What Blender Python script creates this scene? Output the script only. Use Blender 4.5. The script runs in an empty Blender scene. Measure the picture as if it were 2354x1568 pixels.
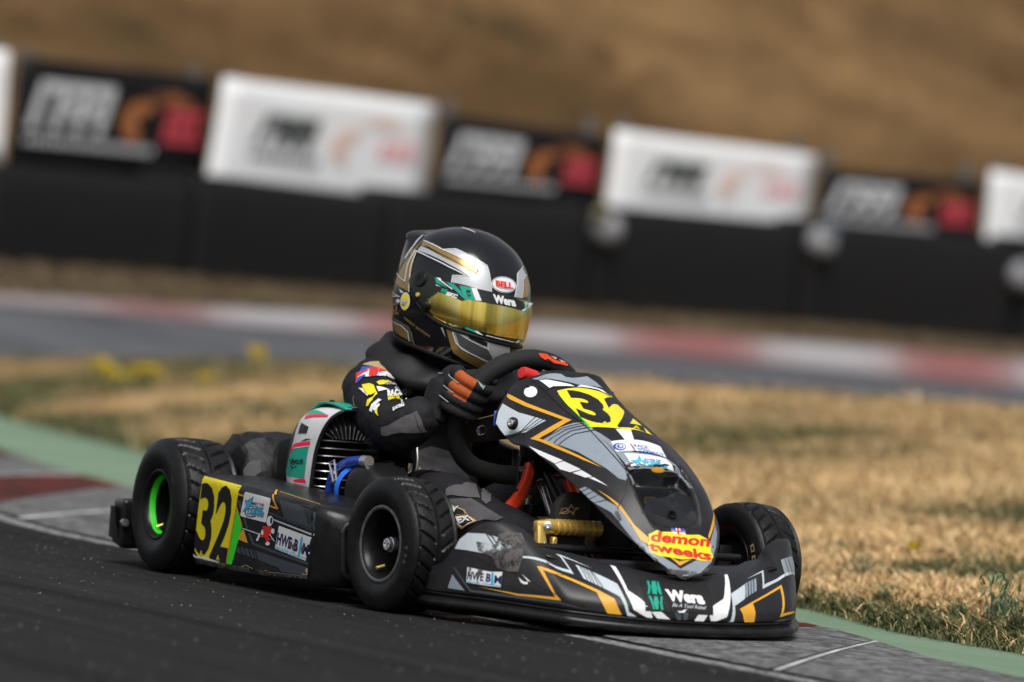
import bpy, bmesh, math, random
import numpy as np
from mathutils import Vector, Matrix
from mathutils.bvhtree import BVHTree
from math import sin, cos, pi, radians, sqrt, atan2

SC = bpy.context.scene
COL = SC.collection

# ------------------------------------------------------------------ camera
cam_data = bpy.data.cameras.new('camera')
cam = bpy.data.objects.new('camera', cam_data)
COL.objects.link(cam)
SC.camera = cam
CAMROT = [[0.457058, -0.037845, 0.888631], [0.880649, -0.120841, -0.458099], [0.124719, 0.99195, -0.021903]]
CAMLOC = [8.78835, -4.74389, 0.30606]
cam.matrix_world = Matrix([[CAMROT[r][0], CAMROT[r][1], CAMROT[r][2], CAMLOC[r]] for r in range(3)] + [[0, 0, 0, 1]])
cam_data.sensor_width = 36
cam_data.lens = 36 * 11800 / 2354
cam_data.clip_start = 0.1
cam_data.clip_end = 2000
cam_data.dof.use_dof = True
cam_data.dof.focus_distance = 10.05
cam_data.dof.aperture_fstop = 2.9

# ------------------------------------------------------------------ sky, sun, exposure
SUN_EL, SUN_AZ = radians(54), radians(-26)      # azimuth measured from +x towards +y
world = bpy.data.worlds.new('World')
SC.world = world
world.use_nodes = True
wn, wl = world.node_tree.nodes, world.node_tree.links
wn.clear()
sky = wn.new('ShaderNodeTexSky')
sky.sky_type = 'NISHITA'
sky.sun_disc = False
sky.sun_elevation = SUN_EL
sky.sun_rotation = pi / 2 - SUN_AZ
sky.dust_density = 4.0
sky.air_density = 1.0
hs = wn.new('ShaderNodeHueSaturation')
hs.inputs['Saturation'].default_value = 0.35      # bright overcast
bgn = wn.new('ShaderNodeBackground')
bgn.inputs['Strength'].default_value = 0.052
won = wn.new('ShaderNodeOutputWorld')
wl.new(sky.outputs[0], hs.inputs['Color'])
wl.new(hs.outputs[0], bgn.inputs['Color'])
wl.new(bgn.outputs[0], won.inputs['Surface'])
sd = bpy.data.lights.new('sun', 'SUN')
sd.energy = 1.5
sd.angle = radians(40)
sd.color = (1.0, 0.98, 0.95)
sun = bpy.data.objects.new('sun', sd)
COL.objects.link(sun)
sun.rotation_euler = Vector((cos(SUN_AZ) * cos(SUN_EL), sin(SUN_AZ) * cos(SUN_EL), sin(SUN_EL))).to_track_quat('Z', 'Y').to_euler()
SC.view_settings.view_transform = 'Standard'
SC.view_settings.look = 'None'
SC.view_settings.exposure = 0.95
SC.view_settings.gamma = 1.0
SC.view_settings.use_curve_mapping = False
SC.render.engine = 'CYCLES'
SC.cycles.max_bounces = 6

# ------------------------------------------------------------------ helpers
BANK = radians(3)                                  # the track is banked: the kart and the road share this tilt
MW = np.array([[1, 0, 0], [0, cos(BANK), -sin(BANK)], [0, sin(BANK), cos(BANK)]])
def to_world(p):
    return (MW @ np.asarray(p, float).T).T

def tag(o, label=None, cat=None, group=None, kind=None):
    if label: o['label'] = label
    if cat: o['category'] = cat
    if group: o['group'] = group
    if kind: o['kind'] = kind
    return o

def empty(name, banked=False):
    o = bpy.data.objects.new(name, None)
    COL.objects.link(o)
    o.empty_display_size = 0.1
    if banked: o.rotation_euler = (BANK, 0, 0)
    return o

def mk(name, verts, faces, m, parent=None, smooth=True, mats=None, midx=None, kind=None, sharp=None):
    me = bpy.data.meshes.new(name)
    me.from_pydata([tuple(map(float, v)) for v in verts], [], [tuple(int(i) for i in f) for f in faces])
    for x in (mats or [m]): me.materials.append(x)
    if midx is not None: me.polygons.foreach_set('material_index', np.asarray(midx, dtype=np.int32))
    if smooth: me.polygons.foreach_set('use_smooth', [True] * len(me.polygons))
    if smooth and sharp: me.set_sharp_from_angle(angle=radians(sharp))
    me.update()
    o = bpy.data.objects.new(name, me)
    COL.objects.link(o)
    if parent: o.parent = parent
    if kind: o['kind'] = kind
    return o

def bmobj(name, bm, m, parent=None, smooth=False, sharp=None):
    me = bpy.data.meshes.new(name)
    bm.to_mesh(me); bm.free()
    me.materials.append(m)
    if smooth: me.polygons.foreach_set('use_smooth', [True] * len(me.polygons))
    if smooth and sharp: me.set_sharp_from_angle(angle=radians(sharp))
    o = bpy.data.objects.new(name, me)
    COL.objects.link(o)
    if parent: o.parent = parent
    return o

def grid_faces(n, m, cu=False, cv=False):
    f = []
    for i in range(n if cu else n - 1):
        for j in range(m if cv else m - 1):
            a, b = i * m + j, i * m + (j + 1) % m
            c, d = ((i + 1) % n) * m + (j + 1) % m, ((i + 1) % n) * m + j
            f.append((a, b, c, d))
    return f

def catmull(P, ts):
    """Catmull-Rom through points P (n, ...) at parameters ts in 0..n-1."""
    P = np.asarray(P, float); n = len(P)
    E = np.concatenate([[2 * P[0] - P[1]], P, [2 * P[-1] - P[-2]]])
    ts = np.clip(np.asarray(ts, float), 0, n - 1)
    i = np.minimum(ts.astype(int), n - 2)
    u = (ts - i).reshape((-1,) + (1,) * (P.ndim - 1))
    a, b, c, d = E[i], E[i + 1], E[i + 2], E[i + 3]
    return 0.5 * (2 * b + (c - a) * u + (2 * a - 5 * b + 4 * c - d) * u ** 2 + (3 * b - a - 3 * c + d) * u ** 3)

def surf(ctrl, nu, nv):
    C = np.asarray(ctrl, float)
    A = catmull(C, np.linspace(0, C.shape[0] - 1, nu))
    return catmull(A.transpose(1, 0, 2), np.linspace(0, C.shape[1] - 1, nv)).transpose(1, 0, 2)

def solidify(o, t, offset=-1):
    m = o.modifiers.new('s', 'SOLIDIFY'); m.thickness = t; m.offset = offset; m.use_even_offset = False
    return o

def tube_vf(pts, rad, seg=12, smoothn=0, caps=True, flat=1.0):
    P = np.asarray(pts, float); rad = np.broadcast_to(np.asarray(rad, float), (len(P),))
    if smoothn:
        ts = np.linspace(0, len(P) - 1, smoothn)
        rad = catmull(rad, ts); P = catmull(P, ts)
    n = len(P); V = []
    T = np.gradient(P, axis=0); T /= np.linalg.norm(T, axis=1)[:, None] + 1e-12
    up = np.array([0, 0, 1.0]) if abs(T[0][2]) < 0.9 else np.array([0, 1.0, 0])
    nrm = np.cross(T[0], up); nrm /= np.linalg.norm(nrm)
    for i in range(n):
        nrm = nrm - T[i] * (nrm @ T[i]); nrm /= np.linalg.norm(nrm)
        b = np.cross(T[i], nrm)
        for k in range(seg):
            a = 2 * pi * k / seg
            V.append(P[i] + rad[i] * (cos(a) * nrm + sin(a) * b * flat))
    F = grid_faces(n, seg, cv=True)
    if caps:
        F.append(tuple(range(seg - 1, -1, -1))); F.append(tuple((n - 1) * seg + k for k in range(seg)))
    return V, F

def tube(name, pts, rad, m, parent=None, seg=12, smoothn=0, caps=True, flat=1.0):
    V, F = tube_vf(pts, rad, seg, smoothn, caps, flat)
    return mk(name, V, F, m, parent, True, sharp=50)

def lathe_vf(prof, centre, axis, seg=48, closed=False):
    """prof: list of (along axis, radius)."""
    ax = np.asarray(axis, float); ax /= np.linalg.norm(ax)
    up = np.array([0, 0, 1.0]) if abs(ax[2]) < 0.9 else np.array([1.0, 0, 0])
    u = np.cross(ax, up); u /= np.linalg.norm(u); v = np.cross(ax, u)
    V = []
    for h, r in prof:
        for k in range(seg):
            a = 2 * pi * k / seg
            V.append(np.asarray(centre) + ax * h + r * (cos(a) * u + sin(a) * v))
    return V, grid_faces(len(prof), seg, cu=closed, cv=True)

def lathe(name, prof, centre, axis, m, parent=None, seg=48, sharp=40):
    V, F = lathe_vf(prof, centre, axis, seg)
    return mk(name, V, F, m, parent, True, sharp=sharp)

def box_bm(c, s, rot=None, bev=0.0, seg=2):
    bm = bmesh.new()
    bmesh.ops.create_cube(bm, size=1)
    bmesh.ops.scale(bm, vec=s, verts=bm.verts)
    if bev: bmesh.ops.bevel(bm, geom=bm.edges[:], offset=bev, segments=seg, affect='EDGES', profile=0.6)
    if rot is not None: bmesh.ops.rotate(bm, matrix=rot, verts=bm.verts)
    bmesh.ops.translate(bm, vec=c, verts=bm.verts)
    return bm

def box(name, c, s, m, parent=None, rot=None, bev=0.0, seg=2):
    return bmobj(name, box_bm(c, s, rot, bev, seg), m, parent, bev > 0, 50)

def hull(name, pts, m, parent=None, bev=0.0, seg=2):
    """a solid convex block through its corner points, with softened edges"""
    bm = bmesh.new()
    for p in pts: bm.verts.new(p)
    r = bmesh.ops.convex_hull(bm, input=bm.verts)
    bmesh.ops.dissolve_limit(bm, angle_limit=radians(4), verts=bm.verts, edges=bm.edges)
    if bev: bmesh.ops.bevel(bm, geom=bm.edges[:], offset=bev, segments=seg, affect='EDGES', profile=0.6)
    bmesh.ops.recalc_face_normals(bm, faces=bm.faces)
    return bmobj(name, bm, m, parent, bev > 0, 40)

def prism(name, loop, m, parent=None, d=(0, 0, 0.01)):
    """a flat outline given in 3D, extruded by the vector d"""
    n = len(loop); L = [np.asarray(p, float) for p in loop]; d = np.asarray(d, float)
    V = L + [p + d for p in L]
    F = [tuple(range(n - 1, -1, -1)), tuple(range(n, 2 * n))] + [(i, (i + 1) % n, n + (i + 1) % n, n + i) for i in range(n)]
    o = mk(name, V, F, m, parent, False)
    bm = bmesh.new(); bm.from_mesh(o.data); bmesh.ops.recalc_face_normals(bm, faces=bm.faces); bm.to_mesh(o.data); bm.free()
    return o

# ------------------------------------------------------------------ materials
MATS = {}
def mat(name, col, rough=0.5, metal=0.0, var=0.0, vscale=8.0, bump=0.0, bscale=60.0, coat=0.0, spec=0.36, dirt=0.0, dcol=(0.09, 0.075, 0.06), rvar=0.12, aniso=None):
    """surface with colour variation, worn roughness, fine relief and a little dust"""
    m = bpy.data.materials.new(name); m.use_nodes = True
    nt = m.node_tree; b = nt.nodes['Principled BSDF']; N, L = nt.nodes, nt.links
    b.inputs['Metallic'].default_value = metal
    b.inputs['Specular IOR Level'].default_value = spec
    b.inputs['Coat Weight'].default_value = coat
    b.inputs['Coat Roughness'].default_value = 0.12
    tc = N.new('ShaderNodeTexCoord')
    mp = N.new('ShaderNodeMapping'); L.new(tc.outputs['Object'], mp.inputs[0])
    if aniso: mp.inputs['Scale'].default_value = aniso
    nz = N.new('ShaderNodeTexNoise'); nz.inputs['Scale'].default_value = vscale; nz.inputs['Detail'].default_value = 6; nz.inputs['Roughness'].default_value = 0.65
    L.new(mp.outputs[0], nz.inputs['Vector'])
    src = None
    c4 = (*col, 1)
    if var:
        mx = N.new('ShaderNodeMix'); mx.data_type = 'RGBA'
        mx.inputs[6].default_value = tuple(max(0, c * (1 - var)) for c in col) + (1,)
        mx.inputs[7].default_value = tuple(min(1, c * (1 + var)) for c in col) + (1,)
        L.new(nz.outputs['Fac'], mx.inputs[0]); src = mx.outputs[2]
    if dirt:
        n2 = N.new('ShaderNodeTexNoise'); n2.inputs['Scale'].default_value = vscale * 2.3; n2.inputs['Detail'].default_value = 9; n2.inputs['Roughness'].default_value = 0.75
        L.new(mp.outputs[0], n2.inputs['Vector'])
        rp = N.new('ShaderNodeValToRGB'); rp.color_ramp.elements[0].position = 0.5; rp.color_ramp.elements[1].position = 0.78
        rp.color_ramp.elements[1].color = (dirt, dirt, dirt, 1)
        L.new(n2.outputs['Fac'], rp.inputs[0])
        m2 = N.new('ShaderNodeMix'); m2.data_type = 'RGBA'
        if src: L.new(src, m2.inputs[6])
        else: m2.inputs[6].default_value = c4
        m2.inputs[7].default_value = (*dcol, 1); L.new(rp.outputs[0], m2.inputs[0]); src = m2.outputs[2]
    if src: L.new(src, b.inputs['Base Color'])
    else: b.inputs['Base Color'].default_value = c4
    if rvar:
        mr = N.new('ShaderNodeMapRange'); mr.inputs[3].default_value = max(0.02, rough - rvar); mr.inputs[4].default_value = min(1, rough + rvar)
        L.new(nz.outputs['Fac'], mr.inputs[0]); L.new(mr.outputs[0], b.inputs['Roughness'])
    else: b.inputs['Roughness'].default_value = rough
    if bump:
        n3 = N.new('ShaderNodeTexNoise'); n3.inputs['Scale'].default_value = bscale; n3.inputs['Detail'].default_value = 5
        L.new(mp.outputs[0], n3.inputs['Vector'])
        bp = N.new('ShaderNodeBump'); bp.inputs['Strength'].default_value = min(1, bump); bp.inputs['Distance'].default_value = 0.002 if bump <= 1 else 0.002 * bump
        L.new(n3.outputs['Fac'], bp.inputs['Height']); L.new(bp.outputs[0], b.inputs['Normal'])
    MATS[name] = m
    return m

BLACK = mat('black_plastic', (0.0085, 0.0085, 0.0092), 0.3, var=0.3, dirt=0.3, dcol=(0.06, 0.055, 0.05), bump=0.15, bscale=150)
BLACKM = mat('black_matt', (0.006, 0.006, 0.0065), 0.6, var=0.3, dirt=0.3, dcol=(0.04, 0.036, 0.032))
GLOSS = mat('black_gloss', (0.006, 0.0065, 0.008), 0.1, var=0.5, vscale=40, coat=0.6, rvar=0.04)
CHAR = mat('charcoal_vinyl', (0.016, 0.016, 0.018), 0.36, var=0.2, vscale=6, dirt=0.4, dcol=(0.07, 0.062, 0.055))
GREY = mat('blue_grey_vinyl', (0.255, 0.295, 0.34), 0.33, var=0.12, vscale=5, dirt=0.4, dcol=(0.11, 0.10, 0.09))
DGREY = mat('slate_vinyl', (0.062, 0.075, 0.09), 0.4, var=0.2, vscale=9, dirt=0.35, dcol=(0.04, 0.037, 0.034))
PALE = mat('pale_grey_vinyl', (0.50, 0.56, 0.60), 0.36, var=0.08, dirt=0.25, dcol=(0.2, 0.19, 0.17))
WHITE = mat('white_vinyl', (0.78, 0.79, 0.80), 0.35, var=0.04, dirt=0.2, dcol=(0.35, 0.33, 0.3))
GOLDV = mat('amber_vinyl', (0.72, 0.36, 0.035), 0.36, var=0.1, dirt=0.15, dcol=(0.15, 0.1, 0.05))
YELLOW = mat('yellow_vinyl', (0.86, 0.72, 0.02), 0.38, var=0.06, dirt=0.2, dcol=(0.3, 0.25, 0.08))
LIME = mat('lime_vinyl', (0.05, 0.75, 0.03), 0.4, var=0.1, dirt=0.2)
INK = mat('black_ink', (0.012, 0.012, 0.012), 0.4, dirt=0.2)
REDV = mat('red_vinyl', (0.62, 0.03, 0.025), 0.36, var=0.08)
BLUEV = mat('sky_blue_vinyl', (0.06, 0.45, 0.68), 0.36, var=0.06)
NAVY = mat('navy_vinyl', (0.012, 0.02, 0.09), 0.36, var=0.1)
ROYAL = mat('royal_blue_vinyl', (0.03, 0.09, 0.42), 0.4)
MAGENTA = mat('magenta_vinyl', (0.32, 0.03, 0.16), 0.4)
TEAL = mat('teal_vinyl', (0.012, 0.34, 0.24), 0.32, var=0.1, dirt=0.15)
PINKRED = mat('scarlet_vinyl', (0.85, 0.02, 0.07), 0.35)
OFFW = mat('engine_white', (0.62, 0.64, 0.65), 0.35, var=0.06, dirt=0.35, dcol=(0.25, 0.23, 0.2))
SCUFF = mat('scuffed_vinyl', (0.085, 0.08, 0.075), 0.65, var=0.5, vscale=45)
RUBBER = mat('tyre_rubber', (0.0062, 0.0062, 0.0066), 0.40, var=0.3, vscale=20, dirt=0.45, dcol=(0.03, 0.028, 0.026), bump=0.3, bscale=220, rvar=0.16)
RIMB = mat('black_rim', (0.014, 0.014, 0.015), 0.3, metal=0.4, var=0.3)
SCUFFRIM = mat('scuffed_rim_edge', (0.11, 0.11, 0.112), 0.45, metal=0.3, var=0.9, vscale=60)
STEEL = mat('bright_steel', (0.75, 0.76, 0.78), 0.27, metal=0.9, var=0.15, vscale=60)
ALU = mat('cast_aluminium', (0.62, 0.60, 0.56), 0.36, metal=0.9, var=0.25, vscale=40, dirt=0.5, dcol=(0.05, 0.045, 0.04))
FIN = mat('fin_aluminium', (0.22, 0.205, 0.185), 0.42, metal=0.6, var=0.35, vscale=30)
GOLDM = mat('gold_anodised', (0.9, 0.62, 0.17), 0.28, metal=0.6, var=0.1, vscale=50)
ORANGE = mat('orange_red_paint', (0.95, 0.06, 0.012), 0.3, coat=0.4, var=0.06)
BLUEH = mat('blue_hose', (0.015, 0.06, 0.36), 0.35, var=0.15)
GRIP = mat('suede_grip', (0.013, 0.013, 0.0135), 0.75, var=0.3, vscale=80, bump=0.8, bscale=400)
CREAM = mat('cream_tank', (0.52, 0.43, 0.27), 0.4, var=0.12)
SUIT = mat('black_suit_cloth', (0.011, 0.0112, 0.0145), 0.75, var=0.35, vscale=14, bump=3.2, bscale=24, spec=0.25)
SUITG = mat('grey_suit_cloth', (0.085, 0.082, 0.085), 0.85, var=0.25, vscale=12, bump=2.2, bscale=26, spec=0.25)
TAN = mat('tan_suit_cloth', (0.44, 0.31, 0.165), 0.8, var=0.12, vscale=20, bump=1.2, bscale=60, spec=0.25)
FOAM = mat('black_foam_collar', (0.013, 0.013, 0.0135), 0.62, var=0.3, vscale=14, bump=0.5, bscale=90)
GLOVE = mat('black_glove_cloth', (0.011, 0.011, 0.013), 0.8, var=0.3, vscale=50, bump=0.8, bscale=160, spec=0.3)
GLOVEO = mat('orange_glove_suede', (0.38, 0.075, 0.014), 0.75, var=0.35, vscale=40, bump=0.5, bscale=200)
STITCH = mat('grey_piping', (0.25, 0.32, 0.31), 0.7)
BOOT = mat('boot_rubber', (0.022, 0.021, 0.020), 0.7, var=0.35, vscale=40, bump=0.4, bscale=180)
HGOLD = mat('helmet_gold', (0.42, 0.27, 0.085), 0.26, metal=0.55, var=0.18, vscale=12, coat=0.6, rvar=0.05)
HSILV = mat('helmet_silver', (0.46, 0.48, 0.51), 0.34, metal=0.25, var=0.12, vscale=14, coat=0.25, rvar=0.05)
HWHITE = mat('helmet_white', (0.74, 0.76, 0.78), 0.25, coat=0.6, rvar=0.04)
HDARK = mat('helmet_grey', (0.075, 0.075, 0.08), 0.28, var=0.2, coat=0.5, rvar=0.05)
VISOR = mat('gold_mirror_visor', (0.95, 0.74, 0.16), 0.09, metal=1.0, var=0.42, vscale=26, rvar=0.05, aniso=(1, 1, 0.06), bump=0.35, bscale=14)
VISORD = mat('visor_side_tint', (0.02, 0.026, 0.014), 0.08, metal=0.3, coat=0.5, rvar=0.03)
CHAIN = mat('black_guard_plastic', (0.008, 0.008, 0.009), 0.5, var=0.3, vscale=18, dirt=0.06, bump=2.0, bscale=30)
SEATM = mat('seat_resin', (0.01, 0.01, 0.01), 0.3, var=0.3)
BRNRED = mat('engine_red_plate', (0.11, 0.02, 0.015), 0.5)
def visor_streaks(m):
    """mirror film with upright streaks of reflection painted into its colour, olive to bright gold"""
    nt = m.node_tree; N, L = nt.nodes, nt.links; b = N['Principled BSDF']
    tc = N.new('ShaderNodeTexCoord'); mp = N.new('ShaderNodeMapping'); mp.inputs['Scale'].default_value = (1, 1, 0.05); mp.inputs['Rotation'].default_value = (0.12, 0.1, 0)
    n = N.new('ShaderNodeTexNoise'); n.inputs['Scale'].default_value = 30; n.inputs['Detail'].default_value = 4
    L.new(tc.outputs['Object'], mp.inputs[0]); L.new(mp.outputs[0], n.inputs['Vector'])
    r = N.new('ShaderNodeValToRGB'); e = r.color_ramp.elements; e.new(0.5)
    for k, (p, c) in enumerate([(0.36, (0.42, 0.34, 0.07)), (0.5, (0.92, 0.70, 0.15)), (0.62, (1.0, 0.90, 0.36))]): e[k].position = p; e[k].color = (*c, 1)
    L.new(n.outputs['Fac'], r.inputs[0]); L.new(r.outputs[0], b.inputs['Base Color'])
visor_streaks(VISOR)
def ragged(m, scale, lo, hi):
    """let a film or scuff show only in torn, noisy patches"""
    nt = m.node_tree; N, L = nt.nodes, nt.links; b = N['Principled BSDF']; out = N['Material Output']
    tc = N.new('ShaderNodeTexCoord'); n = N.new('ShaderNodeTexNoise'); n.inputs['Scale'].default_value = scale; n.inputs['Detail'].default_value = 8; n.inputs['Roughness'].default_value = 0.75
    L.new(tc.outputs['Object'], n.inputs['Vector'])
    r = N.new('ShaderNodeMapRange'); r.inputs[1].default_value = lo; r.inputs[2].default_value = hi
    L.new(n.outputs['Fac'], r.inputs[0]); L.new(r.outputs[0], b.inputs['Alpha'])
ragged(SCUFF, 38, 0.40, 0.52)
VIN = {'INK': INK, 'W': WHITE, 'G': GREY, 'DG': DGREY, 'P': PALE, 'A': GOLDV, 'Y': YELLOW, 'L': LIME, 'R': REDV, 'B': BLUEV, 'N': NAVY, 'RB': ROYAL,
       'M': MAGENTA, 'T': TEAL, 'PR': PINKRED, 'K': BLACKM, 'C': CHAR, 'HG': HGOLD, 'HS': HSILV, 'HW': HWHITE, 'HD': HDARK, 'GL': GLOSS, 'SG': SUITG, 'TAN': TAN,
       'GO': GLOVEO, 'ST': STITCH, 'OW': OFFW, 'SC': SCUFF, 'SU': SUIT, 'CR': CREAM, 'OR': ORANGE, 'SE': STEEL, 'KG': GLOVE}

# ------------------------------------------------------------------ ground: one continuous run of strips from the near road to the hill
def ground_mat(name, kind):
    m = bpy.data.materials.new(name); m.use_nodes = True
    nt = m.node_tree; N, L = nt.nodes, nt.links; b = N['Principled BSDF']
    geo = N.new('ShaderNodeNewGeometry')
    def noise(scale, detail=6, rough=0.6, stretch=None, rot=0.0):
        mp = N.new('ShaderNodeMapping'); L.new(geo.outputs['Position'], mp.inputs[0])
        if stretch: mp.inputs['Scale'].default_value = stretch
        mp.inputs['Rotation'].default_value = (0, 0, rot)
        n = N.new('ShaderNodeTexNoise'); n.inputs['Scale'].default_value = scale; n.inputs['Detail'].default_value = detail; n.inputs['Roughness'].default_value = rough
        L.new(mp.outputs[0], n.inputs['Vector']); return n.outputs['Fac']
    def ramp(src, stops):
        r = N.new('ShaderNodeValToRGB'); e = r.color_ramp.elements
        while len(e) < len(stops): e.new(0.5)
        for k, (p, c) in enumerate(stops):
            e[k].position = p; e[k].color = (c, c, c, 1) if np.isscalar(c) else (*c, 1)
        L.new(src, r.inputs[0]); return r.outputs[0]
    def mix(f, a, c):
        x = N.new('ShaderNodeMix'); x.data_type = 'RGBA'
        if np.isscalar(f): x.inputs[0].default_value = f
        else: L.new(f, x.inputs[0])
        for s, k in ((a, 6), (c, 7)):
            if isinstance(s, tuple): x.inputs[k].default_value = (*s, 1)
            else: L.new(s, x.inputs[k])
        return x.outputs[2]
    def bump(src, dist, strength=1.0):
        bp = N.new('ShaderNodeBump'); bp.inputs['Distance'].default_value = dist; bp.inputs['Strength'].default_value = strength
        L.new(src, bp.inputs['Height']); L.new(bp.outputs[0], b.inputs['Normal'])
    b.inputs['Roughness'].default_value = 0.8
    b.inputs['Specular IOR Level'].default_value = 0.3
    if kind in ('asphalt', 'kerbgrey', 'kerbred', 'line', 'farroad', 'kerbwhite', 'farred', 'farwhite', 'kerbdark'):
        base = {'asphalt': (0.0185, 0.0183, 0.0187), 'farroad': (0.085, 0.088, 0.096), 'kerbgrey': (0.066, 0.066, 0.067), 'kerbdark': (0.05, 0.05, 0.052), 'kerbred': (0.045, 0.022, 0.021), 'line': (0.036, 0.036, 0.038),
                'kerbwhite': (0.5, 0.5, 0.5), 'farred': (0.22, 0.075, 0.07), 'farwhite': (0.33, 0.315, 0.32)}[kind]
        streak = ramp(noise(1.0, 6, 0.65, (0.22, 7, 1), -0.03), [(0.36, 0.0), (0.66, 1.0)])
        col = mix(streak, tuple(c * 0.5 for c in base), tuple(c * 1.5 for c in base))
        blot = ramp(noise(1.1, 6, 0.7), [(0.42, 0.0), (0.62, 0.55)])
        col = mix(blot, col, tuple(c * 0.75 for c in base))
        grain = noise(95, 3, 0.7)
        vor = N.new('ShaderNodeTexVoronoi'); vor.inputs['Scale'].default_value = 130; L.new(geo.outputs['Position'], vor.inputs['Vector'])
        col = mix(ramp(vor.outputs['Color'], [(0.80, 0.0), (0.97, 0.5)]), col, tuple(min(1, c * 2.6) for c in base))
        if kind in ('asphalt', 'line', 'kerbred', 'kerbdark'):
            v2 = N.new('ShaderNodeTexVoronoi'); v2.inputs['Scale'].default_value = 75; L.new(geo.outputs['Position'], v2.inputs['Vector'])
            spark = mix(ramp(noise(2.2, 4), [(0.36, 0.0), (0.6, 1.0)]), (0, 0, 0), ramp(v2.outputs['Color'], [(0.86, 0.0), (0.93, 1.0)]))
            sz = ramp(v2.outputs['Distance'], [(0.22, 1.0), (0.34, 0.0)])
            mm = N.new('ShaderNodeMath'); mm.operation = 'MULTIPLY'; L.new(spark, mm.inputs[0]); L.new(sz, mm.inputs[1])
            col = mix(mm.outputs[0], col, (0.34, 0.34, 0.34))
        if kind == 'kerbred':
            col = mix(ramp(noise(7, 8, 0.75, (1, 2.5, 1)), [(0.44, 0.0), (0.60, 0.85)]), col, (0.17, 0.026, 0.019))
        if kind == 'kerbgrey':
            col = mix(ramp(noise(26, 8, 0.8), [(0.44, 0.0), (0.62, 0.75)]), col, (0.34, 0.34, 0.34))
            col = mix(ramp(noise(1.6, 5, 0.7, (0.5, 5, 1)), [(0.52, 0.0), (0.66, 0.85)]), col, (0.038, 0.037, 0.038))
        if kind == 'line':
            col = mix(ramp(noise(38, 9, 0.8, (1, 1.6, 1)), [(0.43, 0.0), (0.56, 0.85)]), col, (0.42, 0.42, 0.42))
        if kind == 'kerbwhite':
            col = mix(ramp(noise(40, 8, 0.8), [(0.5, 0.0), (0.68, 0.8)]), col, (0.07, 0.07, 0.07))
        L.new(col, b.inputs['Base Color'])
        b.inputs['Roughness'].default_value = 0.62 if kind == 'farroad' else 0.8
        b.inputs['Specular IOR Level'].default_value = 0.3 if kind == 'farroad' else 0.12
        if kind != 'farroad': bump(grain, 0.006, 0.9)
    elif kind == 'green':
        col = mix(ramp(noise(1.2, 5, 0.65, (0.4, 3, 1)), [(0.3, 0.0), (0.7, 1.0)]), (0.125, 0.20, 0.13), (0.20, 0.28, 0.185))
        col = mix(ramp(noise(16, 7, 0.75), [(0.55, 0.0), (0.75, 0.5)]), col, (0.27, 0.30, 0.23))
        col = mix(ramp(noise(5, 3, 0.5, (1, 2, 1)), [(0.66, 0.0), (0.72, 0.7)]), col, (0.05, 0.075, 0.055))
        L.new(col, b.inputs['Base Color']); bump(noise(80, 4), 0.003)
    else:
        if kind == 'soil': cs = ((0.24, 0.16, 0.08), (0.40, 0.275, 0.14), (0.09, 0.088, 0.038))
        elif kind == 'verge': cs = ((0.10, 0.073, 0.05), (0.15, 0.11, 0.07), (0.08, 0.068, 0.034))
        else: cs = ((0.11, 0.064, 0.027), (0.27, 0.165, 0.073), (0.058, 0.037, 0.019))
        st = (0.6, 0.25, 1.5) if kind == 'hill' else (1, 1, 1)
        sc = 0.75 if kind == 'hill' else 1.2
        col = mix(ramp(noise(sc, 6, 0.6, st, 0.5), [(0.36, 0.0), (0.62, 1.0)]), cs[0], cs[1])
        col = mix(ramp(noise(sc * 0.8, 5, 0.6, st, 0.2), [(0.50, 0.0), (0.68, 0.85)]), col, cs[2])
        col = mix(ramp(noise(sc * 14, 5, 0.7), [(0.45, 0.0), (0.75, 0.5)]), col, tuple(c * 0.5 for c in cs[0]))
        L.new(col, b.inputs['Base Color']); b.inputs['Roughness'].default_value = 0.95; b.inputs['Specular IOR Level'].default_value = 0.1
        bump(noise(30, 6), 0.04)
    return m

ROWS_NEAR = [   # in the plane of the banked road: x along the kart's heading, y across it
    [(-60, -40), (-30, -40), (-15, -40), (-6, -40), (0, -40), (6, -40), (15, -40), (40, -40), (80, -40)],
    [(-24, 1), (-16, -1.5), (-10, -3), (-5, -3.5), (-1, -3.6), (1.5, -3.6), (6, -3.4), (14, -2), (30, 4)],
    [(-16, 4.6), (-10, 2.1), (-6.2, 0.82), (-2.9, -0.075), (-1.4, -0.185), (0.0, -0.225), (1.5, -0.265), (3.5, -0.15), (9, 1.2)],
    [(-16, 4.65), (-10, 2.15), (-6.2, 0.87), (-2.9, -0.02), (-1.4, -0.135), (0.0, -0.175), (1.5, -0.215), (3.5, -0.10), (9, 1.25)],
    [(-18.6, 6.3), (-13, 3.85), (-8.8, 2.2), (-5.2, 1.27), (-2.6, 0.92), (-0.31, 0.69), (1.06, 0.37), (3.2, 0.55), (8.6, 2.0)],
    [(-20, 7.7), (-15, 4.9), (-12.4, 3.75), (-8.8, 2.84), (-4.2, 1.62), (-0.85, 1.04), (0.31, 0.84), (2.8, 1.0), (8.2, 2.7)],
]
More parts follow.
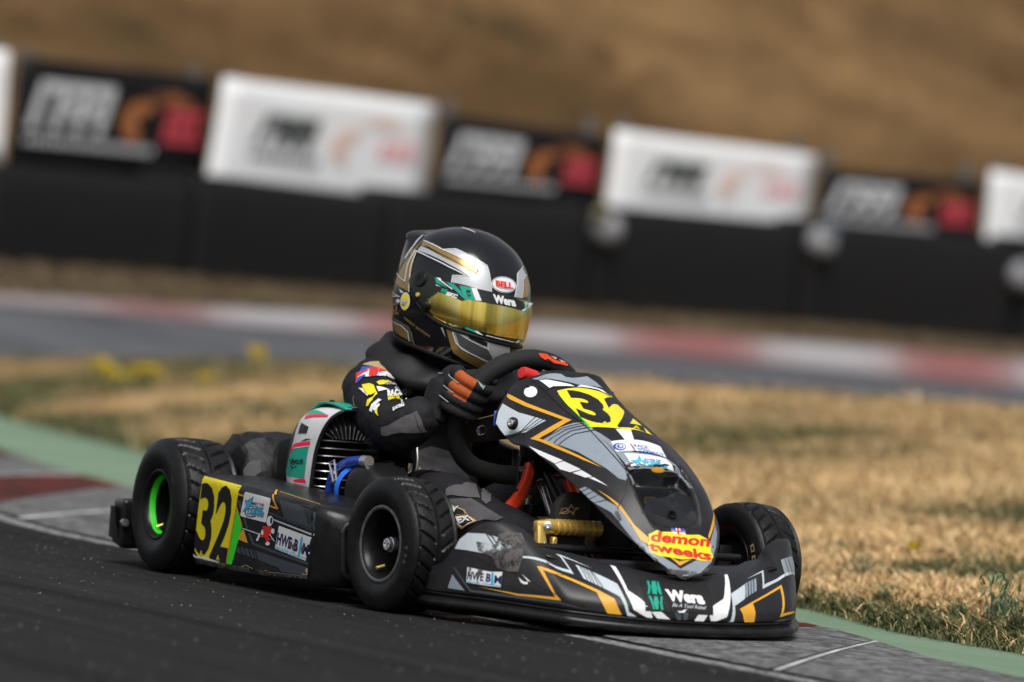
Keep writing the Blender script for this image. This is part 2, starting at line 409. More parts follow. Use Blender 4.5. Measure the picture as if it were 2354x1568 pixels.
ROWS_FAR = [[(-17.509, 2.098, 0.168), (-16.686, 3.688, 0.325), (-15.964, 5.083, 0.437), (-14.071, 5.688, 0.574), (-12.24, 6.175, 0.64), (-10.476, 6.536, 0.696), (-8.904, 6.758, 0.725), (-7.141, 6.882, 0.738), (-4.069, 6.721, 0.747)], [(-19.508, 2.571, 0.512), (-18.62, 4.286, 0.643), (-17.844, 5.786, 0.763), (-17.525, 7.235, 0.831), (-17.19, 8.716, 0.925), (-16.836, 10.235, 0.996), (-16.492, 11.67, 1.044), (-16.072, 13.38, 1.108), (-15.237, 16.661, 1.249)], [(-20.205, 2.744, 0.571), (-19.296, 4.501, 0.708), (-18.501, 6.037, 0.838), (-18.585, 7.703, 0.955), (-18.631, 9.444, 1.091), (-18.636, 11.264, 1.207), (-18.606, 13.014, 1.297), (-18.527, 15.139, 1.398), (-18.261, 19.318, 1.603)], [(-22.0, 3.18, 0.796), (-21.035, 5.043, 0.954), (-20.19, 6.677, 1.066), (-21.439, 8.978, 1.187), (-22.587, 11.475, 1.314), (-23.634, 14.165, 1.482), (-24.51, 16.827, 1.61), (-25.422, 20.141, 1.779), (-26.805, 26.901, 2.129)]]
NC = 73
def row_world(i, r):
    if i < len(ROWS_NEAR): P = to_world(np.array([(x, y, 0.0) for x, y in r]))
    else: P = np.array(r, float)
    return catmull(P, np.linspace(0, 8, NC))
rows = [row_world(i, r) for i, r in enumerate(ROWS_NEAR + ROWS_FAR)]
L7 = rows[-1]
away = np.array([-0.89, 0.46, 0.0])
for d, z in ((2.0, 0.1), (9, 3.8), (22, 11.0), (45, 20), (120, 34), (420, 60)):
    rows.append(L7 + away * d + np.array([0, 0, z]))

def strip(name, a, b, n, m, jitter=0.0, sub=None):
    A, B = rows[a], rows[b]
    P = np.array([A + (B - A) * t for t in np.linspace(0, 1, n)])
    if jitter:
        rg = np.random.default_rng(a)
        J = rg.normal(0, jitter, P.shape[:2]); J[0] = 0; J[-1] = 0; P[:, :, 2] += J
    o = mk(name, P.reshape(-1, 3), grid_faces(n, NC), m, None, True, kind='structure')
    return o
ASPH = ground_mat('asphalt', 'asphalt')
strip('asphalt_foreground', 0, 1, 3, ASPH)
strip('asphalt_track', 1, 2, 6, ASPH)
strip('white_line', 2, 3, 2, ground_mat('worn_white_line', 'line'))
strip('run_off_strip', 4, 5, 3, ground_mat('green_paint', 'green'))
strip('infield_ground', 5, 6, 14, ground_mat('dry_soil', 'soil'))
strip('far_track', 6, 7, 4, ground_mat('far_asphalt', 'farroad'))
strip('verge', 8, 9, 6, ground_mat('verge_dirt', 'verge'))
HILL = ground_mat('hill_dry_grass', 'hill')
strip('barrier_ground', 9, 10, 3, HILL)
for k in range(10, 15): strip('hillside', k, k + 1, 16, HILL, 0.10 if k < 13 else 0.5)
xs, ys = np.linspace(-320, 320, 41), np.linspace(-320, 320, 41)
mk('outer_ground', to_world(np.array([(x, y, -0.14 - 0.00025 * abs(y)) for x in xs for y in ys])), grid_faces(41, 41), ground_mat('outer_dry_soil', 'soil'), None, True, kind='structure')

# inner kerb: a base sheet and the painted blocks on it
def kerb_pt(x, t, lift=0.0):
    """x along the kerb, t 0 at the white line and 1 at the green strip"""
    A = catmull(np.array(ROWS_NEAR[3], float), np.linspace(0, 8, 400)); B = catmull(np.array(ROWS_NEAR[4], float), np.linspace(0, 8, 400))
    ya = np.interp(x, A[:, 0], A[:, 1])
    return x, ya, A, B
KA = catmull(np.array(ROWS_NEAR[3], float), np.linspace(0, 8, 600)); KB = catmull(np.array(ROWS_NEAR[4], float), np.linspace(0, 8, 600))
kerb = strip('kerb', 3, 4, 4, ground_mat('kerb_concrete', 'kerbdark'))
KM = {'r': ground_mat('kerb_worn_red', 'kerbred'), 'g': ground_mat('kerb_worn_grey', 'kerbgrey'), 'w': ground_mat('kerb_white_joint', 'kerbwhite'), 'b': mat('kerb_bright_red', (0.30, 0.022, 0.015), 0.6, var=0.4, vscale=30)}
def kerb_block(x0, x1, y0, y1, key, skew):
    """one painted block: near edge runs x0..x1 on the white line, far edge y0..y1 on the green strip"""
    V = []
    for t in np.linspace(0, 1, 6):
        for s in np.linspace(0, 1, 5):
            xa = x0 + (x1 - x0) * s; xb = y0 + (y1 - y0) * s
            pa = np.array([xa, np.interp(xa, KA[:, 0], KA[:, 1])]); pb = np.array([xb, np.interp(xb, KB[:, 0], KB[:, 1])])
            p = pa + (pb - pa) * (0.012 + 0.976 * t)
            V.append((p[0], p[1], 0.004 + 0.004 * sin(pi * t)))
    mk('kerb_block', to_world(np.array(V)), grid_faces(6, 5), KM[key], kerb, True)
cuts = [(-12.0, -15.0, 'g'), (-9.6, -12.0, 'g'), (-7.2, -9.6, 'r'), (-5.35, -7.35, 'g'), (-4.95, -6.05, 'w'), (-4.88, -5.95, 'r'), (-3.42, -5.28, 'g'), (-2.88, -4.30, 'w'), (-2.80, -4.20, 'g'),
        (-1.75, -3.05, 'w'), (-1.70, -2.99, 'r'), (0.27, -0.30, 'b'), (0.305, -0.265, 'r2'), (0.46, -0.16, 'g'), (1.13, 0.19, 'w'), (1.165, 0.225, 'g'), (2.6, 1.7, 'w'), (2.68, 1.78, 'r'), (4.2, 3.4, 'g'), (6.0, 5.2, None)]
for (a, b_, k), (c, d, _) in zip(cuts[:-1], cuts[1:]):
    if k: kerb_block(a, c - 0.012, b_, d - 0.012, k[0], 0)

# far kerb: red and white painted blocks beside the far track
A7, A8 = rows[7], rows[8]
tcol = np.linspace(0, 1, NC)
def far_t(px):   # fraction along the strip for the kerb paint changes
    return np.interp(px, [-1500, -700, 0, 600, 1200, 1800, 2354, 3000, 4200], np.linspace(0, 1, 9))
farkerb = strip('far_kerb', 7, 8, 2, ground_mat('far_kerb_concrete', 'farroad'))
FKM = bpy.data.materials.new('far_kerb_paint'); FKM.use_nodes = True
_at = FKM.node_tree.nodes.new('ShaderNodeAttribute'); _at.attribute_name = 'tint'
FKM.node_tree.links.new(_at.outputs['Color'], FKM.node_tree.nodes['Principled BSDF'].inputs['Base Color'])
FKM.node_tree.nodes['Principled BSDF'].inputs['Roughness'].default_value = 0.8
fk = [-1500, -950, -420, -60, 240, 470, 830, 1180, 1430, 1740, 2070, 2330, 2680, 2980, 3500, 4200]
for i, (a, b_) in enumerate(zip(fk[:-1], fk[1:])):
    ts = np.linspace(far_t(a), far_t(b_) - 0.0003, 10)
    V = []
    for w in (0.02, 0.5, 0.98):
        for t in ts:
            p = np.array([np.interp(t, tcol, (A7 + (A8 - A7) * w)[:, k]) for k in range(3)])
            V.append(p + np.array([0, 0, 0.012 + 0.03 * (w == 0.5)]))
    o = mk('kerb_block', V, grid_faces(3, 10), FKM, farkerb, True)
    ca = o.data.color_attributes.new('tint', 'FLOAT_COLOR', 'POINT')
    C = np.ones((3, 10, 4), np.float32)
    me_ = np.array((0.34, 0.32, 0.325)) if i % 2 else np.array((0.23, 0.075, 0.07)); other = np.array((0.28, 0.185, 0.18))
    if b_ < 500: me_ = me_ * 0.45 + np.array((0.17, 0.115, 0.115)) * 0.55
    for q in range(10):                     # paint worn through at the ends of each block
        wgt = np.clip(1.15 - abs(q / 9 * 2 - 1) ** 2.2, 0, 1); C[:, q, :3] = me_ * wgt + other * (1 - wgt)
    C[0, :, :3] = C[0, :, :3] * 0.6 + np.array((0.10, 0.09, 0.09)) * 0.4; C[2, :, :3] = C[2, :, :3] * 0.75 + np.array((0.12, 0.10, 0.08)) * 0.25
    ca.data.foreach_set('color', C.reshape(-1))

# ------------------------------------------------------------------ barrier blocks and advertising boards
BARR = mat('barrier_plastic', (0.0095, 0.0092, 0.0092), 0.7, spec=0.2, var=0.2, vscale=2, dirt=0.3, dcol=(0.02, 0.018, 0.016))
BTOP, BBOT = [(-20.475, 5.345, 1.385), (-19.927, 6.404, 1.475), (-20.803, 8.127, 1.62), (-21.693, 9.902, 1.771), (-22.563, 11.872, 1.929), (-23.405, 14.053, 2.087), (-24.196, 16.411, 2.265), (-24.89, 18.802, 2.419)], [(-20.46, 5.394, 0.986), (-19.911, 6.456, 1.05), (-20.785, 8.185, 1.144), (-21.672, 9.969, 1.219), (-22.54, 11.944, 1.332), (-23.381, 14.128, 1.473), (-24.17, 16.494, 1.583), (-24.863, 18.89, 1.699)]
places = ['partly cut off by the left edge of the picture', 'below the leftmost full black board', 'below the larger left white board', 'behind the helmet, below the middle black board',
          'below the right white board, between the two round white markers', 'right of the second round white marker, below the right black board', 'at the right edge of the picture']
def barrier_block(i):
    a, b_ = np.array(BBOT[i]), np.array(BBOT[i + 1]); ta, tb = np.array(BTOP[i]), np.array(BTOP[i + 1])
    h = (ta[2] - a[2] + tb[2] - b_[2]) / 2
    e = empty('barrier_block')
    mid = (a + b_) / 2; e.location = mid
    ang = atan2(b_[1] - a[1], b_[0] - a[0]); e.rotation_euler = (0, -math.asin((b_[2] - a[2]) / np.linalg.norm(b_ - a)), ang)
    w = np.linalg.norm(b_ - a) - 0.09
    # local: x along the wall, +y away from the track, z up
    prof = [(0.0, -0.12), (0.0, 0.12), (0.0, h * 0.5), (0.0, h + 0.06), (0.01, h + 0.09), (0.04, h + 0.145), (0.07, h + 0.155), (0.55, h + 0.155), (0.58, h + 0.1), (0.58, -0.12)]
    V, F = [], []
    xs = [-w / 2, -w / 2 + 0.025] + list(np.linspace(-w / 2 + 0.08, w / 2 - 0.08, 9)) + [w / 2 - 0.025, w / 2]
    for k, x in enumerate(xs):
        ins = 0.03 if k in (0, len(xs) - 1) else 0.0
        for (y, z) in prof: V.append((x, y + (ins if y < 0.3 else -ins), z - (ins if z > h - 0.1 else 0)))
    n = len(prof)
    F = grid_faces(len(xs), n, cv=True) + [tuple(range(n)), tuple((len(xs) - 1) * n + k for k in range(n - 1, -1, -1))]
    o = mk('body', V, F, BARR, e, True, sharp=35)
    tag(e, 'black plastic barrier block ' + places[i], 'barrier', 'black barrier blocks along the far verge')
for i in range(7): barrier_block(i)

BWHITE = mat('board_white', (0.72, 0.73, 0.74), 0.5, var=0.04, vscale=3)
BBLACK = mat('board_black', (0.006, 0.0055, 0.006), 0.6, spec=0.2, var=0.2)
PRW = mat('print_white', (0.55, 0.56, 0.58), 0.5, var=0.1); PRK = mat('print_black', (0.035, 0.045, 0.04), 0.5)
PRO = mat('print_orange', (0.55, 0.20, 0.07), 0.5); PRR = mat('print_red', (0.50, 0.06, 0.075), 0.5); PRP = mat('print_pale_orange', (0.72, 0.45, 0.33), 0.5); PRPK = mat('print_pink', (0.70, 0.33, 0.34), 0.5)
BOARDS = [('white advertising board cut off by the left edge of the picture', [(-20.856, 5.543, 2.352), (-20.38, 6.639, 2.354), (-20.314, 6.651, 1.679), (-20.853, 5.582, 1.639)], True), ('leftmost whole black advertising board, left of the larger white board', [(-20.726, 6.84, 2.361), (-21.668, 8.585, 2.482), (-21.578, 8.54, 1.795), (-20.632, 6.803, 1.682)], False), ('larger white advertising board up and left of the helmet', [(-21.404, 8.51, 2.475), (-22.363, 10.522, 2.591), (-22.272, 10.465, 1.873), (-21.292, 8.431, 1.755)], True), ('black advertising board above and right of the helmet, between two white boards', [(-22.674, 10.729, 2.556), (-23.364, 12.397, 2.629), (-23.302, 12.355, 2.088), (-22.59, 10.66, 1.969)], False), ('smaller white advertising board right of the helmet', [(-23.106, 12.293, 2.668), (-23.901, 14.435, 2.774), (-23.83, 14.364, 2.193), (-23.04, 12.261, 2.055)], True), ('rightmost black advertising board with white, orange and red lettering', [(-24.197, 14.672, 2.727), (-24.77, 16.44, 2.837), (-24.732, 16.442, 2.324), (-24.117, 14.561, 2.197)], False), ('white advertising board cut off by the right edge of the picture', [(-24.525, 16.33, 2.919), (-25.174, 18.575, 3.012), (-25.121, 18.552, 2.353), (-24.483, 16.337, 2.329)], True)]
WOOD = mat('grey_post', (0.08, 0.075, 0.07), 0.7, var=0.2)
def banner(name_lab, corners, white):
    c = [np.array(p, float) for p in corners]   # tl, tr, br, bl
    e = empty('advert_banner'); org = (c[2] + c[3]) / 2; e.location = org
    c = [p - org for p in c]
    nrm = np.cross(c[1] - c[0], c[3] - c[0]); nrm /= np.linalg.norm(nrm)
    if nrm @ np.array([8.8, -4.7, 0]) < 0: nrm = -nrm
    n = 12; V = []
    for s in np.linspace(0, 1, n):
        for t in np.linspace(0, 1, 7):
            p = (c[3] + (c[2] - c[3]) * s) * (1 - t) + (c[0] + (c[1] - c[0]) * s) * t
            V.append(p + nrm * (0.012 * sin(s * 9 + t * 2)) - np.array([0, 0, 0.02 * sin(pi * s) * (1 - t)]))
    o = mk('sheet', V, grid_faces(n, 7), BWHITE if white else BBLACK, e, True); solidify(o, 0.012, 0)
    def P(u, v, off=0.028):
        return (c[3] + (c[2] - c[3]) * u) * (1 - v) + (c[0] + (c[1] - c[0]) * u) * v + nrm * off
    def quad(nm, loops, m, off=0.028):
        V, F = [], []
        for l in loops:
            F.append(tuple(range(len(V), len(V) + len(l)))); V += [P(u, v, off) for u, v in l]
        mk(nm, V, F, m, e, False)
    s0, s1, yb, yt = (0.16, 0.46, 0.42, 0.72) if white else (0.06, 0.50, 0.34, 0.80)
    wd = (s1 - s0) / 4
    L = []
    sl = 0.05
    for k in range(4):                       # four slanting heavy strokes with short bars, as the blurred lettering shows
        x = s0 + k * wd
        L.append([(x, yb), (x + wd * 0.38, yb), (x + wd * 0.38 + sl, yt), (x + sl, yt)])
        if k < 3: L.append([(x + wd * 0.40 + sl * 0.9, yt - 0.10), (x + wd * 0.95 + sl * 0.9, yt - 0.10), (x + wd * 0.95 + sl, yt), (x + wd * 0.40 + sl, yt)])
        if k in (1, 2): L.append([(x + wd * 0.42 + sl * 0.4, (yb + yt) / 2 - 0.05), (x + wd * 0.9 + sl * 0.4, (yb + yt) / 2 - 0.05), (x + wd * 0.9 + sl * 0.6, (yb + yt) / 2 + 0.05), (x + wd * 0.42 + sl * 0.6, (yb + yt) / 2 + 0.05)])
    quad('lettering', L, PRK if white else PRW)
    quad('small_lettering', [[(x, yb - 0.13), (x + 0.022, yb - 0.13), (x + 0.027, yb - 0.06), (x + 0.005, yb - 0.06)] for x in np.arange(s0, s0 + (0.62 if not white else 0.3), 0.036)], PRK if white else PRW)
    cx, cy, r0 = (0.61, 0.50, 0.085) if white else (0.63, 0.50, 0.105)
    arcs = []
    for q in range(3):
        ro, ri = r0 * (1 - 0.24 * q), r0 * (0.86 - 0.24 * q)
        a = np.linspace(1.0, 4.6, 14)
        pts = [(cx + ro * cos(t), cy + ro * 1.9 * sin(t)) for t in a] + [(cx + ri * cos(t), cy + ri * 1.9 * sin(t)) for t in a[::-1]]
        for k in range(13): arcs.append([pts[k], pts[k + 1], pts[26 - k], pts[27 - k]])
    quad('swirl', arcs, PRP if white else PRO)
    quad('sweep_line', [[(cx, cy + .2 + d), (cx + .16, cy + .20 + d), (cx + .30, cy + .12 + d), (cx + .16, cy + .22 + d)] for d in (0, 0.04, 0.08)], PRP if white else PRO)
    xr = 0.74
    L = []
    for k in range(3):
        x = xr + k * 0.062
        L.append([(x, 0.42), (x + 0.045, 0.42), (x + 0.057, 0.58), (x + 0.012, 0.58)])
    if not white: L += [[(xr - .01, 0.34), (xr + 0.20, 0.34), (xr + .21, 0.40), (xr, 0.40)], [(xr + .01, 0.595), (xr + 0.20, 0.595), (xr + .21, 0.66), (xr + .02, 0.66)]]
    quad('red_lettering', L, PRPK if white else PRR)
    for u in (0.08, 0.92):
        q = P(u, 0.5, -0.07)
        box('post', tuple(q + np.array([0, 0, -0.35])), (0.07, 0.07, 1.5), WOOD, e, None, 0.006, 1)
    tag(e, name_lab, 'banner', 'advertising boards on the barrier')
for lab, cn, wh in BOARDS: banner(lab, cn, wh)

MARK = mat('marker_white', (0.27, 0.27, 0.28), 0.5, var=0.12, vscale=6); MARKD = mat('marker_olive', (0.14, 0.13, 0.06), 0.5); MARKB = mat('marker_slate', (0.12, 0.14, 0.18), 0.5)
for i, (p, lab) in enumerate(zip([(-22.521, 12.02, 1.94), (-23.373, 14.244, 2.119), (-24.103, 16.469, 2.132)], ['round white marker with an olive patch, on the barrier joint right of the helmet', 'round white marker with a slate band, on the barrier joint below the right black board', 'round white marker cut off by the right edge of the picture'])):
    e = empty('round_marker'); e.location = p
    dirv = np.array([0.9, -0.42, 0.06])
    r = 0.115
    lathe('dome', [(-0.16, r * 0.7), (-0.1, r), (0.0, r), (0.05, r * 0.9), (0.085, r * 0.6), (0.1, 0.001)], (0, 0, 0), dirv, MARK, e, 28)
    bm = bmesh.new(); bmesh.ops.create_uvsphere(bm, u_segments=14, v_segments=8, radius=0.06)
    bmesh.ops.scale(bm, vec=(0.5, 1.2, 0.8), verts=bm.verts); bmesh.ops.translate(bm, vec=(0.085, -0.10 if i == 0 else 0.02, 0.085), verts=bm.verts)
    bmobj('patch', bm, MARKD if i == 0 else MARKB, e, True)
    tube('strap', [(-0.02, 0.02, 0.1), (-0.10, 0.03, 0.16), (-0.25, 0.09, 0.14)], 0.02, BARR, e, 8)
    tag(e, lab, 'marker', 'round white markers on the barrier')

# ================================================================== the kart (its own frame: x forward from the front axle, y left, z up from the road)
kart = empty('go_kart', banked=True)
tag(kart, 'black and grey racing go-kart number 32 with amber stripes, cornering over the kerb', 'go-kart')
TARGETS = {}

# ---- wheels
def tyre_mesh(R, half, ngroove, rim_r):
    ph = half
    prof = [(-ph * 0.80, rim_r), (-ph * 0.93, rim_r + 0.006), (-ph, rim_r + 0.014), (-ph * 1.045, rim_r + (R - rim_r) * 0.38), (-ph * 1.05, rim_r + (R - rim_r) * 0.52), (-ph * 1.03, rim_r + (R - rim_r) * 0.64),
            (-ph * 0.985, rim_r + (R - rim_r) * 0.76), (-ph * 0.92, rim_r + (R - rim_r) * 0.865), (-ph * 0.82, rim_r + (R - rim_r) * 0.93)]
    tread = [(y, R - 0.0035 * (abs(y) / (ph * 0.72)) ** 2.4 - (0.0035 if abs(y) > ph * 0.7 else 0)) for y in np.linspace(-ph * 0.74, ph * 0.74, 31)]
    full = prof + tread + [(-a, r) for a, r in prof[::-1]]
    seg = 300
    V = []
    for y, r in full:
        for k in range(seg):
            th = 2 * pi * k / seg; rr = r
            if abs(y) <= ph * 0.76:
                a = abs(y) / ph
                if a < 0.045: rr -= 0.0045
                elif 0.10 < a < 0.71:
                    fr = (ngroove * th / (2 * pi) + 1.25 * a ** 0.8 + 0.5 * (y > 0)) % 1.0
                    d = abs(fr - 0.5)
                    w = 0.135 - 0.05 * (a - 0.1)
                    if d < w: rr -= 0.0048 * min(1, (1 - d / w) * 1.6)
            elif abs(y) < ph * 1.06:           # fine moulded rings on the shoulder
                q = (r - rim_r) / (R - rim_r)
                if q > 0.42: rr += 0.0010 * sin(q * 95)
            V.append((rr * sin(th), y, rr * cos(th)))
    # inner carcass closes the profile
    F = grid_faces(len(full), seg, cv=True)
    return V, F
def rim_vf(rr, half, deep):
    prof = [(-half * 0.86, rr + 0.001), (-half * 0.90, rr + 0.003), (-half * 0.93, rr + 0.0005), (-half * 0.90, rr - 0.004), (-half * 0.80, rr - 0.008), (-half * 0.45, rr - 0.013), (-half + deep, rr - 0.014), (-half + deep + 0.002, rr - 0.02), (-half + deep + 0.004, 0.035), (-half + deep - 0.004, 0.028), (-half + deep - 0.004, 0.008),
            (-half + deep + 0.012, 0.008), (-half + deep + 0.012, 0.05), (half * 0.2, rr - 0.016), (half * 0.5, rr - 0.014), (half * 0.86, rr - 0.008), (half * 0.93, rr + 0.001), (half * 0.86, rr + 0.003)]
    return lathe_vf(prof, (0, 0, 0), (0, 1, 0), 72)
TSCUFF = mat('tyre_scuff', (0.09, 0.06, 0.05), 0.7, var=0.6, vscale=90); ragged(TSCUFF, 90, 0.42, 0.55)
TLET = mat('tyre_lettering', (0.30, 0.23, 0.13), 0.6, var=0.5, vscale=70)
_front = tyre_mesh(0.131, 0.052, 27, 0.0695)
_rear = tyre_mesh(0.141, 0.069, 25, 0.0675)
def wheel(x, y, z, R, half, vf, rr, steer, side, rear=False, green=False):
    e = empty('wheel'); e.parent = kart
    e.location = (x, y, z); e.rotation_euler = (0, 0, radians(steer) + (pi if side > 0 else 0))
    mk('tyre', vf[0], vf[1], RUBBER, e, True, sharp=32)
    V, F = rim_vf(rr, half, 0.072 if not rear else 0.085)
    mk('rim', V, F, RIMB, e, True, sharp=40)
    V, F = lathe_vf([(-half * 0.92, rr - 0.0045), (-half * 0.95, rr - 0.003), (-half * 0.96, rr + 0.0005), (-half * 0.93, rr + 0.003)], (0, 0, 0), (0, 1, 0), 72)
    mk('rim_edge', V, F, SCUFFRIM if not rear else RIMB, e, True)
    if not rear:
        lathe('stub_axle', [(-half + 0.07, 0.0145), (-half + 0.036, 0.0145), (-half + 0.034, 0.0125)], (0, 0, 0), (0, 1, 0), BLACK, e, 24)
        lathe('axle_nut', [(-half + 0.05, 0.0145), (-half + 0.026, 0.0145), (-half + 0.025, 0.0125), (-half + 0.018, 0.0120), (-half + 0.017, 0.0102), (-half + 0.026, 0.0085), (-half + 0.030, 0.001)], (0, 0, 0), (0, 1, 0), STEEL, e, 6 * 4)
    else:
        lathe('rear_hub', [(-half + 0.083, 0.034), (-half + 0.07, 0.03), (-half + 0.055, 0.022), (-half + 0.05, 0.001)], (0, 0, 0), (0, 1, 0), BLACKM, e, 24)
    if green:
        V, F = [], []
        nn = 40
        for k in range(nn + 1):
            a = 2 * pi * k / nn
            for h, r in ((-half * 0.80, rr - 0.0098), (-half * 0.62, rr - 0.0130)):
                V.append((r * sin(a), h, r * cos(a)))
        F = grid_faces(nn + 1, 2)
        mk('rim_tape', V, F, LIME, e, True)
    def mark(nm, yy, r0, r1, a0, a1, m):          # small scuff or letter on the sidewall
        V = []
        for q in np.linspace(a0, a1, 6):
            for r in (r0, r1): V.append((r * sin(radians(q)), yy, r * cos(radians(q))))
        mk(nm, V, grid_faces(6, 2), m, e, True)
    if not rear and side < 0:
        for a0, w_ in ((96, 5), (103, 4), (88, 3)): mark('tyre_scuff', -half * 1.056, 0.096 + a0 * 1e-5, 0.107, a0, a0 + w_, TSCUFF)
    if not rear and side > 0:
        for k in range(5): mark('tyre_lettering', half * 1.056, 0.094, 0.106, -70 - 13 * k, -61 - 13 * k, TLET); mark('tyre_lettering', half * 1.0575, 0.097, 0.103, -68 - 13 * k, -63.5 - 13 * k, RUBBER)
    if rear and side < 0: mark('tyre_scuff', -half * 1.056, 0.102, 0.110, 52, 62, TSCUFF)
    a = radians(205)
    tube('valve', [(0.052 * sin(a), -half * 0.75, 0.052 * cos(a)), (0.046 * sin(a), -half * 1.0 + 0.03, 0.046 * cos(a))], 0.003, GOLDM, e, 8)
    return e
wheel(0, -0.388, 0.1285, 0.131, 0.052, _front, 0.0715, 6.5, -1)
wheel(0, 0.372, 0.1245, 0.127, 0.052, tyre_mesh(0.127, 0.052, 27, 0.0695), 0.0715, 6.5, 1)
wr = wheel(-0.93, -0.432, 0.139, 0.141, 0.069, _rear, 0.0705, 0, -1, True, True)
wheel(-0.93, 0.432, 0.139, 0.141, 0.069, _rear, 0.0705, 0, 1, True, True)
tube('rear_axle', [(-0.93, -0.40, 0.139), (-0.93, 0.40, 0.139)], 0.0125, STEEL, kart, 16)

# ---- frame tubes, floor tray, seat
for nm, pts in [('frame_tube', [(0.34, -0.13, 0.05), (0.20, -0.17, 0.045), (-0.1, -0.25, 0.04), (-0.45, -0.26, 0.04), (-0.95, -0.24, 0.075)]), ('frame_tube', [(0.34, 0.13, 0.05), (0.20, 0.17, 0.045), (-0.1, 0.25, 0.04), (-0.45, 0.26, 0.04), (-0.95, 0.24, 0.075)]),
                ('frame_tube', [(0.02, -0.31, 0.05), (0.0, -0.17, 0.045), (0.0, 0.17, 0.045), (0.02, 0.31, 0.05)]), ('frame_tube', [(-0.95, -0.24, 0.075), (-1.0, 0, 0.075), (-0.95, 0.24, 0.075)]),
                ('side_bar', [(0.10, -0.27, 0.035), (0.13, -0.33, 0.035), (0.04, -0.345, 0.04), (-0.26, -0.36, 0.04), (-0.4, -0.34, 0.045), (-0.42, -0.26, 0.045)]), ('side_bar', [(0.10, 0.27, 0.035), (0.13, 0.33, 0.035), (0.04, 0.345, 0.04), (-0.26, 0.36, 0.04), (-0.4, 0.34, 0.045), (-0.42, 0.26, 0.045)]),
                ('front_bumper_bar', [(0.10, -0.17, 0.06), (0.34, -0.15, 0.06), (0.36, 0.0, 0.06), (0.34, 0.15, 0.06), (0.10, 0.17, 0.06)])]:
    tube(nm, pts, 0.013, ORANGE if nm != 'front_bumper_bar' else STEEL, kart, 12, 40)
prism('floor_tray', [(0.33, -0.16, 0.028), (0.33, 0.16, 0.028), (-0.1, 0.25, 0.028), (-0.5, 0.25, 0.028), (-0.5, -0.25, 0.028), (-0.1, -0.25, 0.028)], BLACKM, kart, (0, 0, 0.004))
S = []
for t, (x, z, w, d) in enumerate([(-0.42, 0.045, 0.15, 0.03), (-0.62, 0.035, 0.165, 0.06), (-0.75, 0.07, 0.17, 0.09), (-0.83, 0.20, 0.175, 0.10), (-0.87, 0.33, 0.165, 0.07), (-0.89, 0.40, 0.14, 0.03)]):
    back = t >= 3
    S.append([(x + (0.16 if back else 0.02), -w, z + (0.0 if back else d + 0.05)), (x + (0.07 if back else 0), -w * 0.95, z + (0 if back else 0.03)), (x, -w * 0.5, z), (x, 0, z), (x, w * 0.5, z), (x + (0.07 if back else 0), w * 0.95, z + (0 if back else 0.03)), (x + (0.16 if back else 0.02), w, z + (0.0 if back else d + 0.05))])
G = surf(S, 28, 28)
solidify(mk('seat', G.reshape(-1, 3), grid_faces(28, 28), SEATM, kart), 0.006, 0)

for s in (-1, 1): hull('seat_side', [(-0.60, s * 0.155, 0.10), (-0.60, s * 0.17, 0.10), (-0.64, s * 0.165, 0.31), (-0.64, s * 0.185, 0.31), (-0.84, s * 0.165, 0.34), (-0.84, s * 0.185, 0.34), (-0.82, s * 0.155, 0.08), (-0.82, s * 0.17, 0.08)], SEATM, kart, 0.006, 2)
# ---- rear bumper
def bump_end(s):
    return [(-1.11, s * 0.49, 0.03), (-1.11, s * 0.49, 0.14), (-1.235, s * 0.47, 0.14), (-1.235, s * 0.47, 0.03)]
hull('rear_bumper', [(-1.10, s * 0.50, z) for s in (-1, 1) for z in (0.035, 0.14)] + [(-1.22, s * 0.47, z) for s in (-1, 1) for z in (0.04, 0.135)] + [(-1.25, s * 0.2, z) for s in (-1, 1) for z in (0.045, 0.13)], BLACK, kart, 0.012, 3)
tube('rear_bumper_bolt', [(-1.10, -0.495, 0.09), (-1.09, -0.495, 0.09)], 0.008, STEEL, kart, 12)
hull('bumper_pocket', [(-1.135, -0.5045, 0.055), (-1.135, -0.5045, 0.12), (-1.19, -0.489, 0.12), (-1.19, -0.489, 0.055), (-1.135, -0.49, 0.055), (-1.19, -0.475, 0.12)], BLACKM, kart)
for s in (-1, 1): tube('bumper_stay', [(-0.93, s * 0.25, 0.07), (-1.2, s * 0.25, 0.09)], 0.011, STEEL, kart, 10)

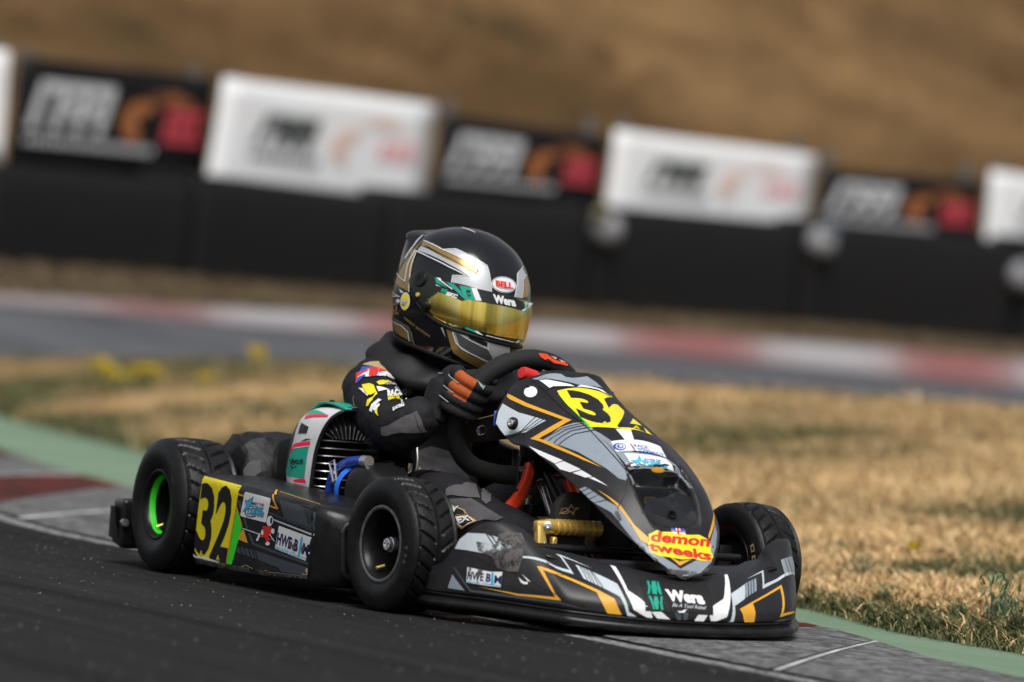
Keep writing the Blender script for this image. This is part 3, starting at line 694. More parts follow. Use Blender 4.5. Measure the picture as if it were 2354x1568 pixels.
# ---- side pods: hollow box with a mouth facing forward
def side_pod(s):
    Y = lambda y: s * y
    # cross sections along x, closed rounded loop in y-z
    def loop(x0t, yo, yi, zb, zt, r=0.016, tuck=0.02, lean=0.0):
        pts = []
        cs = [((yo - r), (zt - r), 0, 90), ((yi + r), (zt - r), 90, 180), ((yi + r), (zb + r), 180, 270), ((yo - tuck - r), (zb + r), 270, 360)]
        for cy, cz, a0, a1 in cs:
            for a in np.linspace(a0, a1, 5): pts.append((cy + r * cos(radians(a)), cz + r * sin(radians(a))))
        return pts
    st = [(-0.752, 0.470, 0.36, 0.045, 0.200, 0.02), (-0.748, 0.480, 0.35, 0.034, 0.211, 0.016), (-0.735, 0.4855, 0.33, 0.030, 0.2165, 0.014), (-0.55, 0.4905, 0.31, 0.028, 0.208, 0.014), (-0.35, 0.4905, 0.31, 0.028, 0.1965, 0.014), (-0.20, 0.487, 0.31, 0.028, 0.1875, 0.016), (-0.172, 0.474, 0.31, 0.030, 0.181, 0.022), (-0.158, 0.455, 0.315, 0.036, 0.172, 0.026)]
    V = []
    for x, yo, yi, zb, zt, r in st:
        for y, z in loop(x, yo, yi, zb, zt, r, 0.012):
            V.append((x - 0.23 * max(0, (0.2165 - z)) * (x < -0.6) - (0.05 * (0.19 - z) if x > -0.3 else 0), Y(y), z))
    n = len(st); m = 20
    Fr = grid_faces(n, m, cv=True) + [tuple(range(m))]
    # mouth: rim ring then a sunken recess
    base = (n - 1) * m
    c = np.mean(np.array(V[base:base + m]), axis=0)
    r1 = [(np.array(v) - c) * np.array([1, 0.80, 0.80]) + c + np.array([0.006, 0, 0]) for v in V[base:base + m]]
    r2 = [(np.array(v) - c) * np.array([1, 0.70, 0.74]) + c + np.array([-0.004, 0, 0]) for v in V[base:base + m]]
    r3 = [(np.array(v) - c) * np.array([1, 0.62, 0.68]) + c + np.array([-0.12, 0, 0]) for v in V[base:base + m]]
    for r in (r1, r2, r3): V += [tuple(p) for p in r]
    for k in range(3):
        a = base + k * m
        Fr += [(a + j, a + (j + 1) % m, a + m + (j + 1) % m, a + m + j) for j in range(m)]
    Fr.append(tuple(base + 3 * m + j for j in range(m)))
    o = mk('side_pod', V, Fr, BLACK, kart, True, sharp=50)
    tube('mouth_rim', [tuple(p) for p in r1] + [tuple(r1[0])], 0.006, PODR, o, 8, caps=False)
    bm = bmesh.new(); bm.from_mesh(o.data); bmesh.ops.recalc_face_normals(bm, faces=bm.faces); bm.to_mesh(o.data); bm.free()
    return o
PODR = mat('lit_black_edge', (0.022, 0.022, 0.024), 0.42, var=0.4, vscale=30)  # lighter black, so the pod mouth rim has its lit edge in the colour
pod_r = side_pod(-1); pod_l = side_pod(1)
TARGETS['pod'] = pod_r

# ---- front bumper
BST = [  # y, top edge x z, paint-bottom x
    (0.0, 0.405, 0.118, 0.472), (0.05, 0.402, 0.120, 0.471), (0.10, 0.385, 0.128, 0.464), (0.15, 0.345, 0.138, 0.452), (0.20, 0.30, 0.148, 0.434), (0.240, 0.278, 0.154, 0.413), (0.258, 0.270, 0.176, 0.390), (0.285, 0.262, 0.190, 0.352), (0.318, 0.244, 0.193, 0.296), (0.340, 0.220, 0.182, 0.254), (0.360, 0.190, 0.155, 0.215), (0.374, 0.158, 0.112, 0.172), (0.384, 0.115, 0.095, 0.125), (0.38, 0.05, 0.09, 0.055)]
def bumper_rows():
    out = []
    full = [(-y, a, b_, c) for y, a, b_, c in BST[::-1]] + BST[1:]
    for y, xt, zt, xb in full:
        drop = 0.012 * max(0, 1 - (y / 0.33) ** 2)
        zb = 0.053 - drop
        if abs(y) < 0.41 and y > 0 and abs(y) < 0.25 and abs(y) > 0.2: pass
        f = 1.0 if abs(y) < 0.30 else max(0.0, 1 - (abs(y) - 0.30) / 0.1)
        inn = np.array([-1, 0, 0]) * 0.06 * f + np.array([-0.01, -np.sign(y) * 0.05, 0]) * (1 - f)
        p = lambda x, z: np.array([x, y, z])
        row = [p(xt, zt - 0.05) + inn * 0.7, p(xt, zt - 0.022) + inn * 0.5, p(xt, zt - 0.004) + inn * 0.16, p(xt, zt), p(xt + (xb - xt) * 0.30, zt - (zt - zb) * 0.14), p(xt + (xb - xt) * 0.72, zt - (zt - zb) * 0.44), p(xt + (xb - xt) * 0.98, zt - (zt - zb) * 0.76), p(xb, zb)]
        out.append(row)
    return np.array(out)
BR = bumper_rows()
BG = surf(BR, 150, 36)
fb = mk('front_bumper', BG.reshape(-1, 3), grid_faces(150, 36), CHAR, kart, True)
solidify(fb, 0.004, 1 if False else -1)
TARGETS['bumper'] = fb
lip = []
for row in BR:
    e = row[-1]; nrm = np.array([0.92, 0.0, 0]); yy = e[1]
    side = np.clip((abs(yy) - 0.25) / 0.16, 0, 1)
    nrm = np.array([1 - 0.75 * side, np.sign(yy) * 0.85 * side, 0]); nrm /= np.linalg.norm(nrm)
    z0 = e[2]
    lip.append([e + nrm * -0.004, e + nrm * 0.001 + [0, 0, -0.004], e + nrm * -0.004 + [0, 0, -0.009], e + nrm * 0.006 + [0, 0, -0.013], e + nrm * 0.010 + [0, 0, -0.019], e + nrm * 0.007 + [0, 0, -0.027], e + nrm * -0.01 + [0, 0, -0.031], e + nrm * -0.05 + [0, 0, -0.030]])
LG = surf(lip, 150, 26)
mk('lower_lip', LG.reshape(-1, 3), grid_faces(150, 26), BLACK, fb, True)
# black inner deck and cross bar behind the bumper face
deck = surf([[(0.33, y, 0.118 + 0.02 * (abs(y) > 0.2)), (0.27, y, 0.132 + 0.01 * (abs(y) > .2)), (0.20, y, 0.125), (0.12, y, 0.09)] for y in np.linspace(-0.25, 0.25, 7)], 24, 16)
solidify(mk('bumper_deck', deck.reshape(-1, 3), grid_faces(24, 16), BLACK, kart, True), 0.004, -1)
tube('cross_bar', [(0.20, -0.24, 0.150), (0.215, 0, 0.150), (0.20, 0.24, 0.150)], 0.0075, BLACK, kart, 10, 20)

# ---- nose panel
EDGE = [(-0.112, 0.078, 0.464), (-0.13, 0.098, 0.452), (-0.127, 0.121, 0.428), (-0.113, 0.149, 0.377), (-0.036, 0.153, 0.338), (0.033, 0.151, 0.33), (0.109, 0.147, 0.308), (0.176, 0.141, 0.283), (0.253, 0.131, 0.251), (0.33, 0.113, 0.206), (0.413, 0.062, 0.145), (0.4225, 0.03, 0.1215)]
CREASE = [(-0.085, 0.055, 0.474), (-0.058, 0.068, 0.448), (0.0, 0.070, 0.4165), (0.05, 0.070, 0.400), (0.11, 0.070, 0.381), (0.165, 0.069, 0.360), (0.222, 0.068, 0.335), (0.280, 0.066, 0.301), (0.335, 0.060, 0.2535), (0.390, 0.047, 0.181), (0.4125, 0.034, 0.145), (0.4238, 0.016, 0.1185)]
CENT = [(-0.081, 0.478), (-0.055, 0.460), (0.0, 0.434), (0.053, 0.4135), (0.115, 0.3965), (0.175, 0.378), (0.237, 0.346), (0.293, 0.308), (0.348, 0.254), (0.391, 0.184), (0.412, 0.145), (0.4242, 0.117)]
NR = []
for e, c, n in zip(EDGE, CREASE, CENT):
    e, c, n = np.array(e), np.array(c), np.array([n[0], 0, n[1]])
    m1 = (e + c) / 2 + np.array([0.008, 0.008, 0.005]) * (0 if len(NR) < 3 else 0.5 if len(NR) < 5 else 1) * max(0.0, min(1, (np.linalg.norm(e - c) - 0.045) / 0.07))
    m2 = (c + n) / 2 + np.array([0.003, 0, 0.003]) * (len(NR) < 8)
    half = [e, m1, c, m2]
    NR.append([p * [1, -1, 1] for p in half] + [n] + [p for p in half[::-1]])
NG = surf(NR, 150, 110)
# crease line and the air scoop pressed into the skin
def scoop(P):
    x, y, z = P
    zl, zb = 0.318, 0.200
    t = (zl - z) / (zl - zb)
    if not 0 <= t <= 1: return 0.0
    w = 0.062 - 0.012 * t ** 2 + 0.006 * sin(pi * t)
    edge = 1 - (abs(y) / w) ** 6 if abs(y) < w else 0
    ramp = min(1, t / 0.07) * (1 - t) ** 0.9 * (1 if t < 0.9 else (1 - t) / 0.1 * 1.0)
    return 0.044 * max(0, edge) ** 0.8 * ramp
NN = np.cross(np.gradient(NG, axis=0), np.gradient(NG, axis=1)); NN /= np.linalg.norm(NN, axis=2)[:, :, None] + 1e-9
if NN[60, 55] @ np.array([0.7, 0, 0.7]) < 0: NN = -NN
depth = np.array([[scoop(NG[i, j]) for j in range(110)] for i in range(150)])
inward = np.array([-0.55, 0, -0.83])
NP = NG + depth[:, :, None] * inward
nf = grid_faces(150, 110)
dflat = depth.reshape(-1)
NF = NP.reshape(-1, 3)
nmid = [1 if min(dflat[i] for i in f) > 0.004 and NF[f[0]][2] > 0.236 + 0.42 * abs(NF[f[0]][1]) - 0.02 else 0 for f in nf]
nose = mk('nose_panel', NP.reshape(-1, 3), nf, CHAR, kart, True, mats=[CHAR, GLOSS], midx=nmid)
solidify(nose, 0.0035, -1 if np.dot(np.cross(NP[60, 61 - 6] - NP[60, 54], NP[61, 54] - NP[60, 54]), [0.7, 0, 0.7]) else 1)
TARGETS['nose'] = nose
tube('lip_edge', [(0.2805 - 0.026 * (y / 0.06) ** 2, y, 0.319 - 0.004 * (y / 0.06) ** 2) for y in np.linspace(-0.058, 0.058, 9)], 0.0034, CHAR, nose, 8, 24)
lathe('fixing_hole', [(0.0, 0.0095), (0.003, 0.0085), (0.0, 0.0065), (-0.006, 0.006), (-0.006, 0.0001)], (0.352, 0.0, 0.231), (0.8, 0, 0.6), BLACKM, nose, 20)
lathe('fixing_bolt', [(-0.003, 0.0125), (0.003, 0.0125), (0.006, 0.010), (0.006, 0.006), (0.003, 0.005), (0.003, 0.0001)], (-0.032, -0.1535, 0.374), (0.25, -0.96, 0.15), BLACK, nose, 20)
lathe('bolt_head', [(0.004, 0.0088), (0.008, 0.0075), (0.009, 0.0045), (0.006, 0.004), (0.006, 0.0001)], (-0.032, -0.1535, 0.374), (0.25, -0.96, 0.15), STEEL, nose, 18)

# ---- steering wheel, column, fairing supports
WC = np.array([-0.285, -0.008, 0.379]); tl = radians(19)
WUP = np.array([sin(tl), 0, cos(tl)]); WRT = np.array([0, -1.0, 0]); WN = np.array([-cos(tl), 0, sin(tl)])   # WN points to the driver
def rim_pt(a):
    a_ = radians(a); r = 0.129 + 0.012 * max(0, cos(radians(a + 38))) ** 2
    r = r * (1 - 0.10 * max(0, cos(radians(a + 78))) ** 6)         # flattened lower edge, wheel turned to the left
    return WC + r * (cos(a_) * WRT + sin(a_) * WUP)
sw = empty('steering_wheel'); sw.parent = kart
V, F = [], []
na = 96
for k in range(na):
    a = 360 * k / na
    c = rim_pt(a); t = rim_pt(a + 2) - rim_pt(a - 2); t /= np.linalg.norm(t)
    o_ = np.cross(t, WN); rr = 0.0185 + (0.0012 if (20 < a < 62 or 150 < a < 195) else 0)
    for j in range(16):
        b_ = 2 * pi * j / 16
        V.append(c + rr * (cos(b_) * o_ + sin(b_) * WN))
TARGETS['rim'] = mk('rim', V, grid_faces(na, 16, cu=True, cv=True), GRIP, sw, True)
for (a0, a1) in ((8, 66), (142, 200)):      # textured grips, slightly fatter
    V = []
    nn = 60
    for k in range(nn):
        a = a0 + (a1 - a0) * k / (nn - 1)
        c = rim_pt(a); t = rim_pt(a + 2) - rim_pt(a - 2); t /= np.linalg.norm(t); o_ = np.cross(t, WN)
        for j in range(28):
            b_ = 2 * pi * j / 28
            rr = 0.0198 + 0.0005 * (1 if (k + j) % 2 else -1)
            V.append(c + rr * (cos(b_) * o_ + sin(b_) * WN))
    mk('grip', V, grid_faces(nn, 28, cv=True), GRIP, sw, True, sharp=80)
tube('stitching', [rim_pt(a) + 0.0188 * np.array([-0.1, 0, 0.99]) for a in np.linspace(-112, -62, 30)], 0.0014, mat('brown_thread', (0.06, 0.022, 0.012), 0.8), sw, 6)
HUBC = WC - WN * 0.02
for a in (-18, 90, 198):     # three spokes with lightening holes
    e_ = rim_pt(a); d = e_ - HUBC; L_ = np.linalg.norm(d); d /= L_; s_ = np.cross(d, WN)
    w0, w1 = 0.032, 0.022
    bm = bmesh.new()
    outer = [HUBC + d * 0.01 + s_ * w0, HUBC + d * (L_ - 0.01) + s_ * w1, HUBC + d * (L_ - 0.01) - s_ * w1, HUBC + d * 0.01 - s_ * w0]
    prism('spoke', outer, BLACK, sw, tuple(WN * 0.004))
    hc = HUBC + d * (L_ * 0.62)
    lathe('spoke_hole', [(0.0, 0.0115), (0.001, 0.0095), (-0.001, 0.009), (-0.001, 0.0001)], tuple(hc - WN * 0.0006), tuple(-WN), STEEL if a == -18 else BLACKM, sw, 20)
lathe('hub', [(-0.03, 0.024), (-0.01, 0.03), (0.006, 0.03), (0.010, 0.02), (0.010, 0.001)], tuple(HUBC), tuple(WN), BLACK, sw, 24)
tube('steering_column', [tuple(HUBC - WN * 0.02), (-0.20, 0.0, 0.30), (0.12, 0.0, 0.06)], 0.011, BLACK, kart, 14)
hull('mount_bracket', [(-0.20, -0.05, 0.335), (-0.20, 0.05, 0.335), (-0.23, -0.03, 0.28), (-0.23, 0.03, 0.28), (-0.15, -0.05, 0.33), (-0.15, 0.05, 0.33), (-0.17, -0.02, 0.265), (-0.17, 0.03, 0.265)], BLACK, kart, 0.006, 2)
for y0, y1, x0 in ((-0.03, -0.098, -0.182), (0.045, 0.06, -0.165)):
    tube('column_support', [(x0, y0, 0.292), (x0 + 0.014, y0 - 0.012 * (y0 < 0), 0.262), (x0 + 0.03, y0 + (y1 - y0) * 0.55, 0.225), (x0 + 0.045, y1, 0.185), (x0 + 0.08, y1 * 1.3, 0.06)], [0.011, 0.012, 0.0135, 0.0145, 0.0145], ORANGE, kart, 14, 30)
tube('cable_tie', [(-0.161, -0.062, 0.2345), (-0.158, -0.065, 0.2295)], 0.0155, BLACKM, kart, 14)
tube('strut_bolt', [(-0.178, -0.055, 0.2825), (-0.176, -0.028, 0.2845)], 0.0052, STEEL, kart, 8)
for off in (0.0, 0.024):
    tube('damper_rod', [(-0.196 + off * .2, 0.0 + off, 0.268), (-0.138 + off * .2, 0.002 + off, 0.20), (-0.05 + off * .2, 0.004 + off, 0.09)], 0.0085 if off == 0 else 0.006, STEEL, kart, 14)
tube('damper_collar', [(-0.207, 0.008, 0.292), (-0.19, 0.008, 0.262)], [0.021, 0.019], BLACK, kart, 18)
tube('throttle_cable', [(-0.205, -0.03, 0.335), (-0.20, -0.045, 0.29), (-0.17, -0.06, 0.25), (-0.13, -0.08, 0.19), (-0.1, -0.1, 0.12)], 0.0045, BLACKM, kart, 8, 24)
tube('brake_cable', [(-0.21, 0.0, 0.33), (-0.215, -0.02, 0.27), (-0.22, -0.04, 0.22), (-0.2, -0.045, 0.17)], 0.003, BLACKM, kart, 8, 24)
# fuel tank with cap, pipe and clamp, between the legs under the column
bm = box_bm((-0.19, -0.005, 0.115), (0.20, 0.19, 0.145), None, 0.02, 3)
bmobj('fuel_tank', bm, CREAM, kart, True, 40)
tube('tank_cap', [(-0.20, -0.035, 0.186), (-0.20, -0.035, 0.214)], 0.036, BLACK, kart, 28)
tube('tank_neck', [(-0.20, -0.035, 0.214), (-0.20, -0.035, 0.226)], 0.021, STEEL, kart, 24)
tube('neck_clamp', [(-0.20, -0.035, 0.226), (-0.20, -0.035, 0.2315)], 0.0215, GOLDV, kart, 24)
tube('overflow_hose', [(-0.20, -0.035, 0.231), (-0.195, -0.03, 0.245), (-0.18, -0.01, 0.262), (-0.14, 0.05, 0.285), (-0.1, 0.1, 0.30)], 0.0085, mat('brown_hose', (0.06, 0.032, 0.02), 0.3, spec=0.6), kart, 12, 24)
# pedals: gold ribbed foot peg across each pedal
def pedal(s):
    e = empty('pedal'); e.parent = kart
    ctr = lambda y: (0.15, s * y, 0.187)
    prof = [(0.0, 0.0001), (0.0, 0.0145), (0.018, 0.0145)]
    y = 0.020
    for k in range(8): prof += [(y, 0.0122), (y + 0.0010, 0.0122), (y + 0.0024, 0.0155), (y + 0.0100, 0.0155), (y + 0.0114, 0.0122)]; y += 0.0122
    prof += [(y, 0.0118), (y, 0.0001)]
    lathe('peg', prof, (0.148, s * 0.158, 0.187), (0, -s, 0), GOLDM, e, 26, sharp=30)
    hull('peg_clamp', [(0.133, s * 0.158, 0.172), (0.133, s * 0.158, 0.20), (0.163, s * 0.158, 0.20), (0.163, s * 0.158, 0.172), (0.14, s * 0.182, 0.176), (0.14, s * 0.182, 0.196), (0.156, s * 0.182, 0.196), (0.156, s * 0.182, 0.176)], GOLDM, e, 0.003, 2)
    hull('peg_arm', [(0.140, s * 0.166, 0.195), (0.156, s * 0.166, 0.195), (0.140, s * 0.180, 0.195), (0.156, s * 0.180, 0.195), (0.15, s * 0.160, 0.128), (0.172, s * 0.160, 0.128), (0.15, s * 0.184, 0.128), (0.172, s * 0.184, 0.128)], GOLDM, e, 0.004, 2)
    hull('peg_foot', [(0.150, s * 0.140, 0.168), (0.165, s * 0.140, 0.168), (0.150, s * 0.150, 0.168), (0.165, s * 0.150, 0.168), (0.150, s * 0.140, 0.143), (0.165, s * 0.150, 0.143), (0.165, s * 0.140, 0.143), (0.150, s * 0.150, 0.143)], GOLDM, e, 0.002, 1)
    lathe('peg_bolt', [(0, 0.0075), (0.005, 0.0075), (0.006, 0.004), (0.003, 0.003), (0.003, 0.0001)], (0.163, s * 0.163, 0.189), (0.9, -s * -0.4, 0.1), STEEL, e, 16)
    tube('pedal_bar', [(0.14, s * 0.165, 0.19), (0.18, s * 0.168, 0.12), (0.16, s * 0.16, 0.05)], 0.006, STEEL, e, 10)
pedal(-1); pedal(1)
tube('tie_rod', [(-0.05, -0.02, 0.085), (-0.03, -0.31, 0.10)], 0.007, STEEL, kart, 10)
tube('tie_rod', [(-0.05, 0.02, 0.085), (-0.03, 0.31, 0.10)], 0.007, STEEL, kart, 10)
for s in (-1, 1): box('stub_axle_bracket', (0.0, s * 0.315, 0.115), (0.035, 0.03, 0.10), BLACK, kart, None, 0.005)
lathe('stop_button', [(0, 0.013), (0.03, 0.013), (0.036, 0.011), (0.037, 0.0001)], (-0.145, -0.055, 0.466), (0.2, -0.75, 0.15), REDV, kart, 20)
hull('nose_bracket', [(-0.13, -0.10, 0.44), (-0.09, -0.10, 0.45), (-0.13, 0.10, 0.44), (-0.09, 0.10, 0.45), (-0.16, -0.03, 0.34), (-0.12, -0.03, 0.34), (-0.16, 0.03, 0.34), (-0.12, 0.03, 0.34)], BLACKM, kart, 0.004, 1)
tube('bracket_hoop', [(-0.135, -0.10, 0.40), (-0.15, -0.10, 0.435), (-0.15, -0.075, 0.458), (-0.145, -0.03, 0.472), (-0.14, 0.05, 0.472), (-0.14, 0.09, 0.44)], 0.0075, BLACK, kart, 12, 40)
box('timing_display', (-0.235, -0.02, 0.41), (0.03, 0.09, 0.05), BLACKM, kart, None, 0.006)
box('display_label', (-0.2185, -0.085, 0.378), (0.004, 0.030, 0.030), ROYAL, kart, None, 0.001, 1)
box('display_label', (-0.2165, -0.062, 0.381), (0.003, 0.016, 0.026), WHITE, kart, None, 0.001, 1)

# ---- engine on the right of the seat
stem_name = lambda o: o.name.split('.')[0]
eng = empty('engine'); eng.parent = kart; eng.location = (0, 0, 0)
EX0, EX1, EY0, EY1 = -0.685, -0.555, -0.33, -0.165
fin_z = np.linspace(0.178, 0.302, 9)
def fin_loop(x0, x1, y0, y1, z, r=0.03):
    pts = []
    for cx, cy, a0 in ((x1 - r, y1 - r, 0), (x0 + r, y1 - r, 90), (x0 + r, y0 + r, 180), (x1 - r, y0 + r, 270)):
        for a in np.linspace(a0, a0 + 90, 5): pts.append((cx + r * cos(radians(a)), cy + r * sin(radians(a)), z))
    return pts
for k, z in enumerate(fin_z):
    o = prism('cooling_fin', fin_loop(EX0 + 0.01, EX1 - 0.006, EY0 + 0.006, EY1 - 0.012, z, 0.034), FIN, eng, (0, 0, 0.0028))
    tube('fin_edge', [(p[0], p[1], z + 0.0014) for p in fin_loop(EX0 + 0.01, EX1 - 0.0055, EY0 + 0.0055, EY1 - 0.012, z, 0.034)[10:] + fin_loop(EX0 + 0.01, EX1 - 0.0055, EY0 + 0.0055, EY1 - 0.012, z, 0.034)[:5]], 0.0012, ALU, o, 6)
hull('cylinder_barrel', fin_loop(EX0 + 0.03, EX1 - 0.035, EY0 + 0.035, EY1 - 0.035, 0.15, 0.02) + fin_loop(EX0 + 0.03, EX1 - 0.035, EY0 + 0.035, EY1 - 0.035, 0.315, 0.02), BLACKM, eng)
yc = (EY0 + EY1) / 2
for k in range(12):
    u = k / 5.5 - 1
    b0 = np.array([EX1 - 0.012, yc + 0.040 * u, 0.308])
    tip = np.array([EX1 - 0.030, yc + 0.063 * u, 0.309 + 0.050 * (1 - 0.75 * u * u)])
    mid = (b0 + tip) / 2 + np.array([0.010, 0.006 * u, 0.003])
    G = surf([[b0 + [-0.09, 0, 0], b0 + [-0.03, 0, 0], b0], [mid + [-0.09, 0, 0], mid + [-0.04, 0, 0], mid], [tip + [-0.07, 0, 0], tip + [-0.04, 0, 0], tip]], 10, 4)
    o = solidify(mk('head_fin', G.reshape(-1, 3), grid_faces(10, 4), FIN, eng), 0.0024, 0)
    tube('fin_edge', [tuple(g) for g in G[:, -1]], 0.0014, ALU, o, 6)
# shroud: shell round the back, right side and top
def shroud_section(z):
    t = (z - 0.165) / 0.215
    lean = 0.012 * t
    r = 0.03
    side = EY0 + 0.0 + (0.0 if t < 0.55 else 0.045 * ((t - 0.55) / 0.45) ** 1.6)
    return side, lean
SH = []
for z, sy, xf, xb in [(0.170, -0.322, -0.572, -0.655), (0.195, -0.332, -0.560, -0.690), (0.23, -0.335, -0.553, -0.705), (0.28, -0.333, -0.548, -0.705), (0.32, -0.328, -0.535, -0.694), (0.348, -0.318, -0.520, -0.676), (0.364, -0.300, -0.510, -0.656), (0.371, -0.270, -0.508, -0.635)]:
    SH.append([(xf, sy, z), (xf - 0.03, sy - 0.003, z), ((xf + xb) / 2 - 0.01, sy - 0.005, z), (xb + 0.01, sy + 0.012, z), (xb - 0.005, sy + 0.05, z), (xb - 0.006, -0.22, z + 0.0), (xb, -0.17, z)])
G = surf(SH, 40, 40)
shr = mk('engine_shroud', G.reshape(-1, 3), grid_faces(40, 40), OFFW, eng, True)
solidify(shr, 0.004, 0); TARGETS['shroud'] = shr
TP = surf([[(-0.50, y, 0.370 - 0.10 * max(0, y + 0.21) ** 1 - 0.0 * y), (-0.56, y, 0.378 - 0.10 * max(0, y + 0.21)), (-0.62, y, 0.377 - 0.10 * max(0, y + 0.21)), (-0.655, y, 0.362 - 0.1 * max(0, y + 0.21))] for y in (-0.298, -0.26, -0.22, -0.18, -0.155)] + [[(-0.50, -0.142, 0.345), (-0.56, -0.14, 0.35), (-0.62, -0.14, 0.35), (-0.65, -0.142, 0.34)], [(-0.505, -0.135, 0.27), (-0.56, -0.132, 0.27), (-0.62, -0.132, 0.27), (-0.65, -0.135, 0.27)]], 36, 20)
top = mk('shroud_top', TP.reshape(-1, 3), grid_faces(36, 20), TEAL, eng, True, mats=[TEAL, BLACKM], midx=[1 if f[0] // 20 > 24 else 0 for f in grid_faces(36, 20)])
solidify(top, 0.004, 0); TARGETS['shroudtop'] = top
rimpts = [(r[0][0] + 0.001, r[0][1], r[0][2]) for r in SH[:7]] + [(-0.502, -0.275, 0.3735), (-0.499, -0.24, 0.374), (-0.499, -0.21, 0.3705), (-0.499, -0.17, 0.3655), (-0.499, -0.145, 0.348), (-0.502, -0.134, 0.30), (-0.505, -0.133, 0.24), (-0.515, -0.135, 0.19)]
tube('shroud_edge', rimpts, 0.0042, BLACK, eng, 8, 80)
hull('shroud_back', [(-0.60, -0.135, 0.34), (-0.60, -0.135, 0.17), (-0.53, -0.133, 0.19), (-0.53, -0.133, 0.33), (-0.60, -0.128, 0.34), (-0.60, -0.128, 0.17)], BLACKM, eng)
for px_, py_, s_ in ((-0.64, -0.262, 1), (-0.585, -0.235, 1), (-0.56, -0.20, 1), (-0.545, -0.16, .8)):
    lathe('shroud_grommet', [(0, 0.012 * s_), (0.004, 0.012 * s_), (0.005, 0.006), (0.010, 0.005), (0.011, 0.0001)], (px_, py_, 0.374), (0.02, -0.1, 1), BLACK, eng, 16)
lathe('plug_cap', [(0, 0.016), (0.012, 0.016), (0.014, 0.013), (0.024, 0.013), (0.026, 0.018), (0.034, 0.018), (0.037, 0.0001)], (-0.575, -0.19, 0.372), (0.0, -0.05, 1), BLACK, eng, 20)
tube('plug_lead', [(-0.575, -0.19, 0.385), (-0.63, -0.185, 0.382), (-0.70, -0.20, 0.34), (-0.72, -0.22, 0.26)], 0.0055, BLACK, eng, 8, 24)
hull('ignition_box', [(-0.765, -0.315, 0.20), (-0.765, -0.315, 0.292), (-0.825, -0.30, 0.268), (-0.825, -0.30, 0.20), (-0.765, -0.21, 0.20), (-0.765, -0.21, 0.305), (-0.825, -0.21, 0.29), (-0.825, -0.21, 0.20), (-0.715, -0.30, 0.306), (-0.715, -0.22, 0.31), (-0.715, -0.30, 0.2)], BLACK, eng, 0.006, 2)
bm = box_bm((-0.585, -0.245, 0.150), (0.20, 0.15, 0.085), None, 0.02, 3)
bmobj('crankcase', bm, ALU, eng, True, 40)
lathe('drive_cover', [(0, 0.05), (0.02, 0.05), (0.03, 0.04), (0.032, 0.0001)], (-0.60, -0.322, 0.155), (0, -1, 0), ALU, eng, 32)
box('engine_plate', (-0.445, -0.30, 0.165), (0.05, 0.07, 0.03), BRNRED, eng, None, 0.004)
hull('carb_cover', [(x, y, z) for x, y, z in [(-0.415, -0.325, 0.14), (-0.415, -0.325, 0.225), (-0.395, -0.318, 0.262), (-0.345, -0.312, 0.264), (-0.30, -0.31, 0.235), (-0.285, -0.31, 0.14), (-0.415, -0.235, 0.14), (-0.42, -0.235, 0.25), (-0.40, -0.235, 0.276), (-0.335, -0.23, 0.276), (-0.28, -0.23, 0.235), (-0.27, -0.23, 0.14)]], BLACK, eng, 0.014, 3)
ca = np.array([-0.425, -0.283, 0.213]); cd = np.array([-0.93, 0.05, 0.12])
lathe('air_filter_band', [(-0.006, 0.046), (0.0, 0.049), (0.010, 0.049), (0.014, 0.045)], tuple(ca), tuple(cd), mat('blue_band', (0.02, 0.16, 0.75), 0.3), eng, 36)
lathe('carburettor', [(0.016, 0.038), (0.04, 0.034), (0.045, 0.022), (0.08, 0.022), (0.085, 0.03), (0.10, 0.03)], tuple(ca), tuple(cd), BLACKM, eng, 28)
tube('carb_linkage', [(-0.455, -0.325, 0.225), (-0.475, -0.328, 0.262), (-0.46, -0.325, 0.268), (-0.445, -0.322, 0.225)], 0.0024, STEEL, eng, 6)
lathe('carb_screw', [(0, 0.008), (0.008, 0.008), (0.010, 0.005), (0.012, 0.0001)], (-0.47, -0.315, 0.238), (-0.2, -0.8, 0.3), STEEL, eng, 14)
lathe('carb_screw', [(0, 0.010), (0.012, 0.009), (0.014, 0.0001)], (-0.49, -0.30, 0.225), (-0.2, -0.8, 0.2), ALU, eng, 14)
tube('fuel_hose', [(-0.509, -0.305, 0.178), (-0.513, -0.305, 0.198), (-0.5, -0.305, 0.23), (-0.47, -0.305, 0.253), (-0.422, -0.305, 0.267), (-0.368, -0.305, 0.272)], 0.011, BLUEH, eng, 14, 40)
tube('hose_clip', [(-0.368, -0.305, 0.272), (-0.35, -0.301, 0.272)], 0.0125, STEEL, eng, 14)
tube('ht_cable', [(-0.497, -0.135, 0.315), (-0.48, -0.138, 0.27), (-0.485, -0.142, 0.235)], 0.0028, ALU, eng, 8, 20)
tube('cable_ferrule', [(-0.485, -0.142, 0.235), (-0.487, -0.145, 0.212)], 0.008, ALU, eng, 12)

for o in eng.children_recursive:
    if stem_name(o) not in ('carb_cover', 'air_filter_band', 'carburettor', 'carb_linkage', 'carb_screw', 'fuel_hose', 'hose_clip'): o.data.transform(Matrix.Translation((0.016, 0, 0)))
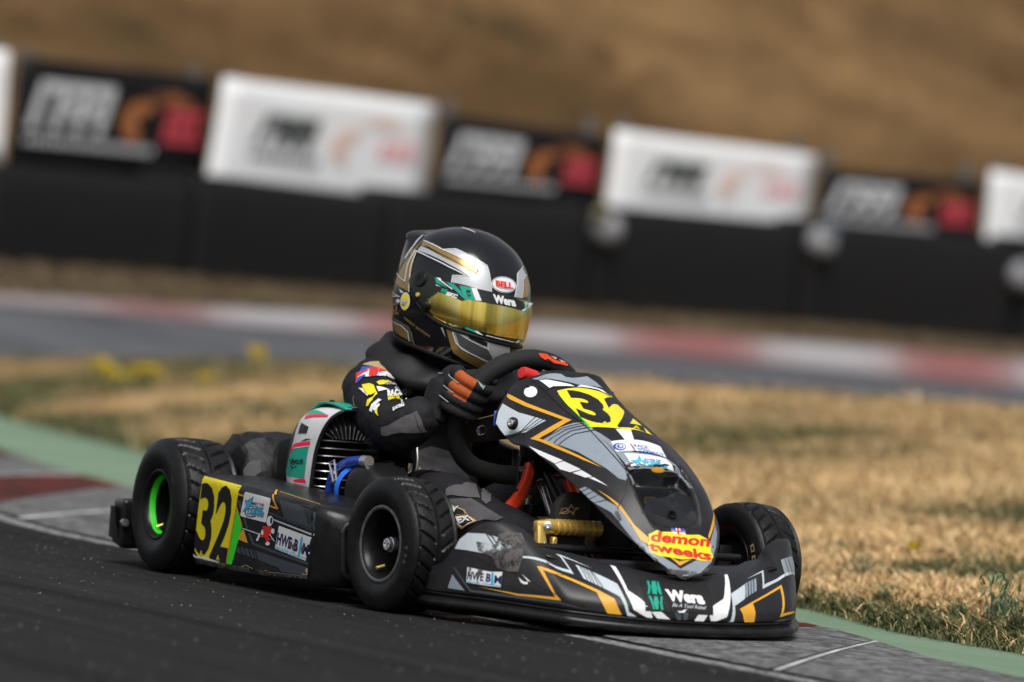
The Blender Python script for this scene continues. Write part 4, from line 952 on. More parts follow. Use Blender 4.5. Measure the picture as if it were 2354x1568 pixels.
# ---- crumpled black guard over the exhaust and chain behind the engine
GC = []
rg = random.Random(4)
for x, zt, y0, y1 in [(-1.03, 0.200, -0.32, -0.17), (-1.01, 0.265, -0.33, -0.16), (-0.965, 0.292, -0.34, -0.155), (-0.90, 0.298, -0.345, -0.16), (-0.85, 0.278, -0.35, -0.165), (-0.81, 0.222, -0.355, -0.17), (-0.74, 0.205, -0.36, -0.18), (-0.68, 0.190, -0.35, -0.19), (-0.655, 0.17, -0.34, -0.2)]:
    j = lambda: rg.uniform(-0.006, 0.006)
    GC.append([(x, y0 + j(), 0.10), (x + j(), y0 + j(), zt - 0.05), (x + j(), y0 + 0.018 + j(), zt - 0.012 + j()), (x + j(), (y0 * 0.6 + y1 * 0.4), zt + j()), (x, y1 - 0.02, zt + j()), (x, y1, zt - 0.04), (x, y1, 0.10)])
G = surf(GC, 19, 14)
G[1:-1, 1:-1] += np.random.default_rng(8).normal(0, 0.0035, G[1:-1, 1:-1].shape)
solidify(mk('exhaust_guard', G.reshape(-1, 3), grid_faces(19, 14), CHAIN, kart, True, sharp=14), 0.003, 0)
tube('exhaust_pipe', [(-0.69, -0.16, 0.22), (-0.8, -0.1, 0.22), (-0.95, -0.12, 0.2), (-1.05, -0.2, 0.18)], [0.02, 0.028, 0.035, 0.03], ALU, kart, 16, 24)

# ================================================================== the driver
person = empty('person', banked=True)
tag(person, 'seated kart driver in black suit and gold visored helmet gripping the steering wheel', 'person')

def skin_obj(name, verts, edges, radii, m, parent, root=0, sub=2, disp=None):
    me = bpy.data.meshes.new(name); me.from_pydata(verts, edges, [])
    o = bpy.data.objects.new(name, me); COL.objects.link(o)
    md = o.modifiers.new('skin', 'SKIN'); md.use_smooth_shade = True; md.branch_smoothing = 0.6
    for k, r in enumerate(radii):
        sv = me.skin_vertices[0].data[k]
        sv.radius = (r, r) if np.isscalar(r) else r
        sv.use_root = (k == root)
    ss = o.modifiers.new('sub', 'SUBSURF'); ss.levels = sub; ss.render_levels = sub
    dg = bpy.context.evaluated_depsgraph_get()
    m2 = bpy.data.meshes.new_from_object(o.evaluated_get(dg))
    bpy.data.objects.remove(o)
    m2.materials.clear(); m2.materials.append(m)
    if disp:
        from mathutils import noise
        amp, sc = disp
        n = len(m2.vertices)
        nr = np.array([v.normal[:] for v in m2.vertices])
        for v, q in zip(m2.vertices, nr):
            p = Vector(v.co)
            f = noise.noise(Vector((p.x * sc, p.y * sc * 1.0, p.z * sc * 1.3))) + 0.55 * (1 - abs(noise.noise(Vector((p.x * sc * 1.9 + 5, p.y * sc * 1.9, p.z * sc * 2.4)))) * 2)
            v.co = p + Vector(q) * amp * f
    m2.polygons.foreach_set('use_smooth', [True] * len(m2.polygons))
    r = bpy.data.objects.new(name, m2); COL.objects.link(r); r.parent = parent
    return r

BV = [(-0.70, 0, 0.13), (-0.72, 0, 0.24), (-0.705, 0, 0.345), (-0.665, 0, 0.42), (-0.63, 0, 0.475), (-0.62, 0, 0.53),
      (-0.71, -0.13, 0.429), (-0.642, -0.175, 0.41), (-0.507, -0.215, 0.371), (-0.349, -0.25, 0.336), (-0.322, -0.22, 0.36), (-0.304, -0.185, 0.387),
      (-0.665, 0.135, 0.415), (-0.60, 0.192, 0.398), (-0.49, 0.232, 0.362), (-0.385, 0.245, 0.33), (-0.34, 0.20, 0.345), (-0.31, 0.155, 0.36),
      (-0.62, -0.085, 0.125), (-0.44, -0.13, 0.185), (-0.27, -0.165, 0.205), (-0.13, -0.150, 0.172), (0.02, -0.112, 0.145), (0.075, -0.10, 0.15),
      (-0.62, 0.085, 0.125), (-0.44, 0.13, 0.215), (-0.27, 0.165, 0.262), (-0.13, 0.150, 0.172), (0.02, 0.112, 0.145), (0.075, 0.10, 0.15)]
BE = [(0, 1), (1, 2), (2, 3), (3, 4), (4, 5), (3, 6), (6, 7), (7, 8), (8, 9), (9, 10), (10, 11), (3, 12), (12, 13), (13, 14), (14, 15), (15, 16), (16, 17),
      (0, 18), (18, 19), (19, 20), (20, 21), (21, 22), (22, 23), (0, 24), (24, 25), (25, 26), (26, 27), (27, 28), (28, 29)]
BRD = [(0.12, 0.13), (0.115, 0.135), (0.115, 0.14), (0.09, 0.10), 0.06, 0.055, 0.064, 0.061, 0.056, 0.051, 0.050, 0.038, 0.078, 0.072, 0.064, 0.057, 0.053, 0.040,
       0.085, 0.078, 0.066, 0.058, 0.05, 0.045, 0.085, 0.078, 0.066, 0.058, 0.05, 0.045]
body = skin_obj('body', BV, BE, BRD, SUIT, person, 0, 3, (0.0052, 23))
TARGETS['body'] = body

# ---- helmet
HC = np.array([-0.599, 0.0, 0.615])
_y, _p, _r = radians(13), radians(6), radians(-7.5)
RZ = np.array([[cos(_y), -sin(_y), 0], [sin(_y), cos(_y), 0], [0, 0, 1]])
RY = np.array([[cos(_p), 0, sin(_p)], [0, 1, 0], [-sin(_p), 0, cos(_p)]])
RX = np.array([[1, 0, 0], [0, cos(_r), -sin(_r)], [0, sin(_r), cos(_r)]])
HR = RZ @ RY @ RX
def hk(p): return HC + HR @ np.asarray(p, float)
HT = [(-0.140, 0.118, 0.085, 0.088), (-0.128, 0.136, 0.100, 0.098), (-0.105, 0.151, 0.118, 0.108), (-0.07, 0.158, 0.134, 0.116), (-0.03, 0.156, 0.144, 0.121), (0.01, 0.149, 0.147, 0.122), (0.05, 0.135, 0.143, 0.117), (0.085, 0.112, 0.128, 0.103), (0.112, 0.084, 0.100, 0.080), (0.130, 0.050, 0.062, 0.049), (0.1375, 0.022, 0.028, 0.022), (0.139, 0.001, 0.001, 0.001)]
HTA = np.array(HT)
HSM = catmull(HTA, np.linspace(0, len(HT) - 1, 300)); HSM = HSM[np.argsort(HSM[:, 0])]
def hpt(a, z, off=0.0):
    f = np.interp(z, HSM[:, 0], HSM[:, 1]); r = np.interp(z, HSM[:, 0], HSM[:, 2]); w = np.interp(z, HSM[:, 0], HSM[:, 3])
    c, s = cos(a), sin(a); e = 2 / 2.25
    x = (f if c > 0 else r) * np.sign(c) * abs(c) ** e + off * c
    y = w * np.sign(s) * abs(s) ** e + off * s
    return np.array([x, y, z])
V = []
na, nz = 160, 90
tz = np.concatenate([np.linspace(0, 0.9, 70), np.linspace(0.905, 1, 20)])
for i in range(nz):
    for k in range(na):
        a = 2 * pi * k / na
        zb = -0.136 + 0.030 * (0.5 - 0.5 * cos(a)) ** 1.0
        z = zb + (0.139 - zb) * tz[i]
        z = z if i < nz - 1 else 0.139
        p = hpt(a, z)
        # shallow brow step above the visor and chin bar relief
        V.append(hk(p))
F = grid_faces(nz, na, cv=True)
helmet = mk('helmet', V, F, GLOSS, person, True)
solidify(helmet, 0.004, 0)
TARGETS['helmet'] = helmet
HB = []
# edge roll
loop = [hk(hpt(2 * pi * k / 60, -0.136 + 0.030 * (0.5 - 0.5 * cos(2 * pi * k / 60)))) for k in range(61)]
tube('edge_roll', loop, 0.0055, BLACKM, helmet, 8, caps=False)
# visor: curved band with side arms to the pivots
def vz(a):
    d = abs(math.degrees(a))
    top = np.interp(d, [0, 30, 52, 66, 76, 84, 92, 97], [0.022, 0.021, 0.0185, 0.0195, 0.026, 0.030, 0.026, 0.012])
    bot = np.interp(d, [0, 20, 32, 50, 60, 70, 80, 88, 93, 97], [-0.068, -0.0675, -0.066, -0.0645, -0.060, -0.053, -0.042, -0.026, -0.01, 0.004])
    return top, bot
G = []
for d in np.linspace(-97, 97, 121):
    a = radians(d); t, b_ = vz(a)
    G.append([hk(hpt(a, b_ + (t - b_) * q, 0.0035)) for q in np.linspace(0, 1, 16)])
G = np.array(G)
_vf = grid_faces(121, 16)
_va = np.linspace(-97, 97, 121)
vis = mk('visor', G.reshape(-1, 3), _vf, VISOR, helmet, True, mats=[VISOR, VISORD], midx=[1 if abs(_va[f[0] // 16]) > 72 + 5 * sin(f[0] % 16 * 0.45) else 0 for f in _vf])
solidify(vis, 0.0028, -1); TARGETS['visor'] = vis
# gasket under the visor edge
gl = [hk(hpt(radians(d), vz(radians(d))[1] - 0.006, 0.002)) for d in np.linspace(-92, 92, 60)]
tube('visor_gasket', gl, 0.0045, BLACKM, helmet, 8)
for s in (-1, 1):
    n_ = HR @ np.array([0.05, s, 0.1])
    lathe('visor_pivot', [(0, 0.0165), (0.006, 0.0165), (0.009, 0.0145), (0.009, 0.006), (0.0075, 0.0055), (0.0075, 0.0001)], hk(hpt(s * radians(86), 0.0125, 0.002)), n_, BLACK, helmet, 28)
    lathe('pivot_screw', [(0, 0.011), (0.004, 0.011), (0.006, 0.007), (0.006, 0.0001)], hk(hpt(s * radians(86), -0.020, 0.002)), n_, BLACKM, helmet, 20)
    lathe('pivot_screw_head', [(0.005, 0.005), (0.008, 0.0045), (0.0085, 0.0001)], hk(hpt(s * radians(85), -0.020, 0.002)), n_, GOLDM, helmet, 14)
    lathe('visor_latch', [(0, 0.012), (0.006, 0.011), (0.012, 0.007), (0.013, 0.0001)], hk(hpt(s * radians(76), -0.036, 0.004)), HR @ np.array([0.3, s, -0.1]), BLACK, helmet, 18)
    lathe('strap_stud', [(0, 0.006), (0.004, 0.006), (0.006, 0.003), (0.006, 0.0001)], hk(hpt(s * radians(110), -0.043, 0.0)), n_, STEEL, helmet, 14)
# air holes in the crown, with raised rings
for (a, z) in ((-62, 0.116), (-25, 0.119), (-13, 0.100), (-33, 0.075), (-8, 0.073), (12, 0.118), (34, 0.10), (-47, 0.052)):
    p = hpt(radians(a), z); n_ = p * np.array([1, 1.4, 1.2]); n_ = HR @ (n_ / np.linalg.norm(n_))
    lathe('air_hole', [(-0.0005, 0.0072), (0.001, 0.0066), (0.0012, 0.0044), (-0.001, 0.004), (-0.001, 0.0001)], hk(p), n_, BLACKM if z > 0.06 else HSILV, helmet, 18)
# rear spoiler on the crown
sp = []
for a, o1, z1 in ((-128, 0.0, 0.0), (-140, 0.008, 0.098), (-150, 0.012, 0.106), (-165, 0.014, 0.110), (180, 0.014, 0.111), (165, 0.014, 0.110), (150, 0.012, 0.106), (140, 0.008, 0.098), (128, 0.0, 0.0)):
    a = radians(a)
    if z1 == 0.0: row = [hpt(a, z, 0.0005) for z in (0.02, 0.045, 0.07, 0.09, 0.11, 0.122)]
    else:
        cr = hpt(a, 0.066, o1); cr[2] = z1 - 0.004
        md = (cr + hpt(a, 0.126, 0.0)) / 2; md[2] = max(md[2], z1 + 0.006)
        row = [hpt(a, 0.02, 0.0005), hpt(a, 0.05, o1 * 0.7), hpt(a, 0.066, o1) + [0, 0, 0.018], cr, md, hpt(a, 0.126, 0.0)]
    sp.append([hk(p) for p in row])
G = surf(sp, 40, 24)
spo = mk('spoiler', G.reshape(-1, 3), grid_faces(40, 24), GLOSS, helmet, True); solidify(spo, 0.003, 0)
TARGETS['spoiler'] = spo
# chin vents: sunken slots with bright frames
# neck foam collar
ring = []
for k in range(72):
    a = 2 * pi * k / 72
    ring.append(np.array([-0.648 + 0.128 * cos(a), 0.128 * sin(a), 0.462 - 0.030 * cos(a) - 0.006 * cos(2 * a)]))
V = []
for k in range(72):
    a = 2 * pi * k / 72
    o_ = np.array([cos(a), sin(a), 0]); u_ = np.array([0.15 * cos(a), 0.1 * sin(a), 1.0])
    for j in range(16):
        b_ = 2 * pi * j / 16
        back = max(0.0, -cos(a))
        d1 = o_ * 0.70 - u_ * 0.62; d2 = o_ * 0.66 + u_ * 0.75          # a sloping slab: inner edge up at the neck, outer edge down on the shoulders
        L1 = 0.038 + 0.003 * sin(5 * a); L2 = 0.017 + 0.010 * back
        ca_, sa_ = np.sign(cos(b_)) * abs(cos(b_)) ** 0.7, np.sign(sin(b_)) * abs(sin(b_)) ** 0.7
        crease = 0.004 * sin(9 * a + 2 * ca_) * (0.5 + 0.5 * sa_)
        V.append(ring[k] + o_ * 0.002 + u_ * (0.004 + 0.012 * back) + d1 * L1 * ca_ + d2 * (L2 * sa_ + crease))
col = mk('neck_collar', V, grid_faces(72, 16, cu=True, cv=True), FOAM, person, True)
TARGETS['collar'] = col

# ---- gloves: palm and five separate fingers closed round the rim
def glove(ang, s):
    P = rim_pt(ang); t = rim_pt(ang + 3) - rim_pt(ang - 3); t /= np.linalg.norm(t)
    if s > 0: t = -t
    o_ = P - WC; o_ /= np.linalg.norm(o_)
    t = np.cross(WN, o_) if (np.cross(WN, o_) @ t) > 0 else -np.cross(WN, o_)
    def q(phi, r, h): a = radians(phi); return P + r * (cos(a) * o_ + sin(a) * WN) + t * h
    vv, ee, rr = [], [], []
    wrist = P + np.array([-0.040, s * 0.046, -0.026])
    palm = P + WN * 0.040 + o_ * 0.030 - t * 0.004
    parts = []
    fing = [(0.033, 0.0125, 1.0), (0.011, 0.0128, 1.06), (-0.011, 0.0123, 1.0), (-0.031, 0.0112, 0.88)]
    for h, r, ln in fing:
        pts = [palm + t * h * 0.55, q(52, 0.040, h * 1.02), q(18, 0.0405 * ln, h), q(-22, 0.0395, h), q(-66, 0.0345, h * 0.97), q(-110, 0.033, h * 0.95), q(-150, 0.032, h * 0.93)]
        parts.append((pts, [r * 1.15, r * 1.18, r * 1.08, r * 1.02, r, r * 0.95, r * 0.8]))
    th = [palm + t * 0.012, q(95, 0.038, 0.030), q(130, 0.036, 0.044), q(168, 0.034, 0.052), q(200, 0.033, 0.052)]
    parts.append((th, [0.017, 0.0155, 0.0135, 0.0125, 0.010]))
    parts.append(([wrist - (palm - wrist) * 0.5, wrist, (wrist + palm) / 2, palm, palm + (palm - wrist) * 0.25], [0.033, 0.031, 0.034, 0.034, 0.024]))
    parts.append(([wrist + t * 0.012, palm + t * 0.022, q(50, 0.038, 0.026)], [0.024, 0.022, 0.016]))
    parts.append(([wrist - t * 0.012, palm - t * 0.020, q(50, 0.037, -0.024)], [0.022, 0.021, 0.014]))
    AV, AF = [], []
    for pts, rad in parts:
        v, f = tube_vf(pts, rad, 12, 18)
        b0 = len(AV); AV += [tuple(x) for x in v]; AF += [tuple(i + b0 for i in ff) for ff in f]
        for c, r in ((pts[-1], rad[-1]),):
            bm = bmesh.new(); bmesh.ops.create_icosphere(bm, subdivisions=2, radius=r * 0.98, matrix=Matrix.Translation(tuple(c)))
            b0 = len(AV); bm.verts.ensure_lookup_table()
            AV += [tuple(v.co) for v in bm.verts]; AF += [tuple(v.index + b0 for v in f.verts) for f in bm.faces]; bm.free()
    tmp = mk('tmp', AV, AF, GLOVE)
    rm = tmp.modifiers.new('r', 'REMESH'); rm.mode = 'VOXEL'; rm.voxel_size = 0.0019
    sm = tmp.modifiers.new('s', 'SMOOTH'); sm.iterations = 3; sm.factor = 0.5
    me = bpy.data.meshes.new_from_object(tmp.evaluated_get(bpy.context.evaluated_depsgraph_get()))
    bpy.data.objects.remove(tmp)
    me.materials.clear(); me.materials.append(GLOVE); me.materials.append(GLOVEO)
    idx = []
    for p in me.polygons:
        d = np.array(p.center) - P; h = d @ t; a = math.degrees(atan2(d @ WN, d @ o_)); rr_ = sqrt((d @ WN) ** 2 + (d @ o_) ** 2)
        org = -62 < a < -4 and rr_ > 0.030 and h > -0.004 and not (-2.5 < a < 1.0)
        idx.append(1 if org else 0)
    me.polygons.foreach_set('material_index', idx); me.polygons.foreach_set('use_smooth', [True] * len(idx))
    g = bpy.data.objects.new('glove', me); COL.objects.link(g); g.parent = person
    for h0 in (0.022, 0.0, -0.021):       # piping between the fingers on the back of the hand
        tube('seam', [palm + o_ * 0.030 + t * h0 * 0.8 - WN * 0.0, q(50, 0.0535, h0), q(15, 0.0535, h0), q(-25, 0.050, h0)], 0.0013, STITCH, g, 6, 16)
    tube('cuff_piping', [wrist - (palm - wrist) * 0.42 + 0.035 * (cos(b_) * t + sin(b_) * np.cross(t, (palm - wrist) / np.linalg.norm(palm - wrist))) for b_ in np.linspace(0, 2 * pi, 24)], 0.0022, GLOVEO, g, 6, caps=False)
    tube('wrist_strap', [wrist + 0.0335 * (cos(b_) * t + sin(b_) * np.cross(t, (palm - wrist) / np.linalg.norm(palm - wrist))) for b_ in np.linspace(0, 2 * pi, 24)], 0.004, GLOVE, g, 6, caps=False)
    return g
gr = glove(17, -1); gleft = glove(196, 1)
TARGETS['glove'] = gr

# ---- boots, soles forward on the pedals
def boot(s):
    S = []
    for x, z, w, d in [(0.088, 0.112, 0.020, 0.02), (0.092, 0.120, 0.031, 0.04), (0.10, 0.150, 0.034, 0.055), (0.106, 0.185, 0.036, 0.045), (0.110, 0.212, 0.038, 0.034), (0.112, 0.236, 0.034, 0.024), (0.112, 0.250, 0.022, 0.014), (0.111, 0.255, 0.006, 0.006)]:
        row = []
        for k in range(20):
            a = 2 * pi * k / 20
            cx = cos(a)
            xx = x + 0.024 - (0 if cx > 0 else 0) + (0.010 * abs(cx) ** 0.4 if cx > 0 else -d * 1.3 * abs(cx) ** 0.9)
            row.append((xx, s * (0.098) + w * np.sign(sin(a)) * abs(sin(a)) ** 0.8, z))
        S.append(row)
    G = surf(S, 40, 20)
    b_ = mk('boot', G.reshape(-1, 3), grid_faces(40, 20, cv=True), BOOT, person, True)
    return b_
br = boot(-1); boot(1); TARGETS['boot'] = br

# ================================================================== printed film, stickers and numbers, laid on the surfaces they stick to
_txt = {}
def text2d(s, bold, shear):
    k = (s, bold, shear)
    if k in _txt: return _txt[k]
    cu = bpy.data.curves.new('t', 'FONT'); cu.body = s; cu.offset = bold; cu.shear = shear; cu.dimensions = '2D'; cu.fill_mode = 'BOTH'; cu.resolution_u = 3
    o = bpy.data.objects.new('t', cu)
    me = o.to_mesh()
    V = np.array([v.co[:2] for v in me.vertices]); Fc = [tuple(p.vertices) for p in me.polygons]
    o.to_mesh_clear(); bpy.data.objects.remove(o); bpy.data.curves.remove(cu)
    lo, hi = V.min(0), V.max(0)
    V = (V - lo) / (hi - lo)
    _txt[k] = (V, Fc)
    return _txt[k]
_bvh = {}
def bvh_of(o):
    if o.name not in _bvh:
        dg = bpy.context.evaluated_depsgraph_get()
        me = o.evaluated_get(dg).to_mesh()
        _bvh[o.name] = BVHTree.FromPolygons([v.co.copy() for v in me.vertices], [tuple(p.vertices) for p in me.polygons])
        o.evaluated_get(dg).to_mesh_clear()
    return _bvh[o.name]
def frame_axes(n):
    n = np.asarray(n, float); n = n / np.linalg.norm(n)
    e1 = np.cross((0, 0, 1.0), n); e1 /= np.linalg.norm(e1)
    return e1, np.cross(n, e1), n
# outlines are in tenths of a millimetre in the plane that touches the surface at the given point and normal
def decal(name, target, items, label=None, step=0.011, base=0.0006):
    o = TARGETS[target]; bv = bvh_of(o)
    if target == 'body': step, base = 0.006, 0.0022
    VV, FF, MI, mats = [], [], [], []
    for it in items:
        (ox, nn), body_, mk_, layer = it[1], it[2], it[-2], it[-1]
        bm = bmesh.new()
        if it[0] == 'P':
            vs = [bm.verts.new((x * 1e-4, y * 1e-4, 0)) for x, y in body_]
            try: bm.faces.new(vs)
            except ValueError: bm.free(); continue
        elif it[0] == 'M':           # lettering wrapped round a curved surface, outline by outline
            vs = [bm.verts.new((x * 1e-4, y * 1e-4, 0)) for x, y in body_[0]]
            for fc in body_[1]:
                try: bm.faces.new([vs[i] for i in fc])
                except ValueError: pass
        else:
            (a, b_, c, d, e, f), (s, bold, shear) = body_
            tv, tf = text2d(s, bold, shear)
            vs = [bm.verts.new(((a + b_ * x + c * y) * 1e-4, (d + e * x + f * y) * 1e-4, 0)) for x, y in tv]
            for fc in tf:
                try: bm.faces.new([vs[i] for i in fc])
                except ValueError: pass
        bmesh.ops.triangulate(bm, faces=bm.faces[:])
        xs = [v.co.x for v in bm.verts]; ys = [v.co.y for v in bm.verts]
        for lo, hi, nr in ((min(xs), max(xs), (1, 0, 0)), (min(ys), max(ys), (0, 1, 0))):
            for c0 in np.arange(math.floor(lo / step) * step + step, hi, step):
                bmesh.ops.bisect_plane(bm, geom=bm.verts[:] + bm.edges[:] + bm.faces[:], dist=1e-7, plane_co=tuple(c0 * x for x in nr), plane_no=nr)
        e1, e2, n = frame_axes(nn); ox = np.array(ox)
        bm.verts.ensure_lookup_table(); b0 = len(VV)
        off = base + 0.00035 * layer
        pts, bad = [], set()
        for i, v in enumerate(bm.verts):
            w = ox + e1 * v.co.x + e2 * v.co.y
            h = bv.ray_cast(Vector(w + n * 0.10), Vector(-n), 0.25)
            if h[0] is None:
                h = bv.find_nearest(Vector(w))
                if h[0] is None or (h[0] - Vector(w)).length > 0.03: bad.add(i); pts.append(w); continue
            hn = h[1] if h[1].dot(Vector(n)) > 0 else -h[1]
            pts.append(np.array(h[0]) + np.array(hn) * off)
        if mk_ not in mats: mats.append(mk_)
        for f in bm.faces:
            ii = [v.index for v in f.verts]
            if any(i in bad for i in ii): continue
            ed = max(np.linalg.norm(pts[ii[k]] - pts[ii[k - 1]]) for k in range(len(ii)))
            if ed > step * 7: continue
            q = np.cross(pts[ii[1]] - pts[ii[0]], pts[ii[2]] - pts[ii[0]])
            FF.append(tuple(b0 + i for i in (ii if q @ n > 0 else ii[::-1]))); MI.append(mats.index(mk_))
        VV += pts; bm.free()
    if not FF: return None
    d = mk(name, VV, FF, None, o if o.parent in (kart, person) else o.parent, True, mats=[VIN[m] for m in mats], midx=MI)
    if label: d['label'] = label
    return d
